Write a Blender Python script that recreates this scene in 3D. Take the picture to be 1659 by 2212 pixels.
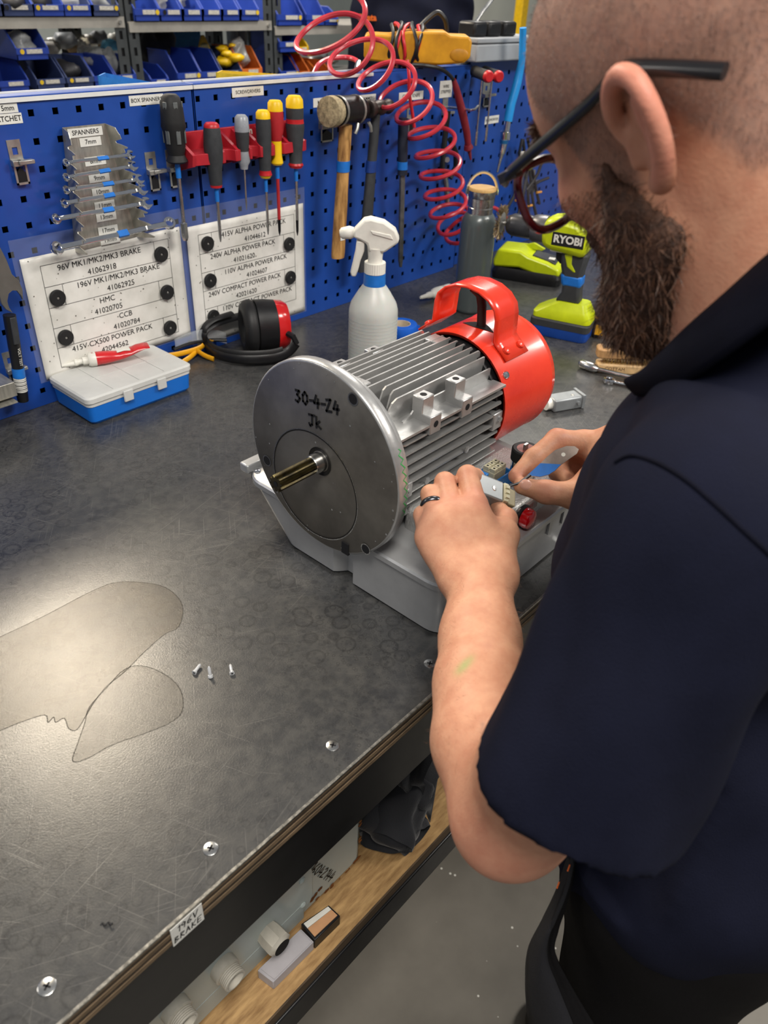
import bpy, bmesh, math, random
import numpy as np
from mathutils import Vector, Matrix, Euler
random.seed(7); np.random.seed(7)
for o in list(bpy.data.objects): bpy.data.objects.remove(o)
S = bpy.context.scene
COL = S.collection
PI = math.pi
# ------------------------------------------------------------------ camera
CAM = np.array([-0.5957, -1.2083, 1.5317]); FPX = 1662.0; IW, IH = 1659.0, 2212.0
def cam_axes(yaw, pitch, roll):
    f = np.array([math.sin(yaw)*math.cos(pitch), math.cos(yaw)*math.cos(pitch), math.sin(pitch)])
    r = np.cross(f, [0, 0, 1]); r /= np.linalg.norm(r); u = np.cross(r, f)
    return math.cos(roll)*r + math.sin(roll)*u, -math.sin(roll)*r + math.cos(roll)*u, f
CR, CU, CF = cam_axes(0.871682, -0.609777, 0.05029)
cd = bpy.data.cameras.new('camera'); cam = bpy.data.objects.new('camera', cd); COL.objects.link(cam)
cd.sensor_fit = 'HORIZONTAL'; cd.sensor_width = 6.85; cd.lens = 6.85*FPX/IW
cd.clip_start = 0.02; cd.clip_end = 60
cd.dof.use_dof = True; cd.dof.focus_distance = 0.97; cd.dof.aperture_fstop = 1.9
m = Matrix.Identity(4)
for i in range(3):
    m[i][0] = CR[i]; m[i][1] = CU[i]; m[i][2] = -CF[i]; m[i][3] = CAM[i]
cam.matrix_world = m
S.camera = cam
# ------------------------------------------------------------------ light and exposure
S.view_settings.view_transform = 'Standard'; S.view_settings.look = 'None'
S.view_settings.gamma = 1.0; S.view_settings.use_curve_mapping = False
S.view_settings.exposure = 0.0
W = bpy.data.worlds.new('workshop_air'); S.world = W; W.use_nodes = True
W.node_tree.nodes['Background'].inputs[0].default_value = (0.80, 0.84, 0.90, 1)
W.node_tree.nodes['Background'].inputs[1].default_value = 0.27
def area(name, loc, target, sx, sy, power, col):
    l = bpy.data.lights.new(name, 'AREA'); l.shape = 'RECTANGLE'; l.size = sx; l.size_y = sy
    l.energy = power; l.color = col
    o = bpy.data.objects.new(name, l); COL.objects.link(o); o.location = loc
    o.rotation_euler = (Vector(target)-Vector(loc)).to_track_quat('-Z', 'Y').to_euler()
    return o
WARM = (1.0, 0.86, 0.66); NEUT = (1.0, 0.95, 0.88)
area('ceiling_panel_bench', (0.36, 1.46, 3.0), (0.36, 1.45, 0), 0.50, 0.50, 88, WARM)
area('ceiling_panel_near', (-0.9, -1.6, 3.0), (-0.9, -1.59, 0), 1.2, 0.6, 68, NEUT)
area('ceiling_panel_right', (2.3, 0.5, 3.0), (2.3, 0.51, 0), 1.2, 0.6, 50, NEUT)
area('ceiling_panel_aisle', (1.6, -2.4, 3.0), (1.6, -2.39, 0), 1.2, 0.6, 95, NEUT)
area('ceiling_panel_shelves', (0.9, 3.0, 3.0), (0.9, 2.6, 0), 1.2, 0.6, 60, NEUT)
area('ceiling_panel_left', (-2.5, 1.9, 3.0), (-2.5, 1.91, 0), 1.2, 0.6, 40, NEUT)
# ------------------------------------------------------------------ helpers
def ray(u, v): return CF + CR*((u-IW/2)/FPX) - CU*((v-IH/2)/FPX)
def at(u, v, axis, val):                      # pixel -> point on the plane axis = val
    d = ray(u, v); t = (val-CAM[axis])/d[axis]; return Vector(CAM+t*d)
def pt(u, v, d): return Vector(CAM+d*ray(u, v))
def lin(c):
    if isinstance(c, str): c = tuple(int(c[i:i+2], 16) for i in (0, 2, 4))
    return tuple(((x/255)/12.92 if x/255 <= .04045 else ((x/255+.055)/1.055)**2.4) for x in c[:3])
MATS = {}
def mat(name, col, rough=.5, metal=0., var=.12, scale=60., bump=0., bscale=None, trans=0., alpha=1., coat=0., col2=None, stretch=None, emit=0., sub=0., ior=1.45, sheen=0., spec=None):
    if name in MATS: return MATS[name]
    M = bpy.data.materials.new(name); M.use_nodes = True; n = M.node_tree.nodes; L = M.node_tree.links
    b = n['Principled BSDF']; c = lin(col); c2 = lin(col2) if col2 else tuple(x*(1-var*1.6) for x in c)
    tc = n.new('ShaderNodeTexCoord'); nz = n.new('ShaderNodeTexNoise'); nz.inputs['Scale'].default_value = scale
    nz.inputs['Detail'].default_value = 5; nz.inputs['Roughness'].default_value = .6
    src = tc.outputs['Object']
    if stretch:
        mp = n.new('ShaderNodeMapping'); mp.inputs['Scale'].default_value = stretch; L.new(src, mp.inputs[0]); src = mp.outputs[0]
    L.new(src, nz.inputs['Vector'])
    rp = n.new('ShaderNodeValToRGB'); rp.color_ramp.elements[0].position = .32; rp.color_ramp.elements[1].position = .68
    rp.color_ramp.elements[0].color = (*c2, 1); rp.color_ramp.elements[1].color = (*[min(1, x*(1+var*.4)) for x in c], 1)
    L.new(nz.outputs['Fac'], rp.inputs[0]); L.new(rp.outputs[0], b.inputs['Base Color'])
    mr = n.new('ShaderNodeMapRange'); mr.inputs['To Min'].default_value = max(.02, rough*(1-.25)); mr.inputs['To Max'].default_value = min(1, rough*1.25)
    L.new(nz.outputs['Fac'], mr.inputs[0]); L.new(mr.outputs[0], b.inputs['Roughness'])
    b.inputs['Metallic'].default_value = metal; b.inputs['IOR'].default_value = ior
    if spec is not None: b.inputs['Specular IOR Level'].default_value = spec
    if trans: b.inputs['Transmission Weight'].default_value = trans
    if alpha < 1: b.inputs['Alpha'].default_value = alpha
    if coat: b.inputs['Coat Weight'].default_value = coat; b.inputs['Coat Roughness'].default_value = .12
    if sheen: b.inputs['Sheen Weight'].default_value = sheen; b.inputs['Sheen Roughness'].default_value = .5
    if emit: b.inputs['Emission Color'].default_value = (*c, 1); b.inputs['Emission Strength'].default_value = emit
    if sub: b.inputs['Subsurface Weight'].default_value = sub; b.inputs['Subsurface Radius'].default_value = (.9, .35, .2); b.inputs['Subsurface Scale'].default_value = .006
    if bump:
        bp = n.new('ShaderNodeBump'); bp.inputs['Strength'].default_value = bump; bp.inputs['Distance'].default_value = .002
        n2 = n.new('ShaderNodeTexNoise'); n2.inputs['Scale'].default_value = bscale or scale*4; n2.inputs['Detail'].default_value = 4
        L.new(src, n2.inputs['Vector']); L.new(n2.outputs['Fac'], bp.inputs['Height']); L.new(bp.outputs[0], b.inputs['Normal'])
    MATS[name] = M; return M
class MB:
    def __init__(s): s.v = []; s.f = []
    def add(s, vs, fs, M=None):
        o = len(s.v)
        for p in vs: s.v.append(tuple(M @ Vector(p)) if M is not None else tuple(p))
        s.f += [tuple(i+o for i in f) for f in fs]; return s
    def box(s, c, d, M=None):
        x, y, z = (k/2 for k in d); cx, cy, cz = c
        vs = [(cx+a*x, cy+b*y, cz+e*z) for a in (-1, 1) for b in (-1, 1) for e in (-1, 1)]
        return s.add(vs, [(0,1,3,2), (4,6,7,5), (0,4,5,1), (2,3,7,6), (0,2,6,4), (1,5,7,3)], M)
    def bb(s, x0, x1, y0, y1, z0, z1, M=None): return s.box(((x0+x1)/2, (y0+y1)/2, (z0+z1)/2), (x1-x0, y1-y0, z1-z0), M)
    def lathe(s, prof, n=24, M=None, cap=True):
        vs = []; fs = []
        for r, z in prof:
            for i in range(n): a = 2*PI*i/n; vs.append((r*math.cos(a), r*math.sin(a), z))
        for k in range(len(prof)-1):
            for i in range(n):
                j = (i+1) % n; fs.append((k*n+i, k*n+j, (k+1)*n+j, (k+1)*n+i))
        if cap:
            fs.append(tuple(range(n))[::-1]); fs.append(tuple((len(prof)-1)*n+i for i in range(n)))
        return s.add(vs, fs, M)
    def cyl(s, p0, p1, r0, r1=None, n=16, cap=True):
        p0 = Vector(p0); p1 = Vector(p1); d = p1-p0
        return s.lathe([(r0, 0), (r0 if r1 is None else r1, d.length)], n, Matrix.Translation(p0) @ d.to_track_quat('Z', 'Y').to_matrix().to_4x4(), cap)
    def tube(s, pts, r, n=10, closed=False, sq=None):
        P = [Vector(p) for p in pts]; m = len(P); rr = r if isinstance(r, (list, tuple)) else [r]*m
        T = []
        for i in range(m):
            a = P[(i-1) % m] if (closed or i > 0) else P[i]; b = P[(i+1) % m] if (closed or i < m-1) else P[i]
            t = b-a; T.append(t.normalized() if t.length > 1e-9 else Vector((0, 0, 1)))
        up = Vector((0, 0, 1)) if abs(T[0].z) < .9 else Vector((1, 0, 0))
        N = (up-T[0]*up.dot(T[0])).normalized(); vs = []
        for i in range(m):
            N = (N-T[i]*N.dot(T[i])); N = N.normalized() if N.length > 1e-6 else T[i].orthogonal().normalized()
            B = T[i].cross(N)
            for k in range(n):
                a = 2*PI*k/n; e = sq or (1, 1)
                vs.append(P[i]+(N*math.cos(a)*e[0]+B*math.sin(a)*e[1])*rr[i])
        fs = []
        for i in range(m if closed else m-1):
            for k in range(n):
                j = (k+1) % n; q = (i+1) % m; fs.append((i*n+k, i*n+j, q*n+j, q*n+k))
        if not closed: fs.append(tuple(range(n))[::-1]); fs.append(tuple((m-1)*n+k for k in range(n)))
        return s.add(vs, fs)
    def prism(s, poly, z0, z1, M=None):
        n = len(poly); vs = [(x, y, z0) for x, y in poly]+[(x, y, z1) for x, y in poly]
        a = sum(poly[i][0]*poly[(i+1) % n][1]-poly[(i+1) % n][0]*poly[i][1] for i in range(n))
        fs = [tuple(range(n))[::-1], tuple(range(n, 2*n))]+[(i, (i+1) % n, n+(i+1) % n, n+i) for i in range(n)]
        if a < 0: fs = [f[::-1] for f in fs]
        return s.add(vs, fs, M)
    def sphere(s, c, r, n=14, m=8, M=None):
        r = r if isinstance(r, (tuple, list)) else (r, r, r); vs = [(c[0], c[1], c[2]-r[2])]
        for j in range(1, m):
            p = PI*j/m-PI/2
            for i in range(n): a = 2*PI*i/n; vs.append((c[0]+r[0]*math.cos(p)*math.cos(a), c[1]+r[1]*math.cos(p)*math.sin(a), c[2]+r[2]*math.sin(p)))
        vs.append((c[0], c[1], c[2]+r[2])); fs = []
        for i in range(n):
            k = (i+1) % n; fs.append((0, 1+k, 1+i)); fs.append((len(vs)-1, 1+(m-2)*n+i, 1+(m-2)*n+k))
            for j in range(m-2): fs.append((1+j*n+i, 1+j*n+k, 1+(j+1)*n+k, 1+(j+1)*n+i))
        return s.add(vs, fs, M)
    def disc(s, c, r, n=20, M=None):
        return s.add([(c[0]+r*math.cos(2*PI*i/n), c[1]+r*math.sin(2*PI*i/n), c[2]) for i in range(n)], [tuple(range(n))], M)
    def grid(s, fn, nu, nv, cu=False, cv=False):
        vs = [fn(i/(nu if cu else nu-1), j/(nv if cv else nv-1)) for i in range(nu) for j in range(nv)]; fs = []
        for i in range(nu if cu else nu-1):
            for j in range(nv if cv else nv-1):
                a, b = (i+1) % nu, (j+1) % nv; fs.append((i*nv+j, a*nv+j, a*nv+b, i*nv+b))
        return s.add(vs, fs)
def link(name, me, parent=None, M=None):
    o = bpy.data.objects.new(name, me); COL.objects.link(o)
    if parent is not None:
        o.parent = parent
        if M == 'local': return o
        o.matrix_parent_inverse = root_matrix(parent).inverted()
    return o
def root_matrix(o):
    m = Matrix.LocRotScale(o.location, o.rotation_euler, o.scale)
    return root_matrix(o.parent) @ o.matrix_parent_inverse @ m if o.parent else m
def obj(name, mb, material, parent=None, local=False, bevel=0., smooth=True, ang=40, solid=0., sub=0):
    me = bpy.data.meshes.new(name); me.from_pydata([tuple(v) for v in mb.v], [], mb.f); me.update()
    if smooth:
        me.polygons.foreach_set('use_smooth', [True]*len(me.polygons)); me.set_sharp_from_angle(angle=math.radians(ang))
    me.materials.append(material)
    o = link(name, me, parent, 'local' if local else None)
    if solid: q = o.modifiers.new('thickness', 'SOLIDIFY'); q.thickness = solid; q.offset = 0
    if bevel: q = o.modifiers.new('edge', 'BEVEL'); q.width = bevel; q.segments = 2; q.limit_method = 'ANGLE'; q.angle_limit = math.radians(35)
    if sub: q = o.modifiers.new('round', 'SUBSURF'); q.levels = sub; q.render_levels = sub
    return o
def thing(name, label, cat, loc=(0, 0, 0), rotz=0., group=None, rot=None):
    o = bpy.data.objects.new(name, None); COL.objects.link(o); o.location = loc
    o.rotation_euler = rot if rot is not None else (0, 0, rotz); o.empty_display_size = .02
    return tag(o, label, cat, group)
def tag(o, label=None, cat=None, group=None, kind=None):
    if label: o['label'] = label
    if cat: o['category'] = cat
    if group: o['group'] = group
    if kind: o['kind'] = kind
    return o
def dup(root, loc=None, rot=None, label=None):
    r = root.copy(); COL.objects.link(r)
    if loc is not None: r.location = loc
    if rot is not None: r.rotation_euler = rot
    if label: r['label'] = label
    for ch in list(root.children):
        c = ch.copy(); COL.objects.link(c); c.parent = r
        for g in list(ch.children):
            q = g.copy(); COL.objects.link(q); q.parent = c
    return r
FCACHE = {}
def text_mb(txt, size, M, width=None, depth=.0002, align='CENTER', bold=0.):
    cu = bpy.data.curves.new('t', 'FONT'); cu.body = txt; cu.size = size; cu.align_x = align; cu.align_y = 'CENTER'; cu.extrude = 0; cu.resolution_u = 3; cu.offset = bold
    o = bpy.data.objects.new('t', cu); COL.objects.link(o); dg = bpy.context.evaluated_depsgraph_get()
    me = bpy.data.meshes.new_from_object(o.evaluated_get(dg)); vs = [tuple(v.co) for v in me.vertices]; fs = [tuple(p.vertices) for p in me.polygons]
    bpy.data.objects.remove(o); bpy.data.curves.remove(cu); bpy.data.meshes.remove(me)
    if width and vs:
        w = max(v[0] for v in vs)-min(v[0] for v in vs); vs = [(v[0]*width/w, v[1], v[2]) for v in vs]
    mb = MB(); mb.add(vs, fs, M); return mb
def merge(*ms):
    r = MB()
    for q in ms: r.add(q.v, q.f)
    return r
def frame(o, x, z):                            # matrix from origin, local X, local Z(normal)
    x = Vector(x).normalized(); z = Vector(z); z = (z-x*z.dot(x)).normalized(); y = z.cross(x)
    M = Matrix.Identity(4)
    for i in range(3): M[i][0] = x[i]; M[i][1] = y[i]; M[i][2] = z[i]; M[i][3] = o[i]
    return M
def stroke(mb, lines, M, w=.002, z=.0003):     # felt pen writing: flat ribbons in the local XY plane of M
    for ln in lines:
        for k in range(len(ln)-1):
            a = Vector((*ln[k], z)); b = Vector((*ln[k+1], z)); d = b-a
            if d.length < 1e-6: continue
            d.normalize(); nrm = Vector((-d.y, d.x, 0))*w/2; e = d*w*.35
            mb.add([a-e-nrm, b+e-nrm, b+e+nrm, a-e+nrm], [(0, 1, 2, 3)], M)
    return mb
# common materials
BLUE = mat('blue_powder_coat', (27, 70, 154), .38, 0, .10, 14, coat=.2)
STEEL = mat('bright_steel', (200, 200, 198), .26, 1., .12, 90)
CHROME = mat('chrome', (222, 222, 224), .10, 1., .05, 60)
ZINC = mat('zinc_plate', (186, 184, 178), .36, .8, .2, 50)
BLACKPL = mat('black_plastic', (22, 22, 24), .42, 0, .1, 60)
RUBBER = mat('black_rubber', (26, 26, 27), .62, 0, .12, 70, bump=.1)
DARKGREY = mat('charcoal_rubber', (52, 54, 57), .6, 0, .12, 90, bump=.15, bscale=500)
TAPE = mat('blue_tape', (28, 112, 200), .42, 0, .10, 80)
WHITEPL = mat('white_plastic', (226, 224, 214), .4, 0, .06, 40)
LABEL = mat('label_paper', (225, 224, 217), .6, 0, .08, 60)
INK = mat('black_ink', (18, 18, 20), .6, 0, .1, 100)
RED = mat('red_plastic', (190, 32, 38), .4, 0, .12, 40)
YELLOW = mat('yellow_plastic', (240, 196, 20), .38, 0, .08, 40)
HOLE = mat('dark_interior', (10, 10, 14), .8, 0, .1, 20)  # near-black painted in for the shade inside holes, slots and panels
WOODPLY = mat('birch_ply', (186, 150, 100), .55, 0, .22, 26, col2=(140, 106, 66), stretch=(1, 5, 8), bump=.12)
# ------------------------------------------------------------------ structure
def floor_mat():
    M = mat('painted_concrete', (112, 107, 98), .5, 0, .16, 5, bump=.05, bscale=120); n = M.node_tree.nodes; L = M.node_tree.links
    b = n['Principled BSDF']; vo = n.new('ShaderNodeTexVoronoi'); vo.inputs['Scale'].default_value = 26; vo.inputs['Randomness'].default_value = 1
    tc = n['Texture Coordinate']; L.new(tc.outputs['Object'], vo.inputs['Vector'])
    r = n.new('ShaderNodeValToRGB'); r.color_ramp.elements[0].position = .05; r.color_ramp.elements[0].color = (1, 1, 1, 1)
    r.color_ramp.elements[1].position = .075; r.color_ramp.elements[1].color = (0, 0, 0, 1); L.new(vo.outputs['Distance'], r.inputs[0])
    mx = n.new('ShaderNodeMixRGB'); L.new(r.outputs[0], mx.inputs[0]); L.new(b.inputs['Base Color'].links[0].from_socket, mx.inputs[1])
    mx.inputs[2].default_value = (.62, .6, .54, 1); L.new(mx.outputs[0], b.inputs['Base Color']); return M
tag(obj('floor', MB().bb(-4, 7, -5, 6, -.1, 0), floor_mat()), kind='structure')
WALLM = mat('pale_painted_wall', (196, 202, 198), .7, 0, .05, 3)
tag(obj('wall_back', MB().bb(-4, 7, 5.9, 6, 0, 3.2), WALLM), kind='structure')
tag(obj('wall_right', MB().bb(6.9, 7, -5, 6, 0, 3.2), WALLM), kind='structure')
# ------------------------------------------------------------------ workbench
def bench_mat():
    M = bpy.data.materials.new('worn_bench_laminate'); M.use_nodes = True; n = M.node_tree.nodes; L = M.node_tree.links; b = n['Principled BSDF']
    tc = n.new('ShaderNodeTexCoord'); P = tc.outputs['Object']
    def noise(s, d=5, vec=P, r=.6):
        q = n.new('ShaderNodeTexNoise'); q.inputs['Scale'].default_value = s; q.inputs['Detail'].default_value = d; q.inputs['Roughness'].default_value = r; L.new(vec, q.inputs['Vector']); return q.outputs['Fac']
    def ramp(f, *st):
        q = n.new('ShaderNodeValToRGB'); e = q.color_ramp.elements
        while len(e) < len(st): e.new(.5)
        for k, (p, c) in enumerate(st): e[k].position = p; e[k].color = (c, c, c, 1)
        L.new(f, q.inputs[0]); return q.outputs[0]
    def mix(f, a, c, t='MIX'):
        q = n.new('ShaderNodeMixRGB'); q.blend_type = t
        for k, s in enumerate((f, a, c)):
            if isinstance(s, (float, int)): q.inputs[k].default_value = s if k == 0 else (s, s, s, 1)
            elif isinstance(s, tuple): q.inputs[k].default_value = (*s, 1)
            else: L.new(s, q.inputs[k])
        return q.outputs[0]
    base = mix(ramp(noise(3.2), (.35, 0), (.65, 1)), (.032, .033, .035), (.056, .056, .055))
    base = mix(ramp(noise(60, 6), (.4, 0), (.62, .8)), base, (.064, .063, .060))
    # round drip stains in two sizes: darker rings and blots, only in patches
    for sc, w0, w1, amt, ms in ((34, .38, .43, .40, 2.1), (80, .34, .42, .45, 3.3), (170, .30, .42, .4, 4.1)):
        v = n.new('ShaderNodeTexVoronoi'); v.inputs['Scale'].default_value = sc; L.new(P, v.inputs['Vector'])
        ring = ramp(v.outputs['Distance'], (w0-.10, 0), (w0, 1), (w1, 0)); msk = ramp(noise(ms, 3), (.40, 0), (.58, amt*1.4))
        mm = mix(1., ring, msk, 'MULTIPLY'); base = mix(mm, base, (.014, .014, .015))
    v = n.new('ShaderNodeTexVoronoi'); v.inputs['Scale'].default_value = 30; L.new(P, v.inputs['Vector'])
    bl = ramp(v.outputs['Distance'], (.10, .75), (.15, 0)); base = mix(mix(1., bl, ramp(noise(5, 2), (.5, 0), (.6, 1)), 'MULTIPLY'), base, (.020, .020, .022))
    # fine scratches in several directions
    sc_all = None
    for k, (ang, s1, s2, th) in enumerate(((.5, 11, 1000, .715), (1.2, 9, 900, .72), (2.2, 10, 1100, .715), (2.9, 8, 860, .73), (-.25, 12, 1200, .715), (.9, 16, 700, .735))):
        m0 = n.new('ShaderNodeMapping'); m0.inputs['Rotation'].default_value = (0, 0, ang); m0.inputs['Location'].default_value = (k*3.1, k*1.7, 0)
        mp = n.new('ShaderNodeMapping'); mp.inputs['Scale'].default_value = (s1, s2, 1); L.new(m0.outputs[0], mp.inputs[0])
        wv = n.new('ShaderNodeMixRGB'); wv.blend_type = 'ADD'; wv.inputs[0].default_value = .004
        nn = n.new('ShaderNodeTexNoise'); nn.inputs['Scale'].default_value = 4; L.new(P, nn.inputs['Vector']); L.new(P, wv.inputs[1]); L.new(nn.outputs['Color'], wv.inputs[2])
        L.new(wv.outputs[0], m0.inputs[0]); f = noise(1., 1.5, mp.outputs[0], .5); r = ramp(f, (th-.02, 0), (th, 1))
        sc_all = r if sc_all is None else mix(1., sc_all, r, 'LIGHTEN')
    scm = mix(1., sc_all, ramp(noise(2.6, 2), (.36, .15), (.62, 1)), 'MULTIPLY')
    base = mix(mix(1., scm, .45, 'MULTIPLY'), base, (.24, .23, .21))
    L.new(base, b.inputs['Base Color'])
    rr = n.new('ShaderNodeMapRange'); rr.inputs['To Min'].default_value = .22; rr.inputs['To Max'].default_value = .35; L.new(noise(7, 6), rr.inputs[0]); L.new(rr.outputs[0], b.inputs['Roughness'])
    bp = n.new('ShaderNodeBump'); bp.inputs['Strength'].default_value = .12; bp.inputs['Distance'].default_value = .001; L.new(noise(500, 4), bp.inputs['Height']); L.new(bp.outputs[0], b.inputs['Normal'])
    return M
BENCH = bench_mat()
BLKSTEEL = mat('black_steel_frame', (17, 17, 19), .38, 0, .15, 20, coat=.1)
TZ = .9; FY = -.890
wb = thing('workbench', 'long workbench with scuffed dark grey top, plywood edge and black steel frame', 'workbench', (.5, -.4, 0))
obj('worktop', MB().bb(-1.3, 2.6, FY, .035, TZ-.002, TZ), BENCH, wb)
for k in range(5):
    z1 = TZ-.002-k*.0052; c = [(120, 100, 76), (66, 54, 42)][k % 2]
    obj('ply_layer', MB().bb(-1.3, 2.6, FY+(.0008 if k % 2 else 0), .03, z1-.0052, z1), mat('ply_layer_%d' % (k % 2), c, .7, 0, .35, 30, stretch=(1, 8, 8), bump=.2), wb)
obj('metal_edge', MB().bb(-1.3, 2.6, FY-.0012, FY+.0015, TZ-.0022, TZ+.0003), mat('bare_edge_metal', (168, 166, 160), .35, .9, .4, 200), wb)
for x in (-.546, -.394, -.243, -.089, .065, .22, .375):
    s_ = obj('worktop_screw', MB().lathe([(.0068, 0), (.0068, .0006), (.0058, .0010), (.0, .0010)], 20, Matrix.Translation((x, -.8605, TZ)), cap=False), STEEL, wb)
    q = MB(); 
    for a in (.5, .5+PI/2): q.box((0, 0, .00105), (.0062, .0015, .0003), Matrix.Translation((x, -.8605, TZ)) @ Matrix.Rotation(a, 4, 'Z'))
    obj('cross_slot', q, HOLE, s_)
obj('apron_rail', MB().bb(-1.3, 2.6, FY+.004, FY+.05, .778, TZ-.0285), BLKSTEEL, wb, bevel=.003)
for x in (-1.25, 2.5):
    for y in (FY+.03, -.05): obj('leg', MB().bb(x-.03, x+.03, y-.025, y+.035, 0, .85), BLKSTEEL, wb)
SHZ = .500
obj('lower_shelf', MB().bb(-1.22, 2.47, -.868, -.15, SHZ-.018, SHZ), WOODPLY, wb)
obj('shelf_edge', MB().bb(-1.22, 2.47, -.8685, -.866, SHZ-.018, SHZ+.0002), mat('ply_edge_worn', (92, 74, 54), .7, 0, .4, 30, stretch=(1, 6, 40)), wb)
obj('shelf_rail', MB().bb(-1.3, 2.5, -.872, -.83, SHZ-.075, SHZ-.0185), BLKSTEEL, wb, bevel=.002)
# oil stains: thin dried films
def film(name, pix, s, off, alpha, col, rough):
    P = [at(off[0]+x/s, off[1]+y/s, 2, TZ) for x, y in pix]; poly = [(p.x, p.y) for p in P]
    M = mat('dried_oil_'+name, col, rough, 0, .3, 30, alpha=alpha)
    o = obj('oil_stain', MB().prism(poly, TZ+.0001, TZ+.00025), M, wb)
    e = MB(); 
    for k in range(len(P)):
        a, c = P[k], P[(k+1) % len(P)]
        if a.x < -.48 and c.x < -.48: continue
        d = (c-a).normalized(); nn = Vector((-d.y, d.x, 0))*.0006
        e.add([(q.x, q.y, TZ+.0003) for q in (a-nn-d*.0006, c-nn+d*.0006, c+nn+d*.0006, a+nn-d*.0006)], [(0, 1, 2, 3)])
    obj('stain_rim', e, mat('stain_rim', (40, 36, 30), .5, 0, .3, 60, alpha=.38), o)
def smooth_poly(pts, n=4):
    out = []; m = len(pts)
    for i in range(m):
        p0, p1, p2, p3 = (np.array(pts[(i+k-1) % m], float) for k in range(4))
        for t in np.linspace(0, 1, n, endpoint=False):
            out.append(tuple(.5*((2*p1)+(-p0+p2)*t+(2*p0-5*p1+4*p2-p3)*t*t+(-p0+3*p1-3*p2+p3)*t**3)))
    return out
SA = [(-160, 440), (0, 365), (200, 270), (390, 170), (500, 125), (600, 118), (720, 135), (790, 180), (820, 240), (800, 320), (740, 352), (660, 420), (560, 520), (480, 585), (420, 660), (390, 710), (345, 780), (308, 775), (288, 730), (250, 748), (240, 725), (215, 748), (200, 715), (100, 745), (0, 785), (-160, 850)]
SB = [(600, 495), (680, 505), (770, 555), (815, 620), (815, 700), (760, 750), (640, 800), (500, 850), (400, 905), (340, 925), (325, 910), (345, 850), (380, 750), (400, 680), (480, 590), (540, 525)]
film('large', smooth_poly(SA), 2.074, (0, 1200), .13, (96, 78, 46), .34)
film('small', smooth_poly(SB), 2.074, (0, 1200), .08, (88, 74, 48), .36)
tg = thing('edge_label', 'paper label reading 196V BRAKE in marker on the bench edge', 'label', at(400, 1975, 1, FY-.002))
p = at(400, 1972, 1, FY-.002)
M = frame((p.x, FY-.0018, .8845), (1, 0, 0), (0, -1, 0))
obj('paper', MB().box((0, 0, 0), (.031, .0255, .0006), M), LABEL, tg)
hw = MB()
def pen(word, x, y, h, sl=.15):
    G = {'1': [[(.2, .8), (.4, 1), (.4, 0)]], '9': [[(.6, .75), (.35, 1), (.1, .75), (.35, .5), (.6, .75), (.5, 0)]], '6': [[(.55, 1), (.15, .5), (.1, .2), (.35, 0), (.6, .2), (.4, .45), (.12, .3)]],
         'V': [[(.05, 1), (.3, 0), (.6, 1)]], 'v': [[(.05, .6), (.3, 0), (.6, .65)]], 'B': [[(.1, 0), (.1, 1), (.5, .85), (.15, .5), (.6, .25), (.1, 0)]], 'R': [[(.1, 0), (.1, 1), (.55, .8), (.12, .5), (.6, 0)]], 'A': [[(.05, 0), (.3, 1), (.6, 0)], [(.15, .4), (.5, .4)]],
         'K': [[(.1, 0), (.1, 1)], [(.6, 1), (.12, .45), (.6, 0)]], 'k': [[(.1, 0), (.12, 1)], [(.5, .65), (.12, .35), (.62, .02)]], 'E': [[(.6, 1), (.1, 1), (.1, 0), (.6, 0)], [(.1, .5), (.5, .5)]], '0': [[(.35, 1), (.1, .7), (.12, .2), (.38, 0), (.6, .3), (.58, .75), (.35, 1)]],
         '4': [[(.3, 1), (.08, .35), (.65, .42)], [(.5, .75), (.45, 0)]], '2': [[(.1, .8), (.35, 1), (.58, .75), (.1, .02), (.65, .08)]], '3': [[(.1, .95), (.5, .95), (.25, .6), (.55, .35), (.3, 0), (.05, .1)]], '-': [[(.1, .45), (.5, .5)]], 'J': [[(.0, 1), (.7, 1.02)], [(.4, 1), (.38, .15), (.15, 0), (.02, .2)]], 'Z': [[(.1, .9), (.55, 1), (.1, 0), (.65, .05)]]}
    out = []
    for ch in word:
        if ch == ' ': x += h*.4; continue
        for ln in G[ch]: out.append([(x+a*h+sl*b*h, y+b*h) for a, b in ln])
        x += h*(.5 if ch in '1-' else .78)
    return out
stroke(hw, pen('196V', -.011, .002, .0078)+pen('BRAKE', -.0145, -.009, .0072), M, .0011, .0005); obj('handwriting', hw, INK, tg)
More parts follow.
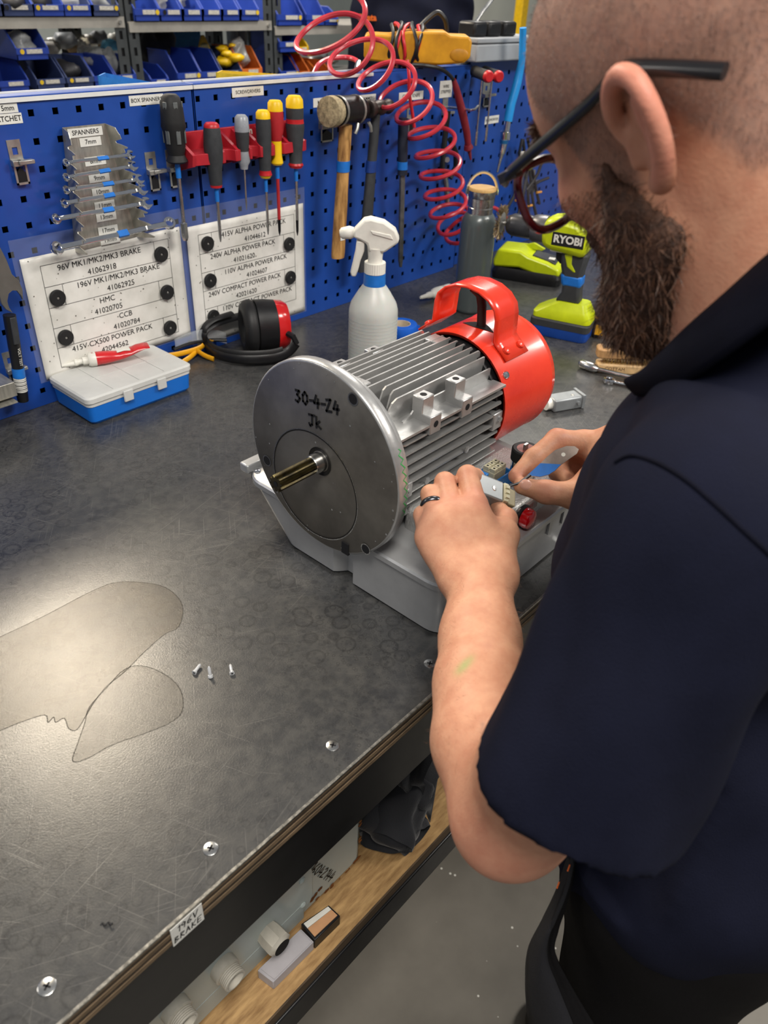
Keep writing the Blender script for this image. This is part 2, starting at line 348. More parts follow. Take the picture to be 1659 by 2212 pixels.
# ------------------------------------------------------------------ pegboards
PZ = 1.345
def pegboard(x0, x1, first, ncol, y, label, ztop=1.366):
    t = thing('pegboard', label, 'pegboard', ((x0+x1)/2, y, TZ))
    hs = .0046; xs = [x0]+[v for i in range(ncol) for v in (first+i*.038-hs, first+i*.038+hs)]+[x1]
    zs = [TZ+.0005]+[v for r in range(11, -1, -1) for v in (PZ-r*.038-hs, PZ-r*.038+hs)]+[ztop]
    mb = MB(); nz = len(zs); vs = [(x, yy, z) for yy in (y, y+.0018) for x in xs for z in zs]; N = len(xs)*nz; fs = []
    for i in range(len(xs)-1):
        for j in range(nz-1):
            a, b, c, d = i*nz+j, (i+1)*nz+j, (i+1)*nz+j+1, i*nz+j+1
            if i % 2 and j % 2:
                for p, q in ((a, b), (b, c), (c, d), (d, a)): fs.append((q, p, p+N, q+N))
            else: fs.append((a, b, c, d))
    mb.add(vs, fs); obj('perforated_sheet', mb, BLUE, t, smooth=False)
    obj('backing', MB().bb(x0, x1, y+.022, y+.024, TZ+.0005, ztop-.001), HOLE, t)
    obj('side_flange', MB().bb(x0, x0+.0016, y, y+.024, TZ+.0005, ztop), BLUE, t); obj('side_flange', MB().bb(x1-.0016, x1, y, y+.024, TZ+.0005, ztop), BLUE, t)
    obj('top_flange', MB().bb(x0, x1, y-.0012, y+.026, ztop, ztop+.0022), BLUE, t, bevel=.0008)
    return t
pb1 = pegboard(-.950, .2860, 0-24*.038, 32, 0, 'blue perforated tool panel carrying the spanner rack and left paper sheet')
pb2 = pegboard(.2885, 1.078, .2967, 21, 0, 'blue perforated tool panel carrying the screwdrivers and hammers')
pb3 = pegboard(1.083, 2.30, 1.097, 32, .010, 'blue perforated tool panel behind the flask and drill, beside the head', 1.372)
TRIM = mat('white_highlight_strip', (226, 226, 222), .3, 0, .05, 40)  # white strip also stands for light caught by the rolled top edge
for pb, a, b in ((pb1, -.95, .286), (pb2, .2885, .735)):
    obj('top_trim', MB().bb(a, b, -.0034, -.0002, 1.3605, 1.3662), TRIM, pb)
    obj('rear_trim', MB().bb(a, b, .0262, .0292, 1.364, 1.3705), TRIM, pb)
# ------------------------------------------------------------------ stuck-on labels
def sticker(x, z, w, h, lines, size, label, y=0., tilt=0., nm='name_sticker', parent=None):
    M = Matrix.Translation((x, y-.0005, z)) @ Matrix.Rotation(tilt, 4, 'Y') @ Matrix.Rotation(PI/2, 4, 'X')
    t = parent or thing(nm, label, 'label', (x, y, z-h/2), group='name stickers on the tool panels')
    obj('paper', MB().box((0, 0, 0), (w, h, .0006), M), LABEL, t)
    for k, s in enumerate(lines):
        obj('lettering', text_mb(s, size, M @ Matrix.Translation((0, (len(lines)/2-.5-k)*size*1.15, .0006)), bold=size*.01), INK, t)
    return t
sticker(-.0335, 1.3535, .030, .0120, ['5mm'], .0095, 'white sticker reading 5mm at the upper left panel edge')
sticker(-.0380, 1.3400, .046, .0135, ['RATCHET'], .0098, 'white sticker reading RATCHET just below the 5mm one')
sticker(.1960, 1.3500, .064, .0145, ['BOX SPANNERS'], .0082, 'white sticker reading BOX SPANNERS beside the grey hex driver')
sticker(.4065, 1.3500, .072, .0150, ['SCREWDRIVERS'], .0080, 'white sticker reading SCREWDRIVERS above the red rack')
sticker(.597, 1.3215, .060, .0160, ['MALLETS'], .0095, 'white sticker reading MALLETS behind the hammer head')
sticker(.722, 1.320, .050, .0150, ['HAMMERS'], .0085, 'white sticker mostly hidden behind the dark hammer head')
sticker(.862, 1.3165, .082, .0165, ['CRAFT KNIFE'], .0100, 'white sticker half hidden by the red coil, right of the hammers')
sticker(.984, 1.323, .046, .034, ['WIRE', 'STRIPPER'], .0092, 'square two-line white sticker above the long hook')
sticker(1.196, 1.243, .060, .0175, ['SCREWDRIVER'], .0082, 'white sticker behind the thin driver shafts right of the seam', y=.01)
sticker(1.148, 1.069, .050, .0200, ['METRIC'], .0090, 'white sticker seen through the flask carrying loop', y=.01)
sticker(1.222, 1.068, .052, .0180, ['IMPERIAL'], .0085, 'white sticker at the right of the flask carrying loop', y=.01)
sticker(1.330, 1.100, .070, .0180, ['TERMINALS'], .0085, 'white sticker beside the eyeglass hinge, on the right panel', y=.01)
# ------------------------------------------------------------------ hoist power pack: electric motor on a silver base
SILVER = mat('silver_paint', (186, 187, 188), .34, .55, .07, 25, bump=.04, bscale=300)
SILVERR = mat('silver_hammer_paint', (196, 196, 194), .34, .5, .1, 60, bump=.7, bscale=420)
CAST = mat('cast_aluminium_paint', (178, 178, 177), .32, .65, .08, 40, bump=.06, bscale=250)
FACE = mat('machined_flange_face', (138, 134, 127), .40, .75, .22, 9, col2=(98, 94, 89))
REDP = mat('red_enamel', (226, 62, 36), .28, 0, .10, 12, coat=.3, col2=(208, 48, 28))
AY, AZ = -.668, 1.074
def X_(y, z): return frame((0, y, z), (0, -1, 0), (-1, 0, 0))          # looking at the flange: right = -y, up = z, out = -x
MX = Matrix.Translation((0, AY, AZ)) @ Matrix.Rotation(PI/2, 4, 'Y')     # lathe z -> world x
mo = thing('power_pack', 'silver electric motor with round flange and red fan cowl on a silver base box', 'motor', (.1, -.67, TZ))
def rrect(x0, x1, y0, y1, r, n=5):
    out = []
    for cx, cy, a0 in ((x1-r, y1-r, 0), (x0+r, y1-r, PI/2), (x0+r, y0+r, PI), (x1-r, y0+r, 3*PI/2)):
        for k in range(n+1): a = a0+PI/2*k/n; out.append((cx+r*math.cos(a), cy+r*math.sin(a)))
    return out
bx0, bx1, by0, by1 = -.053, .265, -.852, -.508
def base_poly(ins, notch=.014, y1=by1):
    P = rrect(bx0+ins, bx1-ins, by0+ins, y1-ins, .030-ins*.5, 7); out = []
    for k, p in enumerate(P):
        out.append(p); q = P[(k+1) % len(P)]
        if abs(p[0]-(bx0+ins)) < 1e-6 and abs(q[0]-(bx0+ins)) < 1e-6:
            yc = -.694
            out += [(bx0+ins, yc+.022), (bx0+ins+notch*.25, yc+.018), (bx0+ins+notch, yc+.010), (bx0+ins+notch, yc-.004), (bx0+ins+notch*.3, yc-.010), (bx0+ins, yc-.012)]
    return out
mb = MB(); rings = [(TZ+.0005, .006, by1-.066), (TZ+.004, .001, by1-.062), (TZ+.070, 0, by1)]; n_ = len(base_poly(0)); vs = []
for z, ins, y1_ in rings: vs += [(x, y, z) for x, y in base_poly(ins, .014, y1_)]
fs = [tuple(range(n_))[::-1]]+[(r*n_+i, r*n_+(i+1) % n_, (r+1)*n_+(i+1) % n_, (r+1)*n_+i) for r in range(2) for i in range(n_)]+[tuple(2*n_+i for i in range(n_))]
obj('base_tray', mb.add(vs, fs), SILVER, mo, ang=30)
def stack(rings):
    n = len(rings[0][0]); vs = [(x, y, z) for P, z in rings for x, y in P]
    return vs, [tuple(range(n))[::-1]]+[(r*n+i, r*n+(i+1) % n, (r+1)*n+(i+1) % n, (r+1)*n+i) for r in range(len(rings)-1) for i in range(n)]+[tuple((len(rings)-1)*n+i for i in range(n))]
R_ = lambda d: rrect(bx0-.004+d, bx1+.004-d, by0-.004+d, by1+.004-d, max(.008, .034-d), 7)
obj('lid', MB().add(*stack([(R_(0), TZ+.0705), (R_(0), TZ+.077), (R_(.002), TZ+.0795), (R_(.010), TZ+.0805), (R_(.022), TZ+.086)])), SILVER, mo, ang=25)
for (x, y) in ((bx0+.012, by0+.010), (bx1-.012, by0+.010), (bx0+.012, by1-.010), (bx1-.012, by1-.010), (.11, by0+.006)):
    obj('lid_screw', MB().lathe([(.0045, 0), (.0045, .003), (.003, .0042), (0, .0042)], 12, Matrix.Translation((x, y, TZ+.079)), cap=False), CHROME, mo)
obj('side_lug', MB().bb(-.050, -.012, by1-.001, by1+.016, .975, .988), SILVER, mo, bevel=.002)
obj('lug_bolt', MB().cyl((-.032, by1+.009, .958), (-.032, by1+.009, .975), .0045, n=10), ZINC, mo)
for x in (.155, .19): obj('drain_rib', MB().bb(x, x+.008, by0-.0025, by0, TZ+.048, TZ+.068), SILVER, mo)
# raised terminal box
blk0, blk1 = -.004, .212
T_ = lambda d: rrect(blk0+d, blk1-d, -.838+d, -.742-d*.2, .006, 3)
obj('terminal_box', MB().add(*stack([(T_(-.001), TZ+.084), (T_(.0), TZ+.104), (T_(.002), TZ+.110), (T_(.005), TZ+.112)])), SILVERR, mo, ang=50)
BT = TZ+.112
# flange
fl = obj('flange', MB().lathe([(.118, -.0555), (.119, -.057), (.119, -.068), (.1175, -.0698), (.1165, -.070)], 72, MX, cap=True), CAST, mo)
fc = MB().lathe([(.1165, -.0699), (.1160, -.0703), (.0, -.0703)], 72, MX, cap=False); obj('flange_face', fc, FACE, mo)
gr = MB(); gm = X_(-.657, 1.036)
def ring2(mb, r0, r1, M, z, n=56):
    vs = [(r*math.cos(2*PI*i/n), r*math.sin(2*PI*i/n), z) for r in (r0, r1) for i in range(n)]
    return mb.add(vs, [(i, (i+1) % n, n+(i+1) % n, n+i) for i in range(n)], M)
GRV = mat('groove_shade_and_seal', (34, 32, 30), .5, .3, .2, 60)  # flat dark ring paints the groove's shade; the shaft seal shares it
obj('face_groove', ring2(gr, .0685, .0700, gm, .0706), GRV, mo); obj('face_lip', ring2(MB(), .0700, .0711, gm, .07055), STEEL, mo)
for u, v in ((763, 862), (790, 1186), (577, 995)):
    p = at(u, v, 0, -.0705); h = obj('bolt_hole', MB().disc((0, 0, .0708), .0062, 18, X_(p.y, p.z)), HOLE, fl)
    ring2(mbh := MB(), .0060, .0074, X_(p.y, p.z), .0709, 18); obj('hole_rim', mbh, STEEL, h)
p = at(746, 1186, 0, -.0705); obj('rim_slot', MB().box((0, 0, 0), (.003, .011, .016), Matrix.Translation((-.0700, p.y, p.z+.001))), HOLE, fl)
# machining blemishes on the face
rnd = random.Random(3); bl = MB()
for k in range(34):
    a = rnd.uniform(0, 2*PI); r = rnd.uniform(.02, .112) if k < 14 else rnd.uniform(.108, .116); bl.disc((r*math.cos(a), r*math.sin(a), .0706), rnd.uniform(.0005, .0014), 7, X_(AY, AZ))
obj('paint_chips', bl, CAST, fl)
# felt pen date
M0 = X_(AY, AZ); pa = M0.inverted() @ at(638, 866, 0, -.0705); pb_ = M0.inverted() @ at(736, 897, 0, -.0705)
ang = math.atan2(pb_.y-pa.y, pb_.x-pa.x); MW = M0 @ Matrix.Translation((pa.x, pa.y, .0706)) @ Matrix.Rotation(ang, 4, 'Z')
wd = MB(); stroke(wd, pen('30-4-Z4', 0, 0, .0145, .1), MW, .0030); stroke(wd, pen('Jk', .019, -.0245, .0135, .1), MW, .0028)
obj('handwriting', wd, INK, fl)
gp = MB()                                      # green paint pen squiggle on the rim ring
for k in range(26):
    a = math.radians(28-k*1.5); a2 = math.radians(28-(k+1)*1.5); r = .1192
    x0 = -.060+.003*math.sin(k*2.1); x1 = -.060+.003*math.sin((k+1)*2.1)
    gp.add([(x0-.0007, AY-r*math.cos(a), AZ+r*math.sin(a)), (x0+.0007, AY-r*math.cos(a), AZ+r*math.sin(a)), (x1+.0007, AY-r*math.cos(a2), AZ+r*math.sin(a2)), (x1-.0007, AY-r*math.cos(a2), AZ+r*math.sin(a2))], [(0, 1, 2, 3)])
obj('green_pen_mark', gp, mat('green_paint_pen', (40, 150, 70), .5), fl)
# shaft with greasy splines
BRZ = mat('greased_spline_steel', (96, 86, 52), .22, .9, .5, 90, col2=(38, 34, 22), coat=.6)
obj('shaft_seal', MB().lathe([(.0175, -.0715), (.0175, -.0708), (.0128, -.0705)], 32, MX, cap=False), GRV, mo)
obj('shaft', MB().lathe([(.0118, -.066), (.0118, -.081), (.0112, -.0825), (.0112, -.084), (.0105, -.085)], 32, MX), STEEL, mo)
sp = []; ns = 10
for i in range(ns*4):
    a = 2*PI*i/(ns*4); r = .0100 if (i % 4) in (0, 1) else .0072; sp.append((r*math.cos(a), r*math.sin(a)))
obj('splined_end', MB().prism(sp, -.138, -.084, MX), BRZ, mo, ang=20)
obj('centre_drilling', MB().disc((0, 0, .1383), .0032, 14, X_(AY, AZ)), HOLE, mo)
# end bell and finned body
obj('end_bell', MB().lathe([(.108, -.0556), (.1085, -.050), (.106, -.040), (.092, -.033), (.066, -.026), (.060, -.020)], 64, MX), CAST, mo)
obj('stator_core', MB().lathe([(.046, -.035), (.046, .182), (.040, .186)], 40, MX), mat('stator_gap_shade', (46, 47, 48), .6, .2, .15, 40), mo)  # core coloured dark to deepen the shade in the fin gaps
obj('rear_bell', MB().lathe([(.060, .166), (.076, .170), (.076, .196), (.055, .200)], 48, MX), BLACKPL, mo)
def fin_profile(x0, x1, h, ch=.010):
    return [(x0, 0), (x0, h*.62), (x0+ch*.5, h*.92), (x0+ch, h), (x1-.003, h), (x1, h-.003), (x1, 0)]
def fin(pos, side, depth, h0, x0=-.026, x1=.176, th=.0022):
    # side 'top': plate standing in z at y offset pos; 'right'/'left': plate lying flat at z offset pos
    if side in ('top', 'bottom'):
        s = 1 if side == 'top' else -1
        M = Matrix(((1, 0, 0, 0), (0, 0, 1, AY+pos), (0, s, 0, AZ+s*h0), (0, 0, 0, 1)))
    else:
        s = -1 if side == 'right' else 1
        M = Matrix(((1, 0, 0, 0), (0, s, 0, AY+s*h0), (0, 0, 1, AZ+pos), (0, 0, 0, 1)))
    obj('fin', MB().prism(fin_profile(x0, x1, depth), -th/2, th/2, M), CAST, mo, smooth=False)
HT = .0785
for k in range(9):
    y = -.036+k*.0115; base = math.sqrt(max(.0, .046**2-y*y))-.003; fin(y, 'top', HT-base-.004*abs(k-4)/4, base, x0=-.028 if k not in (0, 1) else .0)
for k in range(8):
    z = .031-k*.0138; base = math.sqrt(max(.0, .046**2-z*z))-.003; fin(z, 'right', HT-base+.001, base)
for k in range(9):
    z = .030-k*.0112; base = math.sqrt(max(.0, .046**2-z*z))-.003; fin(z, 'left', HT-base, base)
for k in range(5):
    y = -.024+k*.012; base = math.sqrt(max(.0, .046**2-y*y))-.003; fin(y, 'bottom', .018, base)
# broken-edge webs and corner shelf between the fin groups
def web(x0, x1, M, h, th=.0022):
    obj('corner_web', MB().prism([(x0, 0), (x0, h*.35), (x0+.014, h*.55), (x0+.022, h*.9), (x0+.03, h), (x1, h), (x1, 0)], -th/2, th/2, M), CAST, mo, smooth=False)
Mweb = Matrix(((1, 0, 0, 0), (0, 0, 1, AY-.046), (0, 1, 0, AZ+.034), (0, 0, 0, 1))); web(-.026, .172, Mweb, .036)
Mweb = Matrix(((1, 0, 0, 0), (0, 0, 1, AY-.0565), (0, 1, 0, AZ+.038), (0, 0, 0, 1))); web(.004, .172, Mweb, .020)
obj('corner_shelf', MB().bb(-.028, .174, AY-.082, AY-.044, AZ+.0405, AZ+.0435), CAST, mo)
obj('corner_shelf', MB().bb(-.028, .174, AY+.060, AY+.084, AZ+.036, AZ+.039), CAST, mo)
def boss(x, sy):
    y0 = AY+sy*.054; y1 = AY+sy*.083
    b_ = obj('foot_pad', MB().bb(x-.010, x+.010, min(y0, AY+sy*.070), max(y0, AY+sy*.070), AZ+.036, AZ+.0715), CAST, mo, bevel=.0012)
    b2 = obj('foot_pad', MB().bb(x-.010, x+.010, min(y1, AY+sy*.068), max(y1, AY+sy*.068), AZ+.030, AZ+.053), CAST, mo, bevel=.0012)
    obj('pad_hole', MB().disc((x, AY+sy*.062, AZ+.0717), .0042, 14), HOLE, b_)
    obj('pad_hole', MB().disc((0, 0, 0), .0042, 14, frame((x, AY+sy*.0832, AZ+.042), (1, 0, 0), (0, sy, 0))), HOLE, b2)
for x in (.032, .092): boss(x, -1)
for x in (.025, .085): boss(x, 1)
def bracket(x, y, z, dx, dy, dz):
    b_ = obj('bracket', MB().bb(x-dx, x+dx, y-dy, y+dy, z-dz, z+dz), CAST, mo, bevel=.0015)
    obj('bracket_bolt', MB().cyl((x+dx*.2, y-dy-.003, z+dz*.2), (x+dx*.2, y+dy*.2, z+dz*.2), .0038, n=6), CHROME, b_)
bracket(-.018, AY-.073, AZ-.030, .016, .010, .010); bracket(.168, AY-.071, AZ-.006, .010, .010, .012)
bracket(-.012, AY+.004, AZ+.068, .016, .012, .009); bracket(.160, AY+.022, AZ+.068, .012, .010, .009)
for x, z in ((.028, -.034), (.105, -.023)):
    obj('pin_mark', MB().lathe([(.005, 0), (.005, .0015), (.003, .002), (0, .002)], 6, frame((x, AY-.0795, AZ+z), (1, 0, 0), (0, -1, 0)), cap=False), CAST, mo)
# red cowl
CW = .0835
cw = obj('fan_cowl', MB().lathe([(CW-.003, .180), (CW, .1785), (CW, .286), (CW+.0012, .289), (CW-.0004, .292), (CW-.002, .300), (CW-.010, .309), (.060, .312), (.0, .313)], 64, MX, cap=False), REDP, mo, solid=.002)
obj('cowl_shadow_ring', MB().lathe([(CW-.004, .186), (.0, .187)], 48, MX, cap=False), HOLE, cw)
for a in (-34, 205, 90+52):
    a = math.radians(a); c = Vector((.190, AY-CW*math.cos(a), AZ+CW*math.sin(-a)))
    nrm = Vector((0, -math.cos(a), -math.sin(a))); obj('cowl_screw', MB().lathe([(.0055, 0), (.0055, .0012), (.0042, .0035), (0, .0042)], 10, frame(c, (1, 0, 0), nrm), cap=False), CHROME, cw)
hx0, hx1 = .199, .249
path = [(-.7305, 1.1340), (-.7130, 1.1487), (-.7085, 1.153), (-.7078, 1.165), (-.7070, 1.180)]
for k in range(9): a = PI*k/8; path.append((-.6585-.0485*math.cos(a), 1.181+.031*math.sin(a)))
path += [(-.6100, 1.178), (-.6092, 1.165), (-.6085, 1.154), (-.6045, 1.1500), (-.5855, 1.1340)]
hb = MB().grid(lambda u, v: (hx0+(hx1-hx0)*v, *path[min(len(path)-1, round(u*(len(path)-1)))]), len(path), 5)
hd = obj('carry_handle', hb, REDP, cw, solid=.003, ang=50)
for x in (.209, .240):
    for (y, z, s) in ((-.7222, 1.1432, -1), (-.5945, 1.1430, 1)):
        obj('handle_screw', MB().lathe([(.0058, 0), (.0052, .003), (.003, .0042), (0, .0044)], 12, frame((x, y, z), (1, 0, 0), (0, s*.64, .77)), cap=False), REDP, cw)
obj('cowl_slot', MB().grid(lambda u, v: (.222+.020*(v-.5)*math.sin(PI*min(max(u, .02), .98)), AY+(CW+.0008)*math.sin((u-.5)*.6+.02), AZ+(CW+.0012)*math.cos((u-.5)*.6+.02)), 12, 5), HOLE, cw)
obj('cable_stub', MB().tube([(.222, AY-.004, AZ+.06), (.224, AY-.002, AZ+.085), (.226, AY+.002, AZ+.11), (.222, AY+.004, AZ+.125), (.214, AY+.010, AZ+.134)], .0062, 10), mat('brown_black_sleeve', (36, 24, 20), .5, 0, .2, 60), cw)
# terminal box fittings
p = at(1140, 1120, 1, -.848)
LAMP = mat('red_lens', (200, 16, 26), .12, 0, .1, 30, trans=.15, coat=.6)
ML = frame((p.x, -.8385, p.z), (1, 0, 0), (0, -1, 0))
lp = obj('indicator_lamp', MB().lathe([(.0128, .004), (.0132, .010), (.0120, .0145), (.008, .017), (0, .018)], 28, ML, cap=False), LAMP, mo)
obj('lamp_bezel', MB().lathe([(.0150, 0), (.0150, .004), (.0128, .005)], 28, ML), BLACKPL, lp)
pl = at(1153, 1083, 2, BT-.002)
obj('rating_plate', MB().box((p.x+.012, -.8392, BT-.010), (.044, .0012, .016)), mat('engraved_red_label', (170, 150, 146), .5, 0, .25, 120), mo)
obj('lettering', text_mb('BRAKE', .008, frame((p.x+.012, -.8400, BT-.010), (1, 0, 0), (0, -1, 0))), RED, mo)
pc = at(1137, 970, 2, 1.058)
cap = obj('capacitor_can', MB().lathe([(.0165, 0), (.0165, .038)], 28, Matrix.Translation((pc.x, pc.y, BT-.006))), CHROME, mo)
cz = BT+.032
obj('capacitor_sleeve', MB().lathe([(.0178, 0), (.0178, .014), (.0160, .0155), (.0118, .0150)], 28, Matrix.Translation((pc.x, pc.y, cz))), RUBBER, cap)
obj('capacitor_seal', MB().lathe([(.0118, .0150), (.0, .0152)], 24, Matrix.Translation((pc.x, pc.y, cz)), cap=False), mat('brick_red_seal', (150, 88, 80), .5), cap)
obj('solder_tag', MB().bb(pc.x-.006, pc.x+.001, pc.y-.0015, pc.y+.0015, cz+.015, cz+.0225), ZINC, cap)
pk = at(1064, 1040, 2, BT+.004); kx, ky = pk.x, pk.y
BLUEC = mat('blue_housing', (40, 120, 196), .4, 0, .08, 40)
hs = MB(); MK = Matrix.Translation((kx, ky, BT-.002))
for (x0, x1, y0, y1) in ((-.021, .021, -.015, -.0125), (-.021, .021, .0125, .015), (-.021, -.0185, -.0125, .0125), (.0185, .021, -.0125, .0125)): hs.bb(x0, x1, y0, y1, 0, .020, MK)
cs = obj('connector_housing', hs, BLUEC, mo, bevel=.0008)
obj('housing_floor', MB().bb(-.0185, .0185, -.0125, .0125, 0, .003, MK), BLUEC, cs)
for sx in (-1, 1):
    obj('locking_lever', MB().bb(sx*.024-.003, sx*.024+.003, -.006, .006, .004, .016 if sx > 0 else .030, MK), BLUEC, cs, bevel=.001)
    obj('lever_pin', MB().cyl(MK @ Vector((sx*.0265, -.001, .010)), MK @ Vector((sx*.030, -.001, .010)), .0035, n=12), BLUEC, cs)
CREAM = mat('cream_insert', (206, 200, 170), .5, 0, .1, 60)
ins = obj('contact_insert', MB().bb(-.013, .013, -.009, .009, .003, .026, MK), CREAM, cs, bevel=.001)
for ix in (-1, 0, 1):
    for iy in (-1, 1):
        q = obj('contact_tower', MB().bb(ix*.0085-.0036, ix*.0085+.0036, iy*.0048-.0036, iy*.0048+.0036, .026, .031, MK), CREAM, cs)
        obj('contact_hole', MB().disc((ix*.0085, iy*.0048, .0312), .0015, 8, MK), HOLE, q)
# ------------------------------------------------------------------ paper sheets in sleeves with magnets
PAPER = mat('grubby_paper', (234, 232, 226), .55, 0, .08, 9, col2=(200, 198, 190), coat=.2)
SLEEVE = mat('clear_sleeve', (200, 204, 214), .18, 0, .05, 20, alpha=.07)
def rect_line(mb, x0, z0, x1, z1, y, w=.0007):
    if abs(x1-x0) > abs(z1-z0): mb.add([(x0, y, z0-w/2), (x1, y, z1-w/2), (x1, y, z1+w/2), (x0, y, z0+w/2)], [(0, 1, 2, 3)])
    else: mb.add([(x0-w/2, y, z0), (x0+w/2, y, z0), (x1+w/2, y, z1), (x1-w/2, y, z1)], [(0, 1, 2, 3)])
def sheet(x0, x1, z0, z1, tx0, tx1, tz1, rh, rows, leftrows, label, cw=.030, hair=.0003):
    t = thing('notice_sheet', label, 'sheet', ((x0+x1)/2, -.003, z0), group='paper part lists on the tool panels')
    f = lambda x, z: -.0035-hair*math.exp(-((x-x1+.05)**2)/.0016)*math.exp(-((z-z1+.02)**2)/.0009)
    pg = MB().grid(lambda u, v: (x0+(x1-x0)*u, f(x0+(x1-x0)*u, z0+(z1-z0)*v), z0+(z1-z0)*v), 30, 22)
    obj('paper', pg, PAPER, t, solid=.0005)
    obj('sleeve', MB().bb(x0-.010, x1+.006, -.0022, -.0016, z0-.004, z1+.030), SLEEVE, t)
    ln = MB(); y = -.0042; n = len(rows); bot = tz1-n*rh
    for k in range(n+1): rect_line(ln, tx0, tz1-k*rh, tx1, tz1-k*rh, y)
    rect_line(ln, tx0, bot, tx0, tz1, y); rect_line(ln, tx1, bot, tx1, tz1, y)
    for k in range(n):
        x = tx0+cw if k in leftrows else tx1-cw; rect_line(ln, x, tz1-(k+1)*rh, x, tz1-k*rh, y)
    obj('table_lines', ln, INK, t)
    for k, (a, b) in enumerate(rows):
        xc = (tx0+cw+tx1)/2 if k in leftrows else (tx0+tx1-cw)/2; zc = tz1-(k+.5)*rh
        for j, s in enumerate((a, b)):
            obj('print', text_mb(s, .0135, Matrix.Translation((xc, y-.0002, zc+.0085-j*.0170)) @ Matrix.Rotation(PI/2, 4, 'X')), INK, t)
    ms = MB(); rr = random.Random(int(x0*1000)+5)
    for k in range(70): ms.disc((rr.uniform(x0+.004, x1-.004), rr.uniform(z0+.004, z1-.004), 0), rr.uniform(.0004, .0013), 6, Matrix(((1, 0, 0, 0), (0, 0, 1, y-.0003), (0, 1, 0, 0), (0, 0, 0, 1))))
    tag(obj('dirt_specks', ms, mat('greasy_dirt', (96, 92, 84), .6, 0, .2, 50), t), kind='stuff')
    return t
sheet(-.067, .230, .945, 1.147, -.037, .203, 1.131, .0346, [('96V MK1/MK2/MK3 BRAKE', '41062918'), ('196V MK1/MK2/MK3 BRAKE', '41062925'), ('HMC', '41020705'), ('CCB', '41020784'), ('415V CX500 POWER PACK', '42044562')], (1, 3),
      'paper list of brake part numbers, the left of two sheets on the panel')
sheet(.243, .532, .918, 1.143, .268, .506, 1.1255, .0352, [('415V ALPHA POWER PACK', '41044612'), ('240V ALPHA POWER PACK', '41021620'), ('110V ALPHA POWER PACK', '41024607'), ('240V COMPACT POWER PACK', '42021620'), ('110V COMPACT POWER PACK', '42021640')], (0, 2, 4),
      'paper list of power pack numbers, the right of two sheets behind the screwdriver tips')
MG = [(.183, 1.108, 'top right corner of the left sheet'), (-.021, 1.077, 'left side of the left sheet beside 196V'), (.186, 1.039, 'right side of the left sheet beside HMC'), (-.021, 1.009, 'left side of the left sheet beside CCB'), (.183, .972, 'right side of the left sheet beside CX500'),
      (.285, 1.108, 'top left corner of the right sheet'), (.488, 1.070, 'right side of the right sheet beside 240V ALPHA'), (.284, 1.039, 'left side of the right sheet beside 110V ALPHA'), (.489, 1.001, 'right side of the right sheet beside 240V COMPACT'), (.284, .968, 'bottom left of the right sheet by the earmuffs')]
for x, z, w in MG:
    M = frame((x, -.0050, z), (1, 0, 0), (0, -1, 0))
    t = thing('magnet', 'round black magnet at the '+w, 'magnet', (x, -.004, z-.013), group='black magnets holding the sheets')
    obj('disc', MB().lathe([(.0128, 0), (.0134, .0012), (.0134, .0050), (.0124, .0062), (.0032, .0060), (.0026, .0048), (0, .0046)], 26, M, cap=False), RUBBER, t)
    obj('centre_rivet', MB().lathe([(.0022, .0044), (.0016, .0052), (0, .0054)], 10, M, cap=False), ZINC, t)
# ------------------------------------------------------------------ spanner rack and spanners
t = thing('spanner_rack', 'bent sheet steel spanner rack with notched sides on the left panel', 'rack', (.08, 0, 1.147))
RK = mat('brushed_stainless', (190, 187, 176), .38, .75, .2, 30, stretch=(6, 1, 1))
TL, TR, BR, BL = (.042, 1.323), (.113, 1.323), (.141, 1.146), (.027, 1.142)
obj('back_plate', MB().prism([TL, TR, BR, BL], 0, .0012, Matrix(((1, 0, 0, 0), (0, 0, -1, -.004), (0, 1, 0, 0), (0, 0, 0, 1)))), RK, t)
def toothed(a, b, lean):
    a = Vector((a[0], -.004, a[1])); b = Vector((b[0], -.004, b[1])); d = b-a; L = d.length; d.normalize(); o = Vector((lean, -1, 0)).normalized()
    prof = [(0, 0), (.004, .020), (.012, .024)]; n = 8; st = (L-.018)/n
    for i in range(n):
        s = .014+i*st; w = 1+.25*i/n
        prof += [(s, .026*w), (s+st*.30, .027*w), (s+st*.42, .019*w), (s+st*.52, .013*w), (s+st*.66, .014*w), (s+st*.72, .024*w), (s+st*.86, .036*w), (s+st*.96, .034*w)]
    prof += [(L, .014), (L, 0)]
    M = Matrix.Identity(4); nrm = d.cross(o)
    for i in range(3): M[i][0] = d[i]; M[i][1] = o[i]; M[i][2] = nrm[i]; M[i][3] = a[i]
    obj('notched_side', MB().prism(prof, -.0006, .0006, M), RK, t, smooth=False)
toothed(TL, BL, -.10); toothed(TR, BR, .25)
for k, (s, x, z) in enumerate([('SPANNERS', .077, 1.314), ('7mm', .083, 1.300), ('8mm', .086, 1.272), ('9mm', .088, 1.247), ('10mm', .0895, 1.226), ('11mm', .090, 1.205), ('13mm', .0895, 1.187), ('17mm', .089, 1.166), ('19mm', .090, 1.150)]):
    sticker(x, z, .058 if k == 0 else .036, .0125, [s], .0095, 'white sticker reading %s inside the spanner rack' % s, y=-.0058)
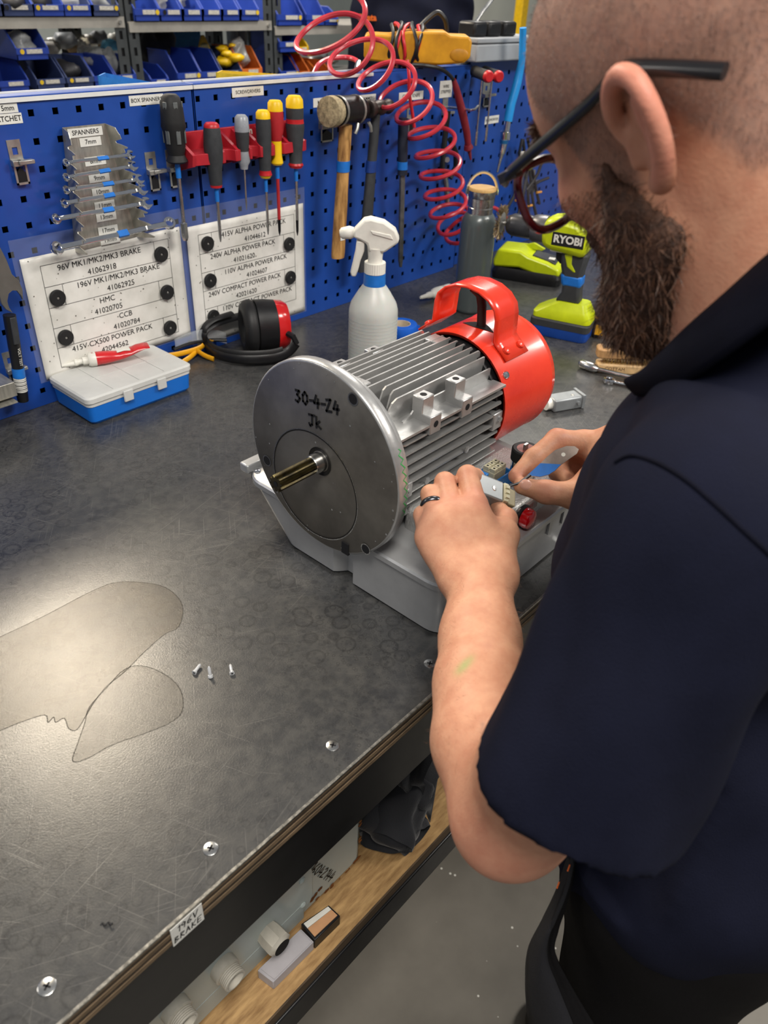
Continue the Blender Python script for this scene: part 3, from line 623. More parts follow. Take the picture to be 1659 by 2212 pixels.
def spanner(p, q, w, nm, label, doubles=False):
    p = Vector(p); q = Vector(q); L = (q-p).length; t = thing('combination_spanner', label, 'spanner', (p+q)/2, group='spanners in the rack')
    M = frame(p, q-p, (0, -.75, .66)); th = w*.42
    sh = [(w*1.0, -w*.42), (L*.5, -w*.36), (L-w*1.1, -w*.42), (L-w*1.1, w*.42), (L*.5, w*.36), (w*1.0, w*.42)]
    obj('shank', MB().prism(sh, -th/2, th/2, M), CHROME, t, bevel=w*.1)
    def ringend(x, sgn):
        MR = M @ Matrix.Translation((x, 0, 0)) @ Matrix.Rotation(sgn*.26, 4, 'Y')
        o = MB(); R0 = w*.95; h = th*.85
        prof = [(w*.58, -h), (R0*.92, -h), (R0, -h*.6), (R0, h*.6), (R0*.92, h), (w*.58, h), (w*.58, -h)]
        o.lathe(prof, 24, MR, cap=False); obj('ring_end', o, CHROME, t)
    ringend(w*.55, 1)
    if doubles: ringend(L-w*.55, -1)
    else:
        a0 = .26; c = (L-w*.45, 0); P = [(c[0]-w*.9, -w*.45)]
        for k in range(9): a = -PI*.62+PI*.35*k/8; P.append((c[0]+w*1.15*math.cos(a), w*1.15*math.sin(a)))
        P += [(c[0]+w*1.1, -w*.60), (c[0]+w*.1, -w*.55), (c[0]-w*.25, -w*.2), (c[0]-w*.25, w*.3), (c[0]+w*.1, w*.55), (c[0]+w*1.0, w*.62)]
        for k in range(9): a = PI*.27+PI*.35*k/8; P.append((c[0]+w*1.15*math.cos(a), w*1.15*math.sin(a)))
        P.append((c[0]-w*.9, w*.45)); obj('open_jaw', MB().prism(P, -th*.75, th*.75, M), CHROME, t, smooth=False)
    obj('size_tape', MB().box((L*.56, 0, 0), (.019, w*.95, th*1.25), M), TAPE, t, bevel=.0006)
SPN = [((138, 352), (285, 334), .0062, '8mm'), ((138, 384), (291, 358), .0066, '9mm'), ((138, 411), (304, 387), .0070, '10mm'), ((133, 440), (311, 409), .0076, '11mm'), ((115, 474), (320, 438), .0084, '13mm'), ((115, 538), (372, 481), .0112, '19mm')]
od = ['topmost', 'second', 'third', 'fourth', 'fifth', 'long bottom']
for k, (a, b, w, s) in enumerate(SPN):
    spanner(at(*a, 1, -.036), at(*b, 1, -.036), w, 'sp', 'chrome spanner with blue tape, %s in the notched steel rack' % od[k], doubles=(k == 5))
# ------------------------------------------------------------------ spring clips
def clip(x, z, y, label, w=.020, h=.060):
    t = thing('tool_clip', label, 'clip', (x, y, z-h), group='steel spring clips on the tool panels')
    M = frame((x, y, z), (1, 0, 0), (0, -1, 0))
    pl = MB()
    for (x0, x1, y0, y1) in ((-w/2, w/2, -.010, 0), (-w/2, -.004, -.020, -.010), (.004, w/2, -.020, -.010), (-w/2, w/2, -.026, -.020)): pl.bb(x0, x1, y0, y1, 0, .0014, M)
    pl.bb(-w/2, w/2, -.034, -.026, .0, .007, M); pl.bb(-w/2, -w/2+.003, -h, -.034, .006, .0074, M); pl.bb(w/2-.003, w/2, -h, -.034, .006, .0074, M); pl.bb(-w/2, w/2, -h, -h+.003, .006, .0074, M)
    obj('mounting_plate', pl, ZINC, t)
    obj('dark_opening', MB().prism([(-w/2+.003, -h+.003), (w/2-.003, -h+.003), (w/2-.003, -.044), (0, -.036), (-w/2+.003, -.044)], .003, .0062, M), BLACKPL, t)
    obj('spring_arm', MB().bb(-.004, w/2+.010, -.032, -.026, .007, .016, M), ZINC, t, bevel=.001)
    obj('spring_arm', MB().bb(-w/2-.002, .002, -.034, -.026, .007, .013, M), ZINC, t, bevel=.001)
    return t
clip(-.036, 1.313, 0, 'empty steel spring clip at the left, under the RATCHET sticker')
clip(.1895, 1.2735, 0, 'empty steel spring clip right of the spanner rack')
clip(.2300, 1.2735, 0, 'steel spring clip holding the grey hex driver')
clip(-.118, 1.010, 0, 'steel spring clip behind the black voltage pen', h=.055)
clip(.598, 1.309, 0, 'wide steel spring clip behind the mallet head', w=.034, h=.058)
clip(.860, 1.300, 0, 'steel spring clip holding the file behind the red coil')
clip(.985, 1.305, 0, 'steel spring clip with the wire strippers')
clip(1.157, 1.330, .01, 'steel spring clip holding the two red-ended T-handle keys', w=.030, h=.055)
clip(1.430, 1.098, .01, 'steel spring clip beside the cheek on the right panel')
# ------------------------------------------------------------------ screwdrivers
def driver(x, y, z1, z2, z3, prof, mats, label, tape=True, shaft_r=.0030, tip='flat', shaftm=None, lean=(0, 0)):
    t = thing('screwdriver', label, 'screwdriver', (x, y, z3), group='screwdrivers hung on the tool panel')
    H = z1-z2; d = Vector((lean[0], lean[1], -1)).normalized(); top = Vector((x, y, z1)); M = frame(top, Vector((1, 0, 0)), d)
    for nm, a, b, mt in mats:
        pr = [(r, s) for r, s in prof if a <= s <= b]
        ri = lambda s: float(np.interp(s, [q[1] for q in prof], [q[0] for q in prof]))
        pr = [(ri(a), a)]+[q for q in pr if a < q[1] < b]+[(ri(b), b)]
        obj(nm, MB().lathe([(r*1.1, s*H) for r, s in pr], 22, M), mt, t)
    L = (z1-z3)/(-d.z); sm = shaftm or STEEL
    if tip == 'flat':
        obj('shaft', MB().lathe([(shaft_r, H*.97), (shaft_r, L-.022), (shaft_r*.8, L-.008), (shaft_r*.35, L)], 12, M), sm, t)
    else:
        obj('shaft', MB().lathe([(shaft_r, H*.97), (shaft_r, L-.030)], 12, M), sm, t)
        obj('tip', MB().lathe([(shaft_r*.95, L-.030), (shaft_r*.8, L-.008), (shaft_r*.25, L)], 10, M), mat('black_oxide', (40, 40, 44), .4, .8), t)
    if tape: obj('blue_tape', MB().lathe([(shaft_r*1.25, H+.001), (shaft_r*1.25, H+.024)], 12, M), TAPE, t)
    return t
P1 = [(.0085, 0), (.0115, .03), (.0130, .12), (.0148, .35), (.0140, .55), (.0108, .75), (.0100, .93), (.0092, 1)]
driver(.2845, -.048, 1.316, 1.214, 1.120, P1, [('cap', 0, .07, RED), ('handle', .07, .96, DARKGREY), ('collar', .96, 1, RED)], 'charcoal screwdriver with red cap, leftmost in the red rack')
GREYT = mat('grey_translucent', (150, 154, 160), .28, 0, .1, 40)
driver(.349, -.048, 1.323, 1.236, 1.166, [(.007, 0), (.0105, .05), (.0118, .25), (.0100, .55), (.0085, .68), (.0105, .85), (.0070, .93), (.0060, 1)], [('cap', 0, .30, GREYT), ('handle', .30, .66, DARKGREY), ('collar', .66, 1, GREYT)], 'small grey screwdriver with silver collar in the red rack', tape=False, shaft_r=.0020)
driver(.398, -.048, 1.327, 1.215, 1.113, [(.008, 0), (.0115, .04), (.0125, .2), (.0118, .5), (.0098, .8), (.0096, .90), (.0110, .95), (.0075, 1)], [('cap', 0, .12, YELLOW), ('handle', .12, .88, DARKGREY), ('collar', .88, .96, RED), ('neck', .96, 1, YELLOW)], 'grey screwdriver with yellow cap and red collar in the red rack', shaft_r=.0026)
REDG = mat('red_rubber', (172, 34, 40), .5, 0, .1, 60)
driver(.429, -.046, 1.340, 1.234, 1.106, [(.009, 0), (.0120, .04), (.0132, .25), (.0125, .45), (.0085, .62), (.0085, .85), (.0105, .97), (.0085, 1)], [('cap', 0, .16, YELLOW), ('handle', .16, .62, REDG), ('neck', .62, 1, YELLOW)], 'red and yellow insulated screwdriver in the red rack', shaft_r=.0032, tip='cross', shaftm=REDG)
driver(.474, -.048, 1.345, 1.224, 1.098, [(.010, 0), (.0140, .05), (.0148, .18), (.0145, .32), (.0158, .42), (.0120, .72), (.0110, .92), (.0130, .96), (.0105, 1)], [('cap', 0, .16, YELLOW), ('upper_grip', .16, .31, DARKGREY), ('red_band', .31, .37, RED), ('grip', .37, .93, DARKGREY), ('collar', .93, 1, RED)], 'thick grey screwdriver with yellow cap and red band, rightmost in the red rack', tip='cross')
HX = [(.009, 0), (.0130, .04), (.0165, .18), (.0175, .38), (.0185, .46), (.0160, .54), (.0150, .75), (.0120, .88), (.0165, .97), (.0130, 1)]
hdv = driver(.2215, -.030, 1.360, 1.258, 1.142, HX, [('handle', 0, 1, RUBBER)], 'black and grey hex box spanner driver hanging left of the red rack', shaft_r=.0036)
obj('hex_socket', MB().lathe([(.0040, 0), (.0066, .006), (.0066, .030), (.0055, .031)], 6, Matrix.Translation((.2215, -.030, 1.130)) @ Matrix.Rotation(0, 4, 'X')), STEEL, hdv)
for z0, z1, r in ((1.350, 1.330, .0172), (1.310, 1.288, .0178)):
    for a in range(6):
        q = 2*PI*a/6+.3; c = Vector((math.cos(q), math.sin(q), 0))
        obj('grip_panel', MB().box((0, 0, 0), (.0075, .0022, abs(z1-z0)), Matrix.Translation((.2215+c.x*(r-.0004), -.030+c.y*(r-.0004), (z0+z1)/2)) @ Matrix.Rotation(q+PI/2, 4, 'Z')), mat('grey_grip_inlay', (92, 96, 96), .55), hdv, bevel=.002)
# red rack
t = thing('screwdriver_rack', 'red moulded plastic rack holding the row of screwdrivers', 'rack', (.385, 0, 1.255))
REDR = mat('red_rack_plastic', (176, 34, 46), .42, 0, .12, 20)
obj('back_strip', MB().bb(.245, .515, -.006, -.0015, 1.258, 1.298), REDR, t, bevel=.001)
bites = [.2845, .316, .349, .3735, .398, .429, .474]; pts = [(.240, -.004), (.240, -.046), (.262, -.050)]
for bxx in bites:
    for k in range(7): a = PI+PI*k/6; pts.append((bxx+.0105*math.cos(a), -.054-.0105*math.sin(a)*1.6))
    pts.append((bxx+.0145, -.056))
pts += [(.500, -.050), (.512, -.020), (.512, -.004)]
obj('socket_shelf', MB().prism(pts, 1.252, 1.270, None), REDR, t, bevel=.0012)
for x0 in (.240, .300, .3325, .3615, .386, .4135, .4515, .4905):
    obj('gusset', MB().prism([(-.004, 1.296), (-.054, 1.270), (-.050, 1.252), (-.004, 1.238)], x0-.003, x0+.003, Matrix(((0, 0, 1, 0), (1, 0, 0, 0), (0, 1, 0, 0), (0, 0, 0, 1)))), REDR, t)
obj('lettering', text_mb('com', .017, Matrix.Translation((.392, -.0066, 1.288)) @ Matrix.Rotation(PI/2, 4, 'X'), bold=.0004), WHITEPL, t)
# ------------------------------------------------------------------ hammers and file
WOODH = mat('oiled_hickory', (196, 150, 88), .5, 0, .3, 18, col2=(120, 80, 40), stretch=(6, 6, 1))
t = thing('hide_mallet', 'mallet with black head, pale hide face and wooden handle with blue tape', 'mallet', (.59, -.05, 1.03), group='hammers on the tool panel')
def strip_handle(nm, x0, z0, x1, z1, ws, y, m, tt, dep=.016):
    pr = []; n = len(ws)
    mb = MB(); vs = []
    for k, (s, w) in enumerate(ws):
        cx = x0+(x1-x0)*s; cz = z0+(z1-z0)*s
        for i in range(14): a = 2*PI*i/14; vs.append((cx+w/2*math.cos(a), y+dep/2*math.sin(a), cz))
    fs = [(k*14+i, k*14+(i+1) % 14, (k+1)*14+(i+1) % 14, (k+1)*14+i) for k in range(n-1) for i in range(14)]+[tuple(range(14))[::-1], tuple((n-1)*14+i for i in range(14))]
    return obj(nm, mb.add(vs, fs), m, tt)
strip_handle('handle', .606, 1.31, .585, 1.034, [(0, .026), (.12, .028), (.25, .028), (.42, .0255), (.60, .030), (.85, .033), (.97, .034), (1, .031)], -.052, WOODH, t, .024)
strip_handle('blue_tape', .5994, 1.223, .5978, 1.203, [(0, .0285), (1, .0280)], -.052, TAPE, t, .0265)
HB = mat('black_cast_head', (34, 34, 35), .34, .5, .2, 40, bump=.2)
hm = Matrix.Translation((.606, -.052, 1.312)) @ Matrix.Rotation(.05, 4, 'Y') @ Matrix.Rotation(.16, 4, 'Z') @ Matrix.Rotation(PI/2, 4, 'Y')
obj('head', MB().lathe([(.021, -.036), (.0265, -.034), (.0265, .034), (.021, .037)], 28, hm), HB, t)
obj('hide_face', MB().lathe([(.0245, -.036), (.0275, -.046), (.0265, -.060), (.018, -.062)], 24, hm), mat('frayed_hide', (176, 160, 126), .85, 0, .35, 120, bump=.8, bscale=160), t)
obj('steel_face', MB().lathe([(.0205, .036), (.0205, .052), (.018, .055)], 24, hm), HB, t)
for s in (-.03, .028): obj('hose_clamp', MB().lathe([(.0273, s-.003), (.0273, s+.003)], 28, hm), ZINC, t)
for x, dx in ((.612, -.004), (.642, .004)): obj('clamp_bolt', MB().tube([(x, -.078, 1.292), (x+dx, -.080, 1.284), (x+dx*2, -.078, 1.275)], .0035, 8), ZINC, t)
obj('label_remnant', MB().box((.5865, -.0640, 1.085), (.012, .0012, .026)), LABEL, t)
t = thing('ball_pein_hammer', 'dark steel hammer with grey rubber handle, right of the mallet', 'hammer', (.68, -.05, .985), group='hammers on the tool panel')
strip_handle('handle', .700, 1.31, .672, .985, [(0, .019), (.15, .021), (.35, .0215), (.38, .025), (.6, .029), (.85, .031), (1, .029)], -.045, DARKGREY, t, .019)
strip_handle('blue_tape', .6905, 1.212, .6880, 1.190, [(0, .0240), (1, .0245)], -.045, mat('dark_blue_tape', (24, 58, 130), .45), t, .021)
hm = Matrix.Translation((.705, -.045, 1.309)) @ Matrix.Rotation(.10, 4, 'Z') @ Matrix.Rotation(PI/2, 4, 'Y')
RUSTY = mat('dull_forged_steel', (86, 80, 76), .45, .85, .35, 40)
obj('head', MB().lathe([(.014, -.034), (.0165, -.032), (.0165, -.022), (.012, -.014), (.0145, -.004), (.0145, .012), (.010, .020), (.0125, .026), (.0145, .034), (.012, .043), (.005, .048)], 22, hm), RUSTY, t)
t = thing('hand_file', 'flat steel file with dark handle and blue tape, hanging behind the coil', 'file', (.80, -.05, .967))
strip_handle('handle', .785, 1.285, .793, 1.172, [(0, .014), (.1, .021), (.5, .025), (.85, .021), (1, .027)], -.045, mat('navy_black_handle', (30, 36, 52), .5), t, .020)
strip_handle('blue_tape', .7905, 1.199, .7920, 1.183, [(0, .0245), (1, .0250)], -.045, TAPE, t, .0215)
obj('blade', MB().prism([(.7860, 1.173), (.8000, 1.173), (.8085, .985), (.8065, .967), (.8015, .967), (.7960, .985)], .042, .047, Matrix(((1, 0, 0, 0), (0, 0, -1, 0), (0, 1, 0, 0), (0, 0, 0, 1)))), mat('file_steel', (128, 128, 126), .5, .9, .2, 60, bump=.4, bscale=900), t)
# ------------------------------------------------------------------ left edge tools
t = thing('hook_spanner', 'flat grey hook spanner at the left edge beside the left sheet', 'spanner', (-.10, -.03, 1.04))
A = [at(u, v, 1, -.030) for u, v in [(-60, 440), (0, 535), (13, 560), (25, 592), (40, 606), (48, 625), (49, 648), (44, 638), (36, 628), (26, 627), (18, 634), (15, 650), (19, 664), (27, 676), (12, 668), (2, 655), (-4, 632), (-12, 610), (-60, 560)]]
obj('blade', MB().prism([(q.x, q.z) for q in A], .026, .032, Matrix(((1, 0, 0, 0), (0, 0, -1, 0), (0, 1, 0, 0), (0, 0, 0, 1)))), mat('grey_forged', (150, 148, 142), .42, .85, .1, 40), t, bevel=.001)
t = thing('voltage_pen', 'black voltage tester pen with blue tape and barcode label at the left edge', 'tester', (-.03, -.02, .93))
a = at(20, 680, 1, -.024); b = at(50, 866, 1, -.024); d = b-a
MP = frame(a, d, (0, -1, 0)); L = d.length
obj('body', MB().tube([a, a+d*.35, a+d*.62], [.0095, .0095, .0088], 14), BLACKPL, t); obj('cap', MB().tube([a+d*.60, a+d*.90, b], [.0092, .0092, .0085], 14), BLACKPL, t)
obj('pocket_clip', MB().box((L*.16, 0, .0100), (L*.30, .0095, .003), MP), DARKGREY, t, bevel=.001)
obj('blue_tape', MB().tube([a+d*.60, a+d*.71], .0097, 14), TAPE, t); obj('barcode_label', MB().tube([a+d*.715, a+d*.875], .0096, 14), LABEL, t)
bars = MB()
for k, (s, w) in enumerate(((.73, .4), (.75, .9), (.775, .4), (.79, 1.1), (.815, .5), (.835, .9), (.855, .4))): bars.tube([a+d*s, a+d*(s+w*.008)], .0098, 14)
obj('barcode', bars, INK, t)
obj('print', text_mb('VOLT TEST', .006, MP @ Matrix.Translation((L*.46, .002, .0096))), WHITEPL, t)
t = thing('steel_bracket', 'square bent steel bracket at the left edge above the bench', 'bracket', (-.12, -.03, .93))
obj('plate', MB().bb(-.30, at(30, 825, 1, -.05).x, -.052, -.004, at(15, 845, 1, -.05).z-.012, at(15, 845, 1, -.05).z+.012), RK, t, bevel=.001)
obj('lip', MB().bb(-.30, at(31, 860, 1, -.05).x, -.060, -.006, at(15, 868, 1, -.05).z-.002, at(15, 868, 1, -.05).z), RK, t)
# ------------------------------------------------------------------ strippers, hook, T-handle keys, air gun, leads
t = thing('wire_stripper', 'dark wire stripper hanging behind the red coil from the long hook', 'pliers', (1.0, -.02, 1.08))
for pts, m_ in (([(968, 240), (962, 290), (958, 330), (955, 370)], RUBBER), ([(972, 300), (985, 330), (985, 360), (972, 385)], BLACKPL), ([(960, 370), (964, 400), (967, 440)], STEEL)):
    obj('handle' if m_ is not STEEL else 'jaw', MB().tube([at(u, v, 1, -.02) for u, v in pts], .0065, 8), m_, t)
obj('pivot', MB().cyl(at(966, 345, 1, -.012), at(966, 345, 1, -.030), .006, n=12), STEEL, t)
t = thing('panel_hook', 'long steel wire hook with upturned end on the middle panel', 'hook', (1.0, -.03, 1.28))
obj('rod', MB().tube([at(962, 232, 1, -.004), at(978, 233, 1, -.03), at(1000, 236, 1, -.06), at(1017, 238, 1, -.085), at(1026, 236, 1, -.094), at(1034, 228, 1, -.098)], .0028, 8), STEEL, t)
obj('plate', MB().bb(.974, .990, -.003, 0, 1.275, 1.300), ZINC, t)
for k, (u, v, tip, lb) in enumerate(((1056, 166, (1062, 308), 'left'), (1078, 166, (1078, 300), 'right'))):
    t = thing('t_handle_key', 'T-handle hex key with red end cap, %s one of the pair on the right panel' % lb, 'hex key', at(*tip, 1, -.05), group='red-ended T-handle keys')
    c = at(u, v, 1, -.080); e = c+Vector((.030, .062, .004)); dd = (e-c).normalized()
    obj('red_cap', MB().tube([c-dd*.004, c, c+dd*.006], [.0095, .0125, .0125], 16), RED, t); obj('grip', MB().tube([c+dd*.006, c+dd*.030, e], [.0130, .0115, .0120], 16), RUBBER, t)
    q = c+dd*.03; w = at(*tip, 1, q.y); obj('shaft', MB().tube([q, (q.x, q.y, q.z-.05), (q.x, q.y, w.z+.03)], .0022, 8), STEEL, t); obj('hex_end', MB().tube([(q.x, q.y, w.z+.03), (q.x, q.y, w.z)], .0032, 6), STEEL, t)
t = thing('air_line_gun', 'bright blue air gun with chrome couplings hanging beside the forehead', 'air gun', at(1068, 372, 1, -.07))
A = lambda u, v: at(u, v, 1, -.075)
obj('blue_hose', MB().tube([A(1130, 60), A(1128, 130), A(1117, 180), A(1104, 225), A(1097, 262)], [.008, .0085, .0105, .0105, .0105], 14), mat('cyan_hose', (34, 140, 214), .35, 0, .08, 30), t)
obj('hose_tail', MB().tube([A(1126, 135), A(1119, 175), A(1111, 205)], .0045, 10), TAPE, t)
obj('coupling', MB().tube([A(1097, 262), A(1094, 282), A(1092, 285), A(1091, 300), A(1090, 302), A(1087, 315), A(1084, 332)], [.0075, .0075, .012, .012, .0095, .009, .0075], 12), CHROME, t)
obj('coupling_ring', MB().tube([A(1089, 302), A(1088, 310)], .0100, 12), mat('blue_anodised', (50, 120, 180), .3, .7), t)
obj('nozzle', MB().tube([A(1084, 332), A(1081, 344), A(1074, 372)], [.006, .004, .0026], 10), STEEL, t)
t = thing('lead_bundle', 'bunch of black test leads with orange ties on the right panel', 'cables', at(1150, 440, 1, -.01))
rr = random.Random(11)
WIRE = mat('black_wire', (38, 38, 42), .5, 0, .1, 50)
for pts in ([(1128, 300), (1122, 330), (1127, 355), (1133, 330), (1130, 302)], [(1140, 300), (1146, 330), (1138, 380), (1128, 430), (1118, 470)], [(1150, 310), (1143, 350), (1147, 400), (1152, 440), (1162, 480)], [(1170, 352), (1162, 375), (1150, 395), (1138, 410)], [(1185, 384), (1165, 392), (1148, 402), (1140, 420)], [(1136, 345), (1150, 370), (1158, 410), (1165, 440)], [(1128, 360), (1140, 400), (1142, 440), (1138, 480)], [(1120, 400), (1110, 425), (1098, 445), (1085, 462)]):
    obj('lead', MB().tube([at(u, v, 1, -.014-rr.random()*.02) for u, v in pts], .0042, 8), WIRE, t)
for u, v in ((1163, 415), (1143, 444), (1117, 432)):
    q = at(u, v, 1, -.03); obj('orange_tie', MB().tube([q+Vector((-.009, 0, 0)), q+Vector((.009, -.004, 0))], .0032, 8), mat('orange_tie', (216, 150, 60), .5), t)
obj('plug', MB().tube([at(1128, 328, 1, -.03), at(1127, 345, 1, -.03)], .006, 10), WHITEPL, t)
# ------------------------------------------------------------------ on top of the panels
t = thing('multimeter', 'yellow multimeter lying on the panel top wrapped in red and black leads', 'multimeter', (.87, .01, 1.369))
rx = Vector((CR[0], CR[1], 0)).normalized(); c0 = at(899, 122, 1, .012); c0.z = 1.3785
ry = Vector((-rx.y, rx.x, 0)); MM = frame(c0, rx, (0, 0, 1))
YM = mat('dirty_yellow_rubber', (218, 156, 22), .48, 0, .2, 14, col2=(176, 118, 16), bump=.1)
prof = [(-.112, .010), (-.108, .002), (-.06, 0), (.05, .0), (.10, .006), (.112, .016), (.113, .046), (.106, .054), (.068, .054), (.056, .060), (-.02, .058), (-.06, .050), (-.106, .050), (-.112, .044)]
obj('case', MB().prism(prof, -.046, .046, MM @ Matrix.Rotation(PI/2, 4, 'X')), YM, t, bevel=.006)
obj('corner_bumper', MB().sphere((.088, -.046, .020), (.020, .003, .013), 16, 8, MM), mat('amber_bumper', (190, 130, 20), .5), t)
LR = mat('red_test_lead', (206, 40, 50), .4); LB = mat('black_test_lead', (24, 24, 27), .45)
def lead(pts, r, m_, nm='test_lead'): return obj(nm, MB().tube(smooth_path(pts), r, 8), m_, t)
def smooth_path(pts, n=7, closed=False):
    P = [np.array(p, float) for p in pts]; out = []; m = len(P)
    for i in range(m if closed else m-1):
        g = (lambda k: P[k % m]) if closed else (lambda k: P[min(max(k, 0), m-1)])
        p0, p1, p2, p3 = g(i-1), g(i), g(i+1), g(i+2)
        for s in np.linspace(0, 1, n, endpoint=False): out.append(tuple(.5*((2*p1)+(-p0+p2)*s+(2*p0-5*p1+4*p2-p3)*s*s+(-p0+3*p1-3*p2+p3)*s**3)))
    if not closed: out.append(tuple(P[-1]))
    return out
for k, (xo, m_, tl) in enumerate(((-.052, LB, .004), (-.044, LR, -.004), (-.036, LB, .006), (-.030, LB, -.002), (-.020, LR, .010), (-.012, LB, -.006), (.004, LR, .004), (.012, LB, .010))):
    pts = [MM @ Vector((xo+tl*math.cos(a)+.004*math.sin(3*a+k), .053*math.cos(a)*(1+.04*(k % 3)), .030+.037*math.sin(a)*(1+.06*(k % 3)))) for a in np.linspace(0, 2*PI, 18, endpoint=False)]
    obj('test_lead', MB().tube(pts, .0035, 8, closed=True), m_, t)
pr = lambda u, v, y: at(u, v, 1, y)
lead([pr(905, 60, .02), pr(925, 40, .01), pr(945, 27, .0), pr(960, 40, -.01), pr(965, 62, -.01), pr(964, 80, -.01)], .005, LB)
obj('plug', MB().tube([pr(964, 82, -.01), pr(950, 72, .0), pr(925, 72, .01)], [.0065, .006, .006], 10), LR, t)
lead([pr(890, 140, -.03), pr(920, 142, -.05), pr(950, 148, -.06), pr(972, 163, -.06), pr(982, 178, -.06)], .004, LB)
lead([pr(880, 130, -.04), pr(884, 165, -.05), pr(884, 200, -.05), pr(890, 240, -.05), pr(895, 275, -.05)], .0035, LR)
obj('probe', MB().tube([pr(980, 172, -.06), pr(985, 190, -.06), pr(998, 240, -.06), pr(1008, 285, -.06), pr(1012, 318, -.06)], [.005, .0075, .0095, .0085, .0070], 12), mat('dark_red_probe', (128, 34, 44), .45), t)
obj('probe_guard', MB().tube([pr(1010, 312, -.06), pr(1012, 320, -.06), pr(1013, 324, -.06)], [.008, .0115, .007], 12), MATS['dark_red_probe'], t)
obj('probe_tip', MB().tube([pr(1013, 322, -.06), pr(1017, 345, -.06)], [.0055, .002], 8), MATS['dark_red_probe'], t)
t = thing('junction_box', 'grey enclosure with two black knobs on top of the right panel', 'box', (1.2, .05, 1.372))
q0 = at(1028, 136, 2, 1.3745); q1 = at(1130, 130, 2, 1.3745); MJ = frame(q0, (q1-q0), (0, 0, 1)); Lj = (q1-q0).length+.08
GREYE = mat('grey_enclosure', (158, 162, 166), .42, 0, .06, 20)
obj('body', MB().bb(0, Lj, 0, .10, .0, .036, MJ), GREYE, t, bevel=.004); obj('lid', MB().bb(-.002, Lj+.002, -.002, .102, .037, .048, MJ), GREYE, t, bevel=.003)
for x in (.035, .090, .150): obj('knob', MB().bb(x-.024, x+.024, .02, .07, .048, .078, MJ), BLACKPL, t, bevel=.006)
obj('cable_gland', MB().tube([MJ @ Vector((-.002, .045, .020)), MJ @ Vector((-.014, .043, .020)), MJ @ Vector((-.026, .040, .018))], [.016, .016, .011], 8), WHITEPL, t)
obj('braided_conduit', MB().tube([at(1022, 118, 1, .02), at(1008, 128, 1, .01), at(993, 140, 1, .012), at(980, 150, 1, .05)], .0085, 12), mat('braided_steel', (150, 152, 150), .4, .8, .4, 400, bump=.6, bscale=700), t)
t = thing('blow_gun', 'sky blue plastic blow gun with thin steel pipe standing on the panel', 'air gun', at(1000, 138, 1, .02))
SKY = mat('sky_blue_plastic', (44, 142, 220), .4, 0, .06, 30)
obj('grip', MB().tube([at(985, 140, 1, .03), at(1003, 112, 1, .03), at(1016, 80, 1, .03), at(1020, 62, 1, .03)], [.010, .013, .013, .010], 12), SKY, t)
obj('trigger', MB().tube([at(1000, 85, 1, .03), at(1012, 62, 1, .03), at(1022, 56, 1, .03)], [.008, .009, .006], 10), SKY, t)
obj('pipe', MB().tube([at(1020, 60, 1, .03), at(1042, 25, 1, .03), at(1068, -8, 1, .03), at(1100, -40, 1, .03)], .0042, 8), STEEL, t)
# ------------------------------------------------------------------ red coil air hose
t = thing('coil_hose', 'red spiral air hose hanging in loops over the panels down to the flask', 'hose', (.95, -.08, .95))
HOSE = mat('red_polyurethane', (196, 52, 66), .3, 0, .12, 14, col2=(168, 36, 50), coat=.3)
def hose_path():
    # centre line of the spiral in (pixel u, pixel v, plane y, loop radius)
    C_ = [(694, -90, -.11, .070), (698, 10, -.11, .070), (718, 80, -.09, .062), (766, 112, -.07, .052), (812, 150, -.07, .049), (862, 195, -.07, .048), (908, 245, -.07, .047), (934, 300, -.075, .047), (948, 350, -.08, .047), (955, 392, -.08, .046), (963, 432, -.08, .045), (975, 470, -.08, .044), (1000, 502, -.075, .042)]
    P = smooth_path([(*at(u, v, 1, y), r) for u, v, y, r in C_], 40); P = np.array(P); c = P[:, :3]; rad = P[:, 3]
    seg = np.linalg.norm(np.diff(c, axis=0), axis=1); s = np.concatenate([[0], np.cumsum(seg)])
    n = 900; ss = np.linspace(0, s[-1], n); cc = np.stack([np.interp(ss, s, c[:, k]) for k in range(3)], 1); rr = np.interp(ss, s, rad)
    T = np.gradient(cc, axis=0); T /= np.linalg.norm(T, axis=1)[:, None]
    pitch = np.interp(ss/s[-1], [0, .25, .5, .7, 1], [.105, .092, .066, .050, .045]); ph = np.concatenate([[0], np.cumsum((ss[1]-ss[0])/pitch[1:]*2*PI)])
    out = []
    nv = np.array([1., 0, 0])
    for k in range(n):
        # loops sag toward level: blend the coil axis with vertical
        ax = T[k]*.62+np.array([0, 0, -1])*.38; ax /= np.linalg.norm(ax)
        nv = nv-ax*(nv@ax); nv /= np.linalg.norm(nv); b = np.cross(ax, nv)
        out.append(tuple(cc[k]+rr[k]*(nv*math.cos(ph[k]+2.4)+b*math.sin(ph[k]+2.4))))
    return out
HP = hose_path()
obj('spiral', MB().tube(HP, .0048, 8), HOSE, t)
e = HP[-1]; tail = [e, tuple(at(1000, 470, 1, -.06)), tuple(at(1060, 448, 1, -.05)), tuple(at(1085, 462, 1, -.04)), tuple(at(1094, 474, 1, -.03)), tuple(at(1070, 481, 1, -.03)), tuple(at(1020, 486, 1, -.02))]
obj('tail', MB().tube(smooth_path(tail), .0048, 8), HOSE, t)
obj('return_loop', MB().tube(smooth_path([tuple(at(*q)) for q in [(678, 160, 1, .05), (690, 138, 1, .06), (715, 126, 1, .07), (745, 124, 1, .06), (765, 128, 1, .04), (776, 138, 1, .02), (778, 148, 1, .01)]]), .0048, 8), HOSE, t)
obj('end_fitting', MB().tube([at(770, 150, 1, .0), at(772, 143, 1, .01), at(775, 135, 1, .02)], [.004, .006, .006], 8), CHROME, t)
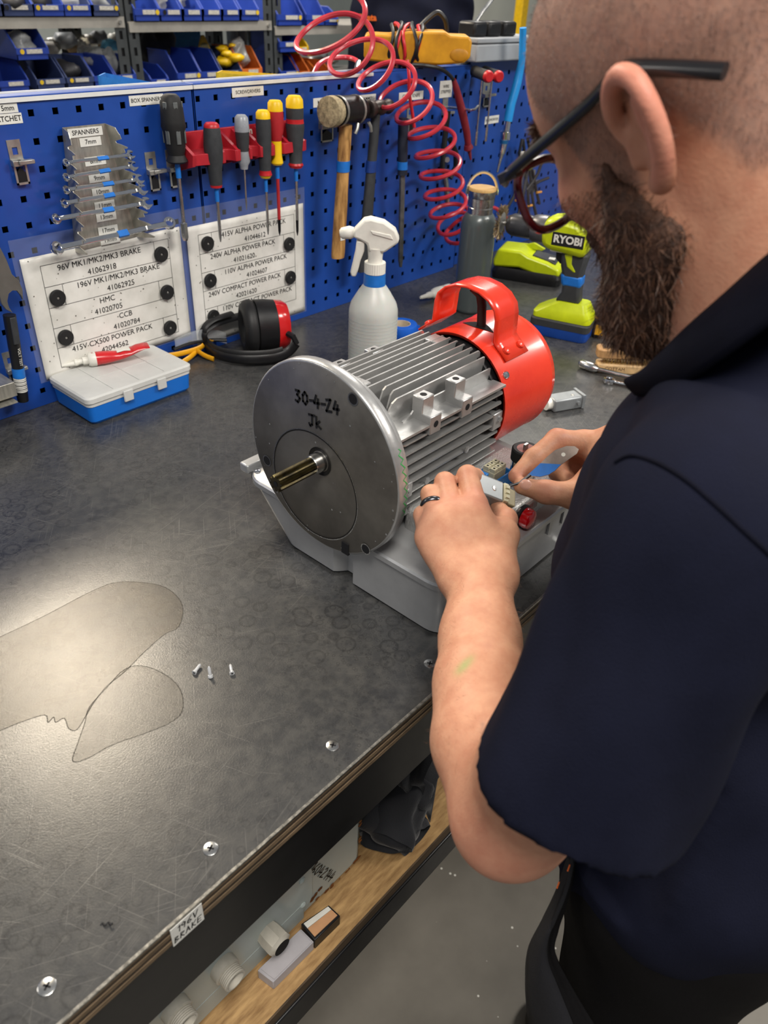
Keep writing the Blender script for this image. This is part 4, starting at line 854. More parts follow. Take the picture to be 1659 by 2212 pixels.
# ------------------------------------------------------------------ things standing on the bench
Rh = Vector((CR[0], CR[1], 0)).normalized(); Fh = Vector((CF[0], CF[1], 0)).normalized()   # image right / away, on the floor plane
# organiser box
t = thing('organiser_box', 'flat compartment box with blue base and clear lid near the left sheet', 'storage box', (.04, -.064, TZ))
BB = mat('bright_blue_plastic', (20, 108, 205), .35, 0, .06, 20)
CLEARP = mat('frosted_clear_plastic', (222, 222, 218), .32, 0, .06, 20, alpha=.80)
ox0, ox1, oy0, oy1 = -.0625, .1385, -.125, -.006
obj('base', MB().add(*stack([(rrect(ox0+.006, ox1-.006, oy0+.006, oy1-.006, .008, 4), TZ+.0005), (rrect(ox0+.002, ox1-.002, oy0+.002, oy1-.002, .009, 4), TZ+.006), (rrect(ox0, ox1, oy0, oy1, .010, 4), TZ+.034)])), BB, t, ang=30)
obj('clear_rim', MB().add(*stack([(rrect(ox0-.001, ox1+.001, oy0-.001, oy1+.001, .010, 4), TZ+.0345), (rrect(ox0-.001, ox1+.001, oy0-.001, oy1+.001, .010, 4), TZ+.041)])), CLEARP, t, ang=30)
obj('lid', MB().add(*stack([(rrect(ox0-.003, ox1+.003, oy0-.003, oy1+.003, .011, 4), TZ+.0415), (rrect(ox0-.003, ox1+.003, oy0-.003, oy1+.003, .011, 4), TZ+.049), (rrect(ox0, ox1, oy0, oy1, .010, 4), TZ+.0515), (rrect(ox0+.004, ox1-.004, oy0+.004, oy1-.004, .008, 4), TZ+.0518)])), CLEARP, t, ang=25)
for k in range(1, 4): obj('divider', MB().bb(ox0+k*.050-.0008, ox0+k*.050+.0008, oy0+.004, oy1-.004, TZ+.0519, TZ+.0526), CLEARP, t)
obj('divider', MB().bb(ox0+.004, ox1-.004, (oy0+oy1)/2-.0008, (oy0+oy1)/2+.0008, TZ+.0519, TZ+.0526), CLEARP, t)
for x in (.008, .074): obj('latch', MB().bb(x-.009, x+.009, oy0-.0065, oy0-.003, TZ+.026, TZ+.046), CLEARP, t, bevel=.0015)
# sealant tube lying on the organiser
t = thing('sealant_tube', 'crumpled red sealant tube with white nozzle lying on the organiser lid', 'tube', (.03, -.03, TZ+.053))
zt = TZ+.0655
a = at(112, 787, 2, zt); b = at(322, 757, 2, zt); d = b-a; L = d.length; MT = frame(a, d, (0, 0, 1))
def el(mb, secs, M, n=16):
    vs = []
    for x, ry_, rz_, zo in secs:
        for i in range(n): q = 2*PI*i/n; vs.append((x, ry_*math.cos(q), zo+rz_*math.sin(q)))
    m_ = len(secs); fs = [(k*n+i, k*n+(i+1) % n, (k+1)*n+(i+1) % n, (k+1)*n+i) for k in range(m_-1) for i in range(n)]+[tuple(range(n))[::-1], tuple((m_-1)*n+i for i in range(n))]
    return mb.add(vs, fs, M)
obj('nozzle', el(MB(), [(0, .0012, .0012, -.006), (L*.22, .0042, .0042, -.004), (L*.225, .0058, .0058, -.003), (L*.25, .0058, .0058, -.003), (L*.255, .0045, .0045, -.003), (L*.30, .0045, .0045, -.002), (L*.305, .0068, .0068, -.002), (L*.36, .0068, .0068, -.002)], MT), WHITEPL, t)
obj('collar', el(MB(), [(L*.36, .010, .010, -.0015), (L*.385, .0125, .0125, -.001), (L*.44, .0125, .0125, -.001)], MT), WHITEPL, t)
obj('body', el(MB(), [(L*.44, .0122, .0118, -.001), (L*.52, .0130, .0112, -.001), (L*.60, .0128, .0095, -.001), (L*.68, .0120, .0075, -.001), (L*.72, .0135, .0085, .001), (L*.80, .0142, .0055, .003), (L*.87, .0130, .0060, .007), (L*.95, .0135, .0035, .010), (L, .0138, .0018, .010)], MT), mat('glossy_red_tube', (204, 34, 40), .28, 0, .15, 40, coat=.4), t)
obj('white_panel', el(MB(), [(L*.66, .0070, .0006, .0072), (L*.73, .0080, .0006, .0095), (L*.80, .0080, .0006, .0084)], MT), WHITEPL, t)
obj('mark', text_mb('x', .008, MT @ Matrix.Translation((L*.41, -.002, .0116))), RED, t)
# ear defenders
def atb(u, v, z):                               # on the bench, or up against the panel where the bench ends
    p = at(u, v, 2, z); return at(u, v, 1, -.016) if p.y > -.016 else p
t = thing('ear_defenders', 'black ear defenders with red shell lying in front of the right sheet', 'ear defenders', (.35, -.09, TZ))
c = at(560, 764, 2, TZ); c.z = TZ+.056; axd = (Rh*.90+Fh*.34+Vector((0, 0, .06))).normalized(); MC = frame(c, Vector((0, 0, 1)), axd)
SOFT = mat('soft_black_cushion', (30, 30, 31), .5, 0, .08, 40)
tor = MB()
def torus_oval(mb, M, R1, R2, r1, r2, z, n=32, m_=12):
    return mb.add([((R1+r1*math.cos(b_))*math.cos(a_), (R2+r1*math.cos(b_))*math.sin(a_), z+r2*math.sin(b_)) for a_ in np.linspace(0, 2*PI, n, endpoint=False) for b_ in np.linspace(0, 2*PI, m_, endpoint=False)],
                  [(i*m_+j, ((i+1) % n)*m_+j, ((i+1) % n)*m_+(j+1) % m_, i*m_+(j+1) % m_) for i in range(n) for j in range(m_)], M)
obj('cushion', torus_oval(tor, MC, .038, .032, .0165, .0160, -.016), SOFT, t)
obj('inner_foam', el(MB(), [(-.006, .030, .036, 0), (-.004, .029, .035, 0)], MC @ Matrix.Rotation(-PI/2, 4, 'Y') @ Matrix.Rotation(PI/2, 4, 'X')), HOLE, t)
def oval_shell(mb, secs, M, n=32):
    vs = [(a_*math.cos(q), b_*math.sin(q), z) for a_, b_, z in secs for q in np.linspace(0, 2*PI, n, endpoint=False)]; m_ = len(secs)
    return mb.add(vs, [(k*n+i, k*n+(i+1) % n, (k+1)*n+(i+1) % n, (k+1)*n+i) for k in range(m_-1) for i in range(n)]+[tuple(range(n))[::-1], tuple((m_-1)*n+i for i in range(n))], M)
obj('shell', oval_shell(MB(), [(.053, .046, -.004), (.053, .046, .006), (.0525, .0455, .016), (.050, .043, .034)], MC), BLACKPL, t)
obj('shell_cover', oval_shell(MB(), [(.0500, .0430, .0342), (.048, .041, .048), (.042, .036, .058), (.026, .022, .062)], MC), mat('glossy_red_shell', (214, 30, 32), .18, 0, .06, 30, coat=.5), t)
bz = TZ+.016
bp = [atb(640, 742, bz+.02), atb(622, 762, bz+.004), atb(585, 774, bz), atb(520, 776, bz), atb(470, 766, bz), atb(444, 745, bz+.002), atb(438, 722, bz+.006), atb(455, 703, bz+.010), atb(490, 690, bz+.012), atb(520, 682, bz+.012)]
bp = smooth_path(bp, 6); bnd = MB()
obj('headband', MB().tube(bp, .0085, 10, sq=(1.15, .42)), BLACKPL, t)
bp2 = [(p[0]*.97+c.x*.03, p[1]*.97+c.y*.03, p[2]+.010) for p in bp[8:-4]]
obj('headband_pad', MB().tube(bp2, .006, 8, sq=(1.2, .5)), SOFT, t)
obj('yoke_slider', MB().tube([bp[0], atb(634, 728, bz+.034), c+axd*.03+Vector((0, 0, .0))], .006, 8), BLACKPL, t)
c2 = atb(548, 745, TZ); c2.z = TZ+.0395; c2.y = min(c2.y, -.045); MC2 = frame(c2, Vector((0, 0, 1)), -axd)
obj('cushion', torus_oval(MB(), MC2, .027, .022, .0105, .0100, -.010), SOFT, t)
obj('shell', oval_shell(MB(), [(.037, .032, -.004), (.037, .032, .008), (.034, .028, .014)], MC2), BLACKPL, t)
# safety glasses
t = thing('safety_glasses', 'safety glasses with yellow arms between organiser and ear defenders', 'glasses', (.22, -.05, TZ))
YA = mat('amber_yellow_arm', (236, 170, 26), .35, 0, .08, 30)
z_ = TZ+.006
for pts in ([(352, 770), (385, 765), (420, 756), (438, 748)], [(395, 782), (410, 772), (424, 760), (440, 745)], [(424, 756), (442, 768), (462, 776)]):
    obj('arm', MB().tube(smooth_path([atb(u, v, z_+.004*(k % 2)) for k, (u, v) in enumerate(pts)], 4), .0042, 8, sq=(1.3, .5)), YA, t)
obj('brow_bar', MB().tube(smooth_path([atb(u, v, TZ+.026) for u, v in ((375, 755), (410, 742), (450, 735), (490, 735))], 5), .0035, 8), BLACKPL, t)
obj('lens', MB().grid(lambda u, v: tuple(atb(380+110*u, 758-22*math.sin(u*2.4), TZ+.002)+Vector((0, 0, .024*v))), 16, 6), mat('clear_lens', (220, 226, 230), .06, 0, .02, 20, alpha=.22), t, solid=.0015)
obj('logo', text_mb('elite', .007, frame(atb(455, 735, TZ+.030), Rh, (0, -.6, .8))), YA, t)
# spray bottle
sb = Vector((.446, -.282, TZ)); t = thing('spray_bottle', 'translucent white trigger spray bottle with blue tape at the neck', 'bottle', sb)
MS = Matrix.Translation(sb)
TRB = mat('milky_polythene', (206, 208, 202), .32, 0, .05, 12, alpha=.86, sub=.3)
obj('body', MB().lathe([(.042, .0005), (.0455, .004), (.0460, .012), (.0460, .112), (.0455, .120), (.0420, .132), (.0300, .152), (.0200, .166), (.0175, .172), (.0175, .176)], 40, MS), TRB, t)
obj('liquid', MB().lathe([(.0425, .004), (.0432, .012), (.0432, .088), (.0430, .0885)], 36, MS), mat('cloudy_liquid', (196, 200, 192), .2, 0, .05, 8), t)
for k in range(14): obj('graduation', MB().lathe([(.04625, .020+k*.0065), (.04625, .0206+k*.0065)], 40, MS @ Matrix.Rotation(.3, 4, 'Z')), TRB, t)
obj('blue_tape', MB().lathe([(.0205, .1655), (.0198, .186)], 28, MS), TAPE, t)
col = MB(); n = 28; prof = [(.0185+(.0009 if i % 2 else 0)) for i in range(n*2)]
vs = [(prof[i]*math.cos(PI*i/n), prof[i]*math.sin(PI*i/n), z) for z in (.187, .206) for i in range(2*n)]
obj('screw_collar', MB().add(vs, [(i, (i+1) % (2*n), 2*n+(i+1) % (2*n), 2*n+i) for i in range(2*n)]+[tuple(range(2*n))[::-1], tuple(range(2*n, 4*n))], MS), WHITEPL, t)
MH = frame(sb, -Rh, (0, 0, 1))                # local x = towards nozzle (image left), y = ..., z up
MHs = frame(sb, -Rh, Rh.cross(Vector((0, 0, 1))))   # prism plane: x = nozzle dir, y = up or down
if (MHs.to_3x3() @ Vector((0, 1, 0))).z < 0: MHs = frame(sb, -Rh, -Rh.cross(Vector((0, 0, 1))))
obj('neck', MB().lathe([(.0135, .205), (.0130, .215), (.0150, .232)], 20, MS), WHITEPL, t)
head = [(-.016, .226), (-.040, .244), (-.041, .252), (-.034, .266), (-.014, .279), (.010, .284), (.022, .281), (.034, .268), (.040, .262), (.040, .250), (.028, .246), (.016, .240), (.012, .226)]
obj('trigger_head', MB().prism(head, -.0125, .0125, MHs), WHITEPL, t, bevel=.004)
obj('nozzle', MB().tube([MHs @ Vector((.038, .257, 0)), MHs @ Vector((.046, .256, 0)), MHs @ Vector((.060, .254, 0)), MHs @ Vector((.064, .2535, 0))], [.0085, .0115, .0100, .006], 12), WHITEPL, t)
trg = [(.020, .243), (.034, .244), (.036, .225), (.040, .205), (.044, .188), (.042, .180), (.034, .180), (.030, .192), (.026, .210), (.020, .226)]
obj('trigger', MB().prism(trg, -.008, .008, MHs), WHITEPL, t, bevel=.0025)
obj('side_rib', MB().prism([(-.030, .250), (.006, .258), (.010, .264), (-.026, .258)], -.0145, .0145, MHs), WHITEPL, t, bevel=.001)
# tape roll
q = at(866, 722, 2, TZ); t = thing('tape_roll', 'roll of blue electrical tape behind the spray bottle', 'tape', (q.x, q.y, TZ))
MT2 = Matrix.Translation((q.x, q.y, TZ+.0005))
obj('tape', MB().lathe([(.020, .024), (.033, .024), (.034, .022), (.034, .002), (.033, 0), (.020, 0), (.020, .024)], 36, MT2, cap=False), mat('royal_blue_tape', (22, 92, 196), .35, 0, .06, 30, coat=.2), t)
obj('core', MB().lathe([(.0198, .0235), (.0198, .0005), (.0180, .0005), (.0180, .0235), (.0198, .0235)], 32, MT2, cap=False), mat('card_core', (200, 184, 160), .7), t)
obj('loose_end', MB().box((.036, -.004, .012), (.006, .0008, .022), MT2 @ Matrix.Rotation(-.85, 4, 'Z')), MATS['royal_blue_tape'], t)
# flask
fq = at(1014, 668, 2, TZ); t = thing('drinks_flask', 'tall grey metal flask with bamboo lid and wire carrying loop', 'flask', (fq.x, fq.y, TZ))
MFL = Matrix.Translation((fq.x, fq.y, TZ)); FL = mat('satin_grey_paint', (86, 94, 94), .30, .1, .05, 10, coat=.3)
obj('body', MB().lathe([(.034, .0005), (.0375, .004), (.0385, .010), (.0385, .190), (.0370, .202), (.0320, .212), (.0285, .216)], 40, MFL), FL, t)
obj('steel_neck', MB().lathe([(.0275, .215), (.0275, .228), (.0265, .229), (.0265, .232), (.0285, .233), (.0285, .248)], 36, MFL), STEEL, t)
obj('steel_cap', MB().lathe([(.0285, .2485), (.0295, .250), (.0295, .262)], 36, MFL), STEEL, t)
obj('bamboo_lid', MB().lathe([(.0292, .2622), (.0292, .267), (.0280, .2685), (0, .2690)], 36, MFL, cap=False), mat('bamboo', (206, 166, 104), .5, 0, .15, 30, stretch=(8, 1, 1)), t)
lp_ = [fq+Rh*(.032*math.cos(a_))+Vector((0, 0, .258+.040*max(0, math.sin(a_))-(.004 if math.sin(a_) < .02 else 0))) for a_ in np.linspace(0, PI, 21)]
obj('carry_loop', MB().tube(lp_, .0024, 8, sq=(1, 1.6)), CHROME, t)
# small glue bottle
a = at(908, 643, 2, TZ+.012); b = at(974, 624, 2, TZ+.013); t = thing('glue_bottle', 'small white glue bottle lying on its side beside the flask', 'bottle', ((a+b)/2).to_tuple()[:2]+(TZ,))
d = b-a; obj('body', MB().tube([a+d*.36, a+d*.42, a+d*.50, a+d*.95, b], [.0065, .0115, .0135, .0135, .0110], 18), WHITEPL, t)
obj('nozzle', MB().tube([a, a+d*.04, a+d*.20, a+d*.24, a+d*.36], [.003, .0045, .0055, .0075, .0080], 14), WHITEPL, t)
obj('print', text_mb('GLUE', .008, frame(a+d*.72+Vector((0, 0, .0139)), d.cross(Vector((0, 0, 1))), (-.25, -.25, .9))), INK, t)
# ------------------------------------------------------------------ lime drill
LIME = mat('lime_plastic', (200, 214, 16), .34, 0, .08, 20, coat=.15, col2=(178, 192, 14))
DG = mat('dark_grey_overmould', (54, 56, 58), .55, 0, .1, 60)
bc = at(1214, 722, 2, TZ); bc.z = TZ
Dd = (-Rh*.90+Fh*.43).normalized()             # drill points to image left
ML_ = frame(bc, Dd, (0, 0, 1)); MLp = frame(bc+Dd*.016, Dd, Vector((0, 0, 1)).cross(Dd)*-1)
if (MLp.to_3x3() @ Vector((0, 1, 0))).z < 0: MLp = frame(bc+Dd*.016, Dd, Vector((0, 0, 1)).cross(Dd))
t = thing('cordless_drill', 'lime green cordless drill with wire wheel, standing on its blue battery', 'drill', bc)
obj('battery', MB().add(*stack([(rrect(-.058, .066, -.032, .032, .014, 5), .0005), (rrect(-.060, .068, -.034, .034, .014, 5), .006), (rrect(-.060, .068, -.034, .034, .014, 5), .022)]), M=ML_), mat('battery_blue', (24, 72, 160), .4, 0, .08, 30), t, ang=30)
obj('battery_collar', MB().add(*stack([(rrect(-.061, .069, -.035, .035, .014, 5), .0225), (rrect(-.061, .069, -.035, .035, .014, 5), .036), (rrect(-.056, .064, -.032, .032, .014, 5), .040)]), M=ML_), DG, t, ang=30)
obj('foot', MB().add(*stack([(rrect(-.060, .066, -.033, .033, .014, 5), .0402), (rrect(-.060, .066, -.033, .033, .014, 5), .050), (rrect(-.054, .048, -.029, .029, .014, 5), .062), (rrect(-.046, .018, -.022, .022, .012, 5), .078)]), M=ML_), LIME, t, ang=30)
hdl = [(-.046, .074), (-.040, .10), (-.034, .14), (-.030, .166), (-.052, .170), (.012, .176), (.008, .150), (.000, .120), (-.002, .095), (.006, .074)]
hdl = [(-.044, .074), (-.040, .10), (-.038, .14), (-.044, .180), (.014, .184), (.010, .150), (.000, .120), (-.001, .095), (.010, .074)]
obj('handle', MB().prism(hdl, -.0185, .0185, MLp), DG, t, bevel=.007)
obj('blue_tape', MB().prism([(-.0405, .108), (-.0395, .136), (.0075, .136), (.0015, .108)], -.0195, .0195, MLp), TAPE, t, bevel=.007)
body = [(x_+.014, y_) for x_, y_ in [(-.052, .172), (-.056, .196), (-.048, .226), (-.030, .240), (.012, .246), (.040, .240), (.046, .210), (.040, .184), (.016, .178), (-.02, .176)]]
obj('motor_housing', MB().prism(body, -.031, .031, MLp), LIME, t, bevel=.012)
obj('grip_swoosh', MB().prism([(-.012, .178), (.006, .176), (-.004, .150), (-.020, .140), (-.026, .142), (-.014, .158)], -.0195, .0195, MLp), LIME, t, bevel=.003)
obj('top_inlay', MB().prism([(-.036, .222), (-.018, .242), (.012, .2475), (.018, .240), (-.010, .232)], -.018, .018, MLp), DG, t, bevel=.003)
sd = 1 if (MLp.to_3x3() @ Vector((0, 0, 1))).dot(Vector(CF)) < 0 else -1
PM = frame(MLp @ Vector((.000, .206, sd*.0312)), -Dd, MLp.to_3x3() @ Vector((0, 0, sd)))
obj('badge', MB().box((0, 0, 0), (.066, .026, .0016), PM), INK, t, bevel=.0006); obj('badge_lettering', text_mb('RYOBI', .021, PM @ Matrix.Translation((0, 0, .0012)), width=.058, bold=.0008), WHITEPL, t)
obj('trigger', MB().prism([(.010, .180), (.026, .178), (.024, .160), (.012, .150)], -.008, .008, MLp), BLACKPL, t, bevel=.002)
obj('direction_switch', MB().box((.022, .181, 0), (.028, .008, .046), MLp), WHITEPL, t, bevel=.002)
ax = lambda x, z=.212: MLp @ Vector((x+.014, z, 0))
obj('gear_ring', MB().tube([ax(.040), ax(.046), ax(.064), ax(.070)], [.028, .0285, .0275, .024], 24), mat('smoke_grey_metal', (112, 112, 114), .36, .7), t)
obj('chuck', MB().tube([ax(.070), ax(.074), ax(.112), ax(.122), ax(.126)], [.0225, .0235, .0225, .018, .012], 20), mat('grey_chuck', (66, 67, 70), .3, .4), t)
obj('arbor', MB().tube([ax(.124), ax(.150)], .0035, 10), STEEL, t)
obj('wheel_cup', MB().tube([ax(.134), ax(.136), ax(.142), ax(.144)], [.012, .021, .021, .010], 20), ZINC, t)
br = MB(); rb = random.Random(5)
for k in range(520):
    a_ = rb.uniform(0, 2*PI); tl = rb.uniform(.030, .0375); dx = rb.uniform(-.006, .006)
    v0 = MLp @ Vector((.153+dx*.4, .212+.019*math.cos(a_), .019*math.sin(a_))); a2 = a_+rb.uniform(-.12, .12)
    v1 = MLp @ Vector((.153+dx, .212+tl*math.cos(a2), tl*math.sin(a2))); br.cyl(v0, v1, .00045, n=3)
tag(obj('wire_bristles', br, mat('brass_steel_wire', (170, 150, 116), .4, .8), t), kind='stuff')
# lime charger
q = at(1140, 600, 2, TZ); q.z = TZ; MCg = frame(q, (Rh*.93-Fh*.36).normalized(), (0, 0, 1)); t = thing('battery_charger', 'lime green and black battery charger behind the drill by the flask', 'charger', q)
obj('base', MB().add(*stack([(rrect(-.088, .088, -.046, .046, .018, 5), .0005), (rrect(-.090, .090, -.048, .048, .018, 5), .018), (rrect(-.084, .086, -.044, .044, .018, 5), .030)]), M=MCg), BLACKPL, t, ang=30)
obj('dock', MB().prism([(-.086, .028), (-.088, .046), (-.078, .074), (-.020, .076), (.000, .066), (.050, .056), (.082, .044), (.086, .026), (.030, .022), (-.02, .034)], -.043, .043, MCg @ Matrix.Rotation(PI/2, 4, 'X')), LIME, t, bevel=.006)
obj('top_inlay', MB().prism([(.012, .068), (.060, .058), (.070, .050), (.050, .052), (.006, .064)], -.026, .026, MCg @ Matrix.Rotation(PI/2, 4, 'X')), DG, t, bevel=.002)
obj('rail', MB().prism([(-.03, .074), (.000, .084), (.030, .072), (.020, .064), (-.03, .070)], -.030, -.022, MCg @ Matrix.Rotation(PI/2, 4, 'X')), LIME, t, bevel=.002)
obj('status_light', MB().box((.056, -.012, .0605), (.016, .016, .003), MCg), WHITEPL, t, bevel=.001)
# black and yellow battery pack
q = at(1318, 722, 2, TZ); q.z = TZ; MD = frame(q, (Rh*.95-Fh*.3).normalized(), (0, 0, 1)); t = thing('battery_pack', 'black and yellow power tool battery right of the drill base', 'battery', q)
obj('case', MB().add(*stack([(rrect(-.038, .046, -.036, .036, .008, 4), .0005), (rrect(-.041, .050, -.039, .039, .010, 4), .010), (rrect(-.041, .050, -.039, .039, .010, 4), .030), (rrect(-.036, .044, -.034, .034, .010, 4), .040)]), M=MD), BLACKPL, t, ang=30)
obj('cap_block', MB().add(*stack([(rrect(-.042, .046, -.038, .038, .012, 4), .0405), (rrect(-.042, .046, -.038, .038, .012, 4), .056), (rrect(-.028, .034, -.026, .026, .012, 4), .072)]), M=MD), BLACKPL, t, ang=30)
YD = mat('battery_yellow', (240, 176, 22), .4, 0, .08, 30)
obj('yellow_trim', MB().add(*stack([(rrect(-.0425, .0465, -.0385, .0385, .012, 4), .0445), (rrect(-.0425, .0465, -.0385, .0385, .012, 4), .0480)]), M=MD), YD, t)
obj('yellow_label', MB().box((-.008, -.0394, .020), (.050, .0012, .022), MD), YD, t); obj('lettering', text_mb('XR', .018, frame(MD @ Vector((-.008, -.0402, .018)), MD.to_3x3() @ Vector((1, 0, 0)), MD.to_3x3() @ Vector((0, -1, 0)))), INK, t)
obj('yellow_button', MB().box((-.014, 0, .073), (.026, .030, .004), MD), YD, t, bevel=.0015); obj('blue_tape', MB().box((.020, .010, .069), (.030, .040, .008), MD), TAPE, t, bevel=.002)
# ------------------------------------------------------------------ brushes
BW = mat('beech_block', (190, 146, 96), .5, 0, .2, 14, stretch=(1, 6, 6))
BW2 = mat('pale_beech_block', (214, 178, 128), .5, 0, .15, 14, stretch=(1, 6, 6))
a = at(1288, 802, 2, TZ+.004); b = at(1440, 812, 2, TZ+.004); dx = (b-a).normalized()
t = thing('brass_brush', 'pale wooden brush stamped COTTAM with brass bristles, lower of the two brushes', 'brush', (a.x+dx.x*.1, a.y+dx.y*.1, TZ), group='wooden wire brushes')
o = Vector((a.x, a.y, TZ)); MBr = frame(o, (dx.x, dx.y, 0), (0, 0, 1))
obj('block', MB().add(*stack([(rrect(0, .22, 0, .030, .008, 4), .0005), (rrect(0, .22, 0, .030, .008, 4), .020)]), M=MBr), BW2, t, bevel=.003)
FM = frame(MBr @ Vector((.035, -.0003, .011)), MBr.to_3x3() @ Vector((1, 0, 0)), MBr.to_3x3() @ Vector((0, -1, 0)))
obj('stamp', text_mb('COTTAM', .0095, FM), mat('burnt_stamp', (80, 54, 34), .7), t)
bs = MB()
for i in range(60):
    for j in range(5):
        p0 = MBr @ Vector((.012+i*.0033, .004+j*.0052, .020)); p1 = p0+Vector((rb.uniform(-.003, .003), rb.uniform(-.003, .003), .0100)); bs.cyl(p0, p1, .0005, n=3)
tag(obj('brass_bristles', bs, mat('brass_wire', (190, 160, 80), .35, .8), t), kind='stuff')
t = thing('wire_brush', 'wooden brush with dark wire bristles upwards, lying on the other brush', 'brush', (o.x+.05, o.y-.08, TZ+.031), group='wooden wire brushes')
MBs = MBr @ Matrix.Translation((-.004, -.003, .0305)) @ Matrix.Rotation(-.035, 4, 'Y')
obj('block', MB().add(*stack([(rrect(0, .22, 0, .034, .010, 4), .0005), (rrect(0, .22, 0, .034, .010, 4), .020)]), M=MBs), BW, t, bevel=.003)
bs = MB()
for i in range(70):
    for j in range(8):
        p0 = MBs @ Vector((.010+i*.0029, .004+j*.0038, .020)); p1 = p0+Vector((rb.uniform(-.006, .006), rb.uniform(-.006, .006), rb.uniform(.021, .028))); bs.cyl(p0, p1, .0005, n=3)
tag(obj('steel_bristles', bs, mat('grey_wire', (120, 120, 122), .4, .8), t), kind='stuff')
# socket driver, ratchet spanner, connector hood
t = thing('nut_driver', 'steel nut driver shaft with grey handle in front of the brushes', 'nut driver', at(1320, 810, 2, TZ))
A = lambda u, v, z=.010: at(u, v, 2, TZ+z)
obj('socket', MB().tube([A(1254, 784), A(1258, 786), A(1280, 794), A(1286, 796), A(1292, 798)], [.007, .0092, .0092, .0080, .0055], 12), STEEL, t)
obj('shaft', MB().tube([A(1290, 797), A(1384, 820)], .0045, 10), STEEL, t); obj('handle', MB().tube([A(1384, 820, .014), A(1388, 822, .016), A(1420, 830, .016), A(1500, 850, .016)], [.012, .0150, .0160, .014], 14), DG, t)
t = thing('ratchet_spanner', 'chrome ratchet spanner with blue tape nearest the collar tip', 'spanner', at(1350, 835, 2, TZ))
obj('ring_head', torus_oval(MB(), Matrix.Translation(A(1316, 822, .0055)), .0085, .0085, .0035, .0045, 0, 20, 8), CHROME, t)
obj('shank', MB().tube([A(1322, 823, .006), A(1392, 838, .006), A(1450, 850, .006)], .0048, 8, sq=(.6, 1.1)), CHROME, t); obj('blue_tape', MB().tube([A(1376, 834, .006), A(1392, 838, .006)], .0058, 8, sq=(.8, 1.1)), TAPE, t)
q = at(1196, 893, 2, TZ); e_ = at(1258, 882, 2, TZ); t = thing('connector_hood', 'grey metal connector hood lying alone right of the red cowl', 'connector', q)
MHd = frame(q, e_-q, (0, 0, 1)); Lh = (e_-q).length
HG = mat('grey_cast_hood', (150, 154, 156), .42, .5, .08, 40)
obj('shell', MB().bb(0, Lh, 0, .030, .0005, .024, MHd), HG, t, bevel=.003); obj('rim', MB().bb(Lh-.004, Lh+.002, -.002, .032, .0005, .027, MHd), HG, t, bevel=.001)
obj('pin', MB().cyl(MHd @ Vector((Lh-.012, -.004, .013)), MHd @ Vector((Lh-.012, .001, .013)), .0035, n=10), HG, t); obj('cable_seal', MB().tube([MHd @ Vector((-.010, .015, .012)), MHd @ Vector((.002, .015, .012))], .0105, 14), WHITEPL, t)
obj('lid_screw', MB().lathe([(.0035, 0), (.0030, .0008), (0, .001)], 10, MHd @ Matrix.Translation((Lh-.018, .012, .024)), cap=False), ZINC, t)
LZ = mat('light_zinc_screw', (214, 216, 218), .3, .35, .1, 60)
# loose screws and swarf
for k, (u, v, dr, lb) in enumerate(((426, 1449, (.35, 1), 'leftmost of three'), (455, 1463, (.1, -.4), 'standing on its head, middle of three'), (500, 1450, (-.35, 1), 'rightmost of three'))):
    q = at(u, v, 2, TZ); t = thing('machine_screw', 'tiny zinc machine screw on the bench, '+lb, 'screw', (q.x, q.y, TZ), group='loose screws on the bench')
    if k == 1: p0 = Vector((q.x, q.y, TZ+.0003)); d = Vector((.12, .25, 1)).normalized()
    else: d = (Rh*dr[0]+Fh*dr[1]+Vector((0, 0, .06))).normalized(); p0 = Vector((q.x, q.y, TZ+.0028))-d*.006
    obj('head', MB().cyl(p0, p0+d*.0025, .0030, .0026, n=12), LZ, t); obj('thread', MB().tube([p0+d*.0025, p0+d*.0115, p0+d*.0135], [.0019, .0019, .0007], 8), LZ, t)
    obj('slot', MB().cyl(p0-d*.0002, p0+d*.0004, .0012, n=6), HOLE, t)
q = at(230, 1996, 2, TZ+.0015); t = thing('swarf_scrap', 'tiny dark curl of swarf lying on the bench near the front edge', 'scrap', (q.x, q.y, TZ))
obj('curl', MB().tube([q+Rh*s*.001+Fh*math.sin(s*1.3)*.0012+Vector((0, 0, .0003*s)) for s in range(-5, 6)], .0008, 6), INK, t)
# ------------------------------------------------------------------ on the lower shelf
t = thing('old_control_box', 'pale grey rusty enclosure with cable glands marked 16042144, on the lower shelf', 'enclosure', (-.40, -.70, SHZ))
GE = mat('chipped_grey_paint', (188, 198, 194), .4, 0, .08, 6, coat=.2)
ey = -.806; ex1 = -.133; ez1 = .742
obj('body', MB().bb(-1.05, ex1, ey, -.55, SHZ+.0005, ez1), GE, t, bevel=.006)
obj('lower_ledge', MB().bb(-1.05, ex1-.11, ey-.004, ey+.01, SHZ+.002, SHZ+.040), GE, t, bevel=.002)
obj('gland_plate', MB().add(*stack([(rrect(-.98, ex1-.094, SHZ+.020, SHZ+.112, .020, 5), .0), (rrect(-.98, ex1-.094, SHZ+.020, SHZ+.112, .020, 5), .0035)]), M=Matrix(((1, 0, 0, 0), (0, 0, -1, ey), (0, 1, 0, 0), (0, 0, 0, 1)))), GE, t, bevel=.001)
for x, z in ((ex1-.112, SHZ+.094), (ex1-.112, SHZ+.036), (ex1-.300, SHZ+.096)): obj('plate_screw', MB().lathe([(.005, 0), (.005, .001), (.003, .0025), (0, .003)], 12, frame((x, ey-.0035, z), (1, 0, 0), (0, -1, 0)), cap=False), GE, t)
RUST = mat('rust', (150, 92, 36), .9, 0, .5, 60, col2=(92, 50, 20))
rr = random.Random(9)
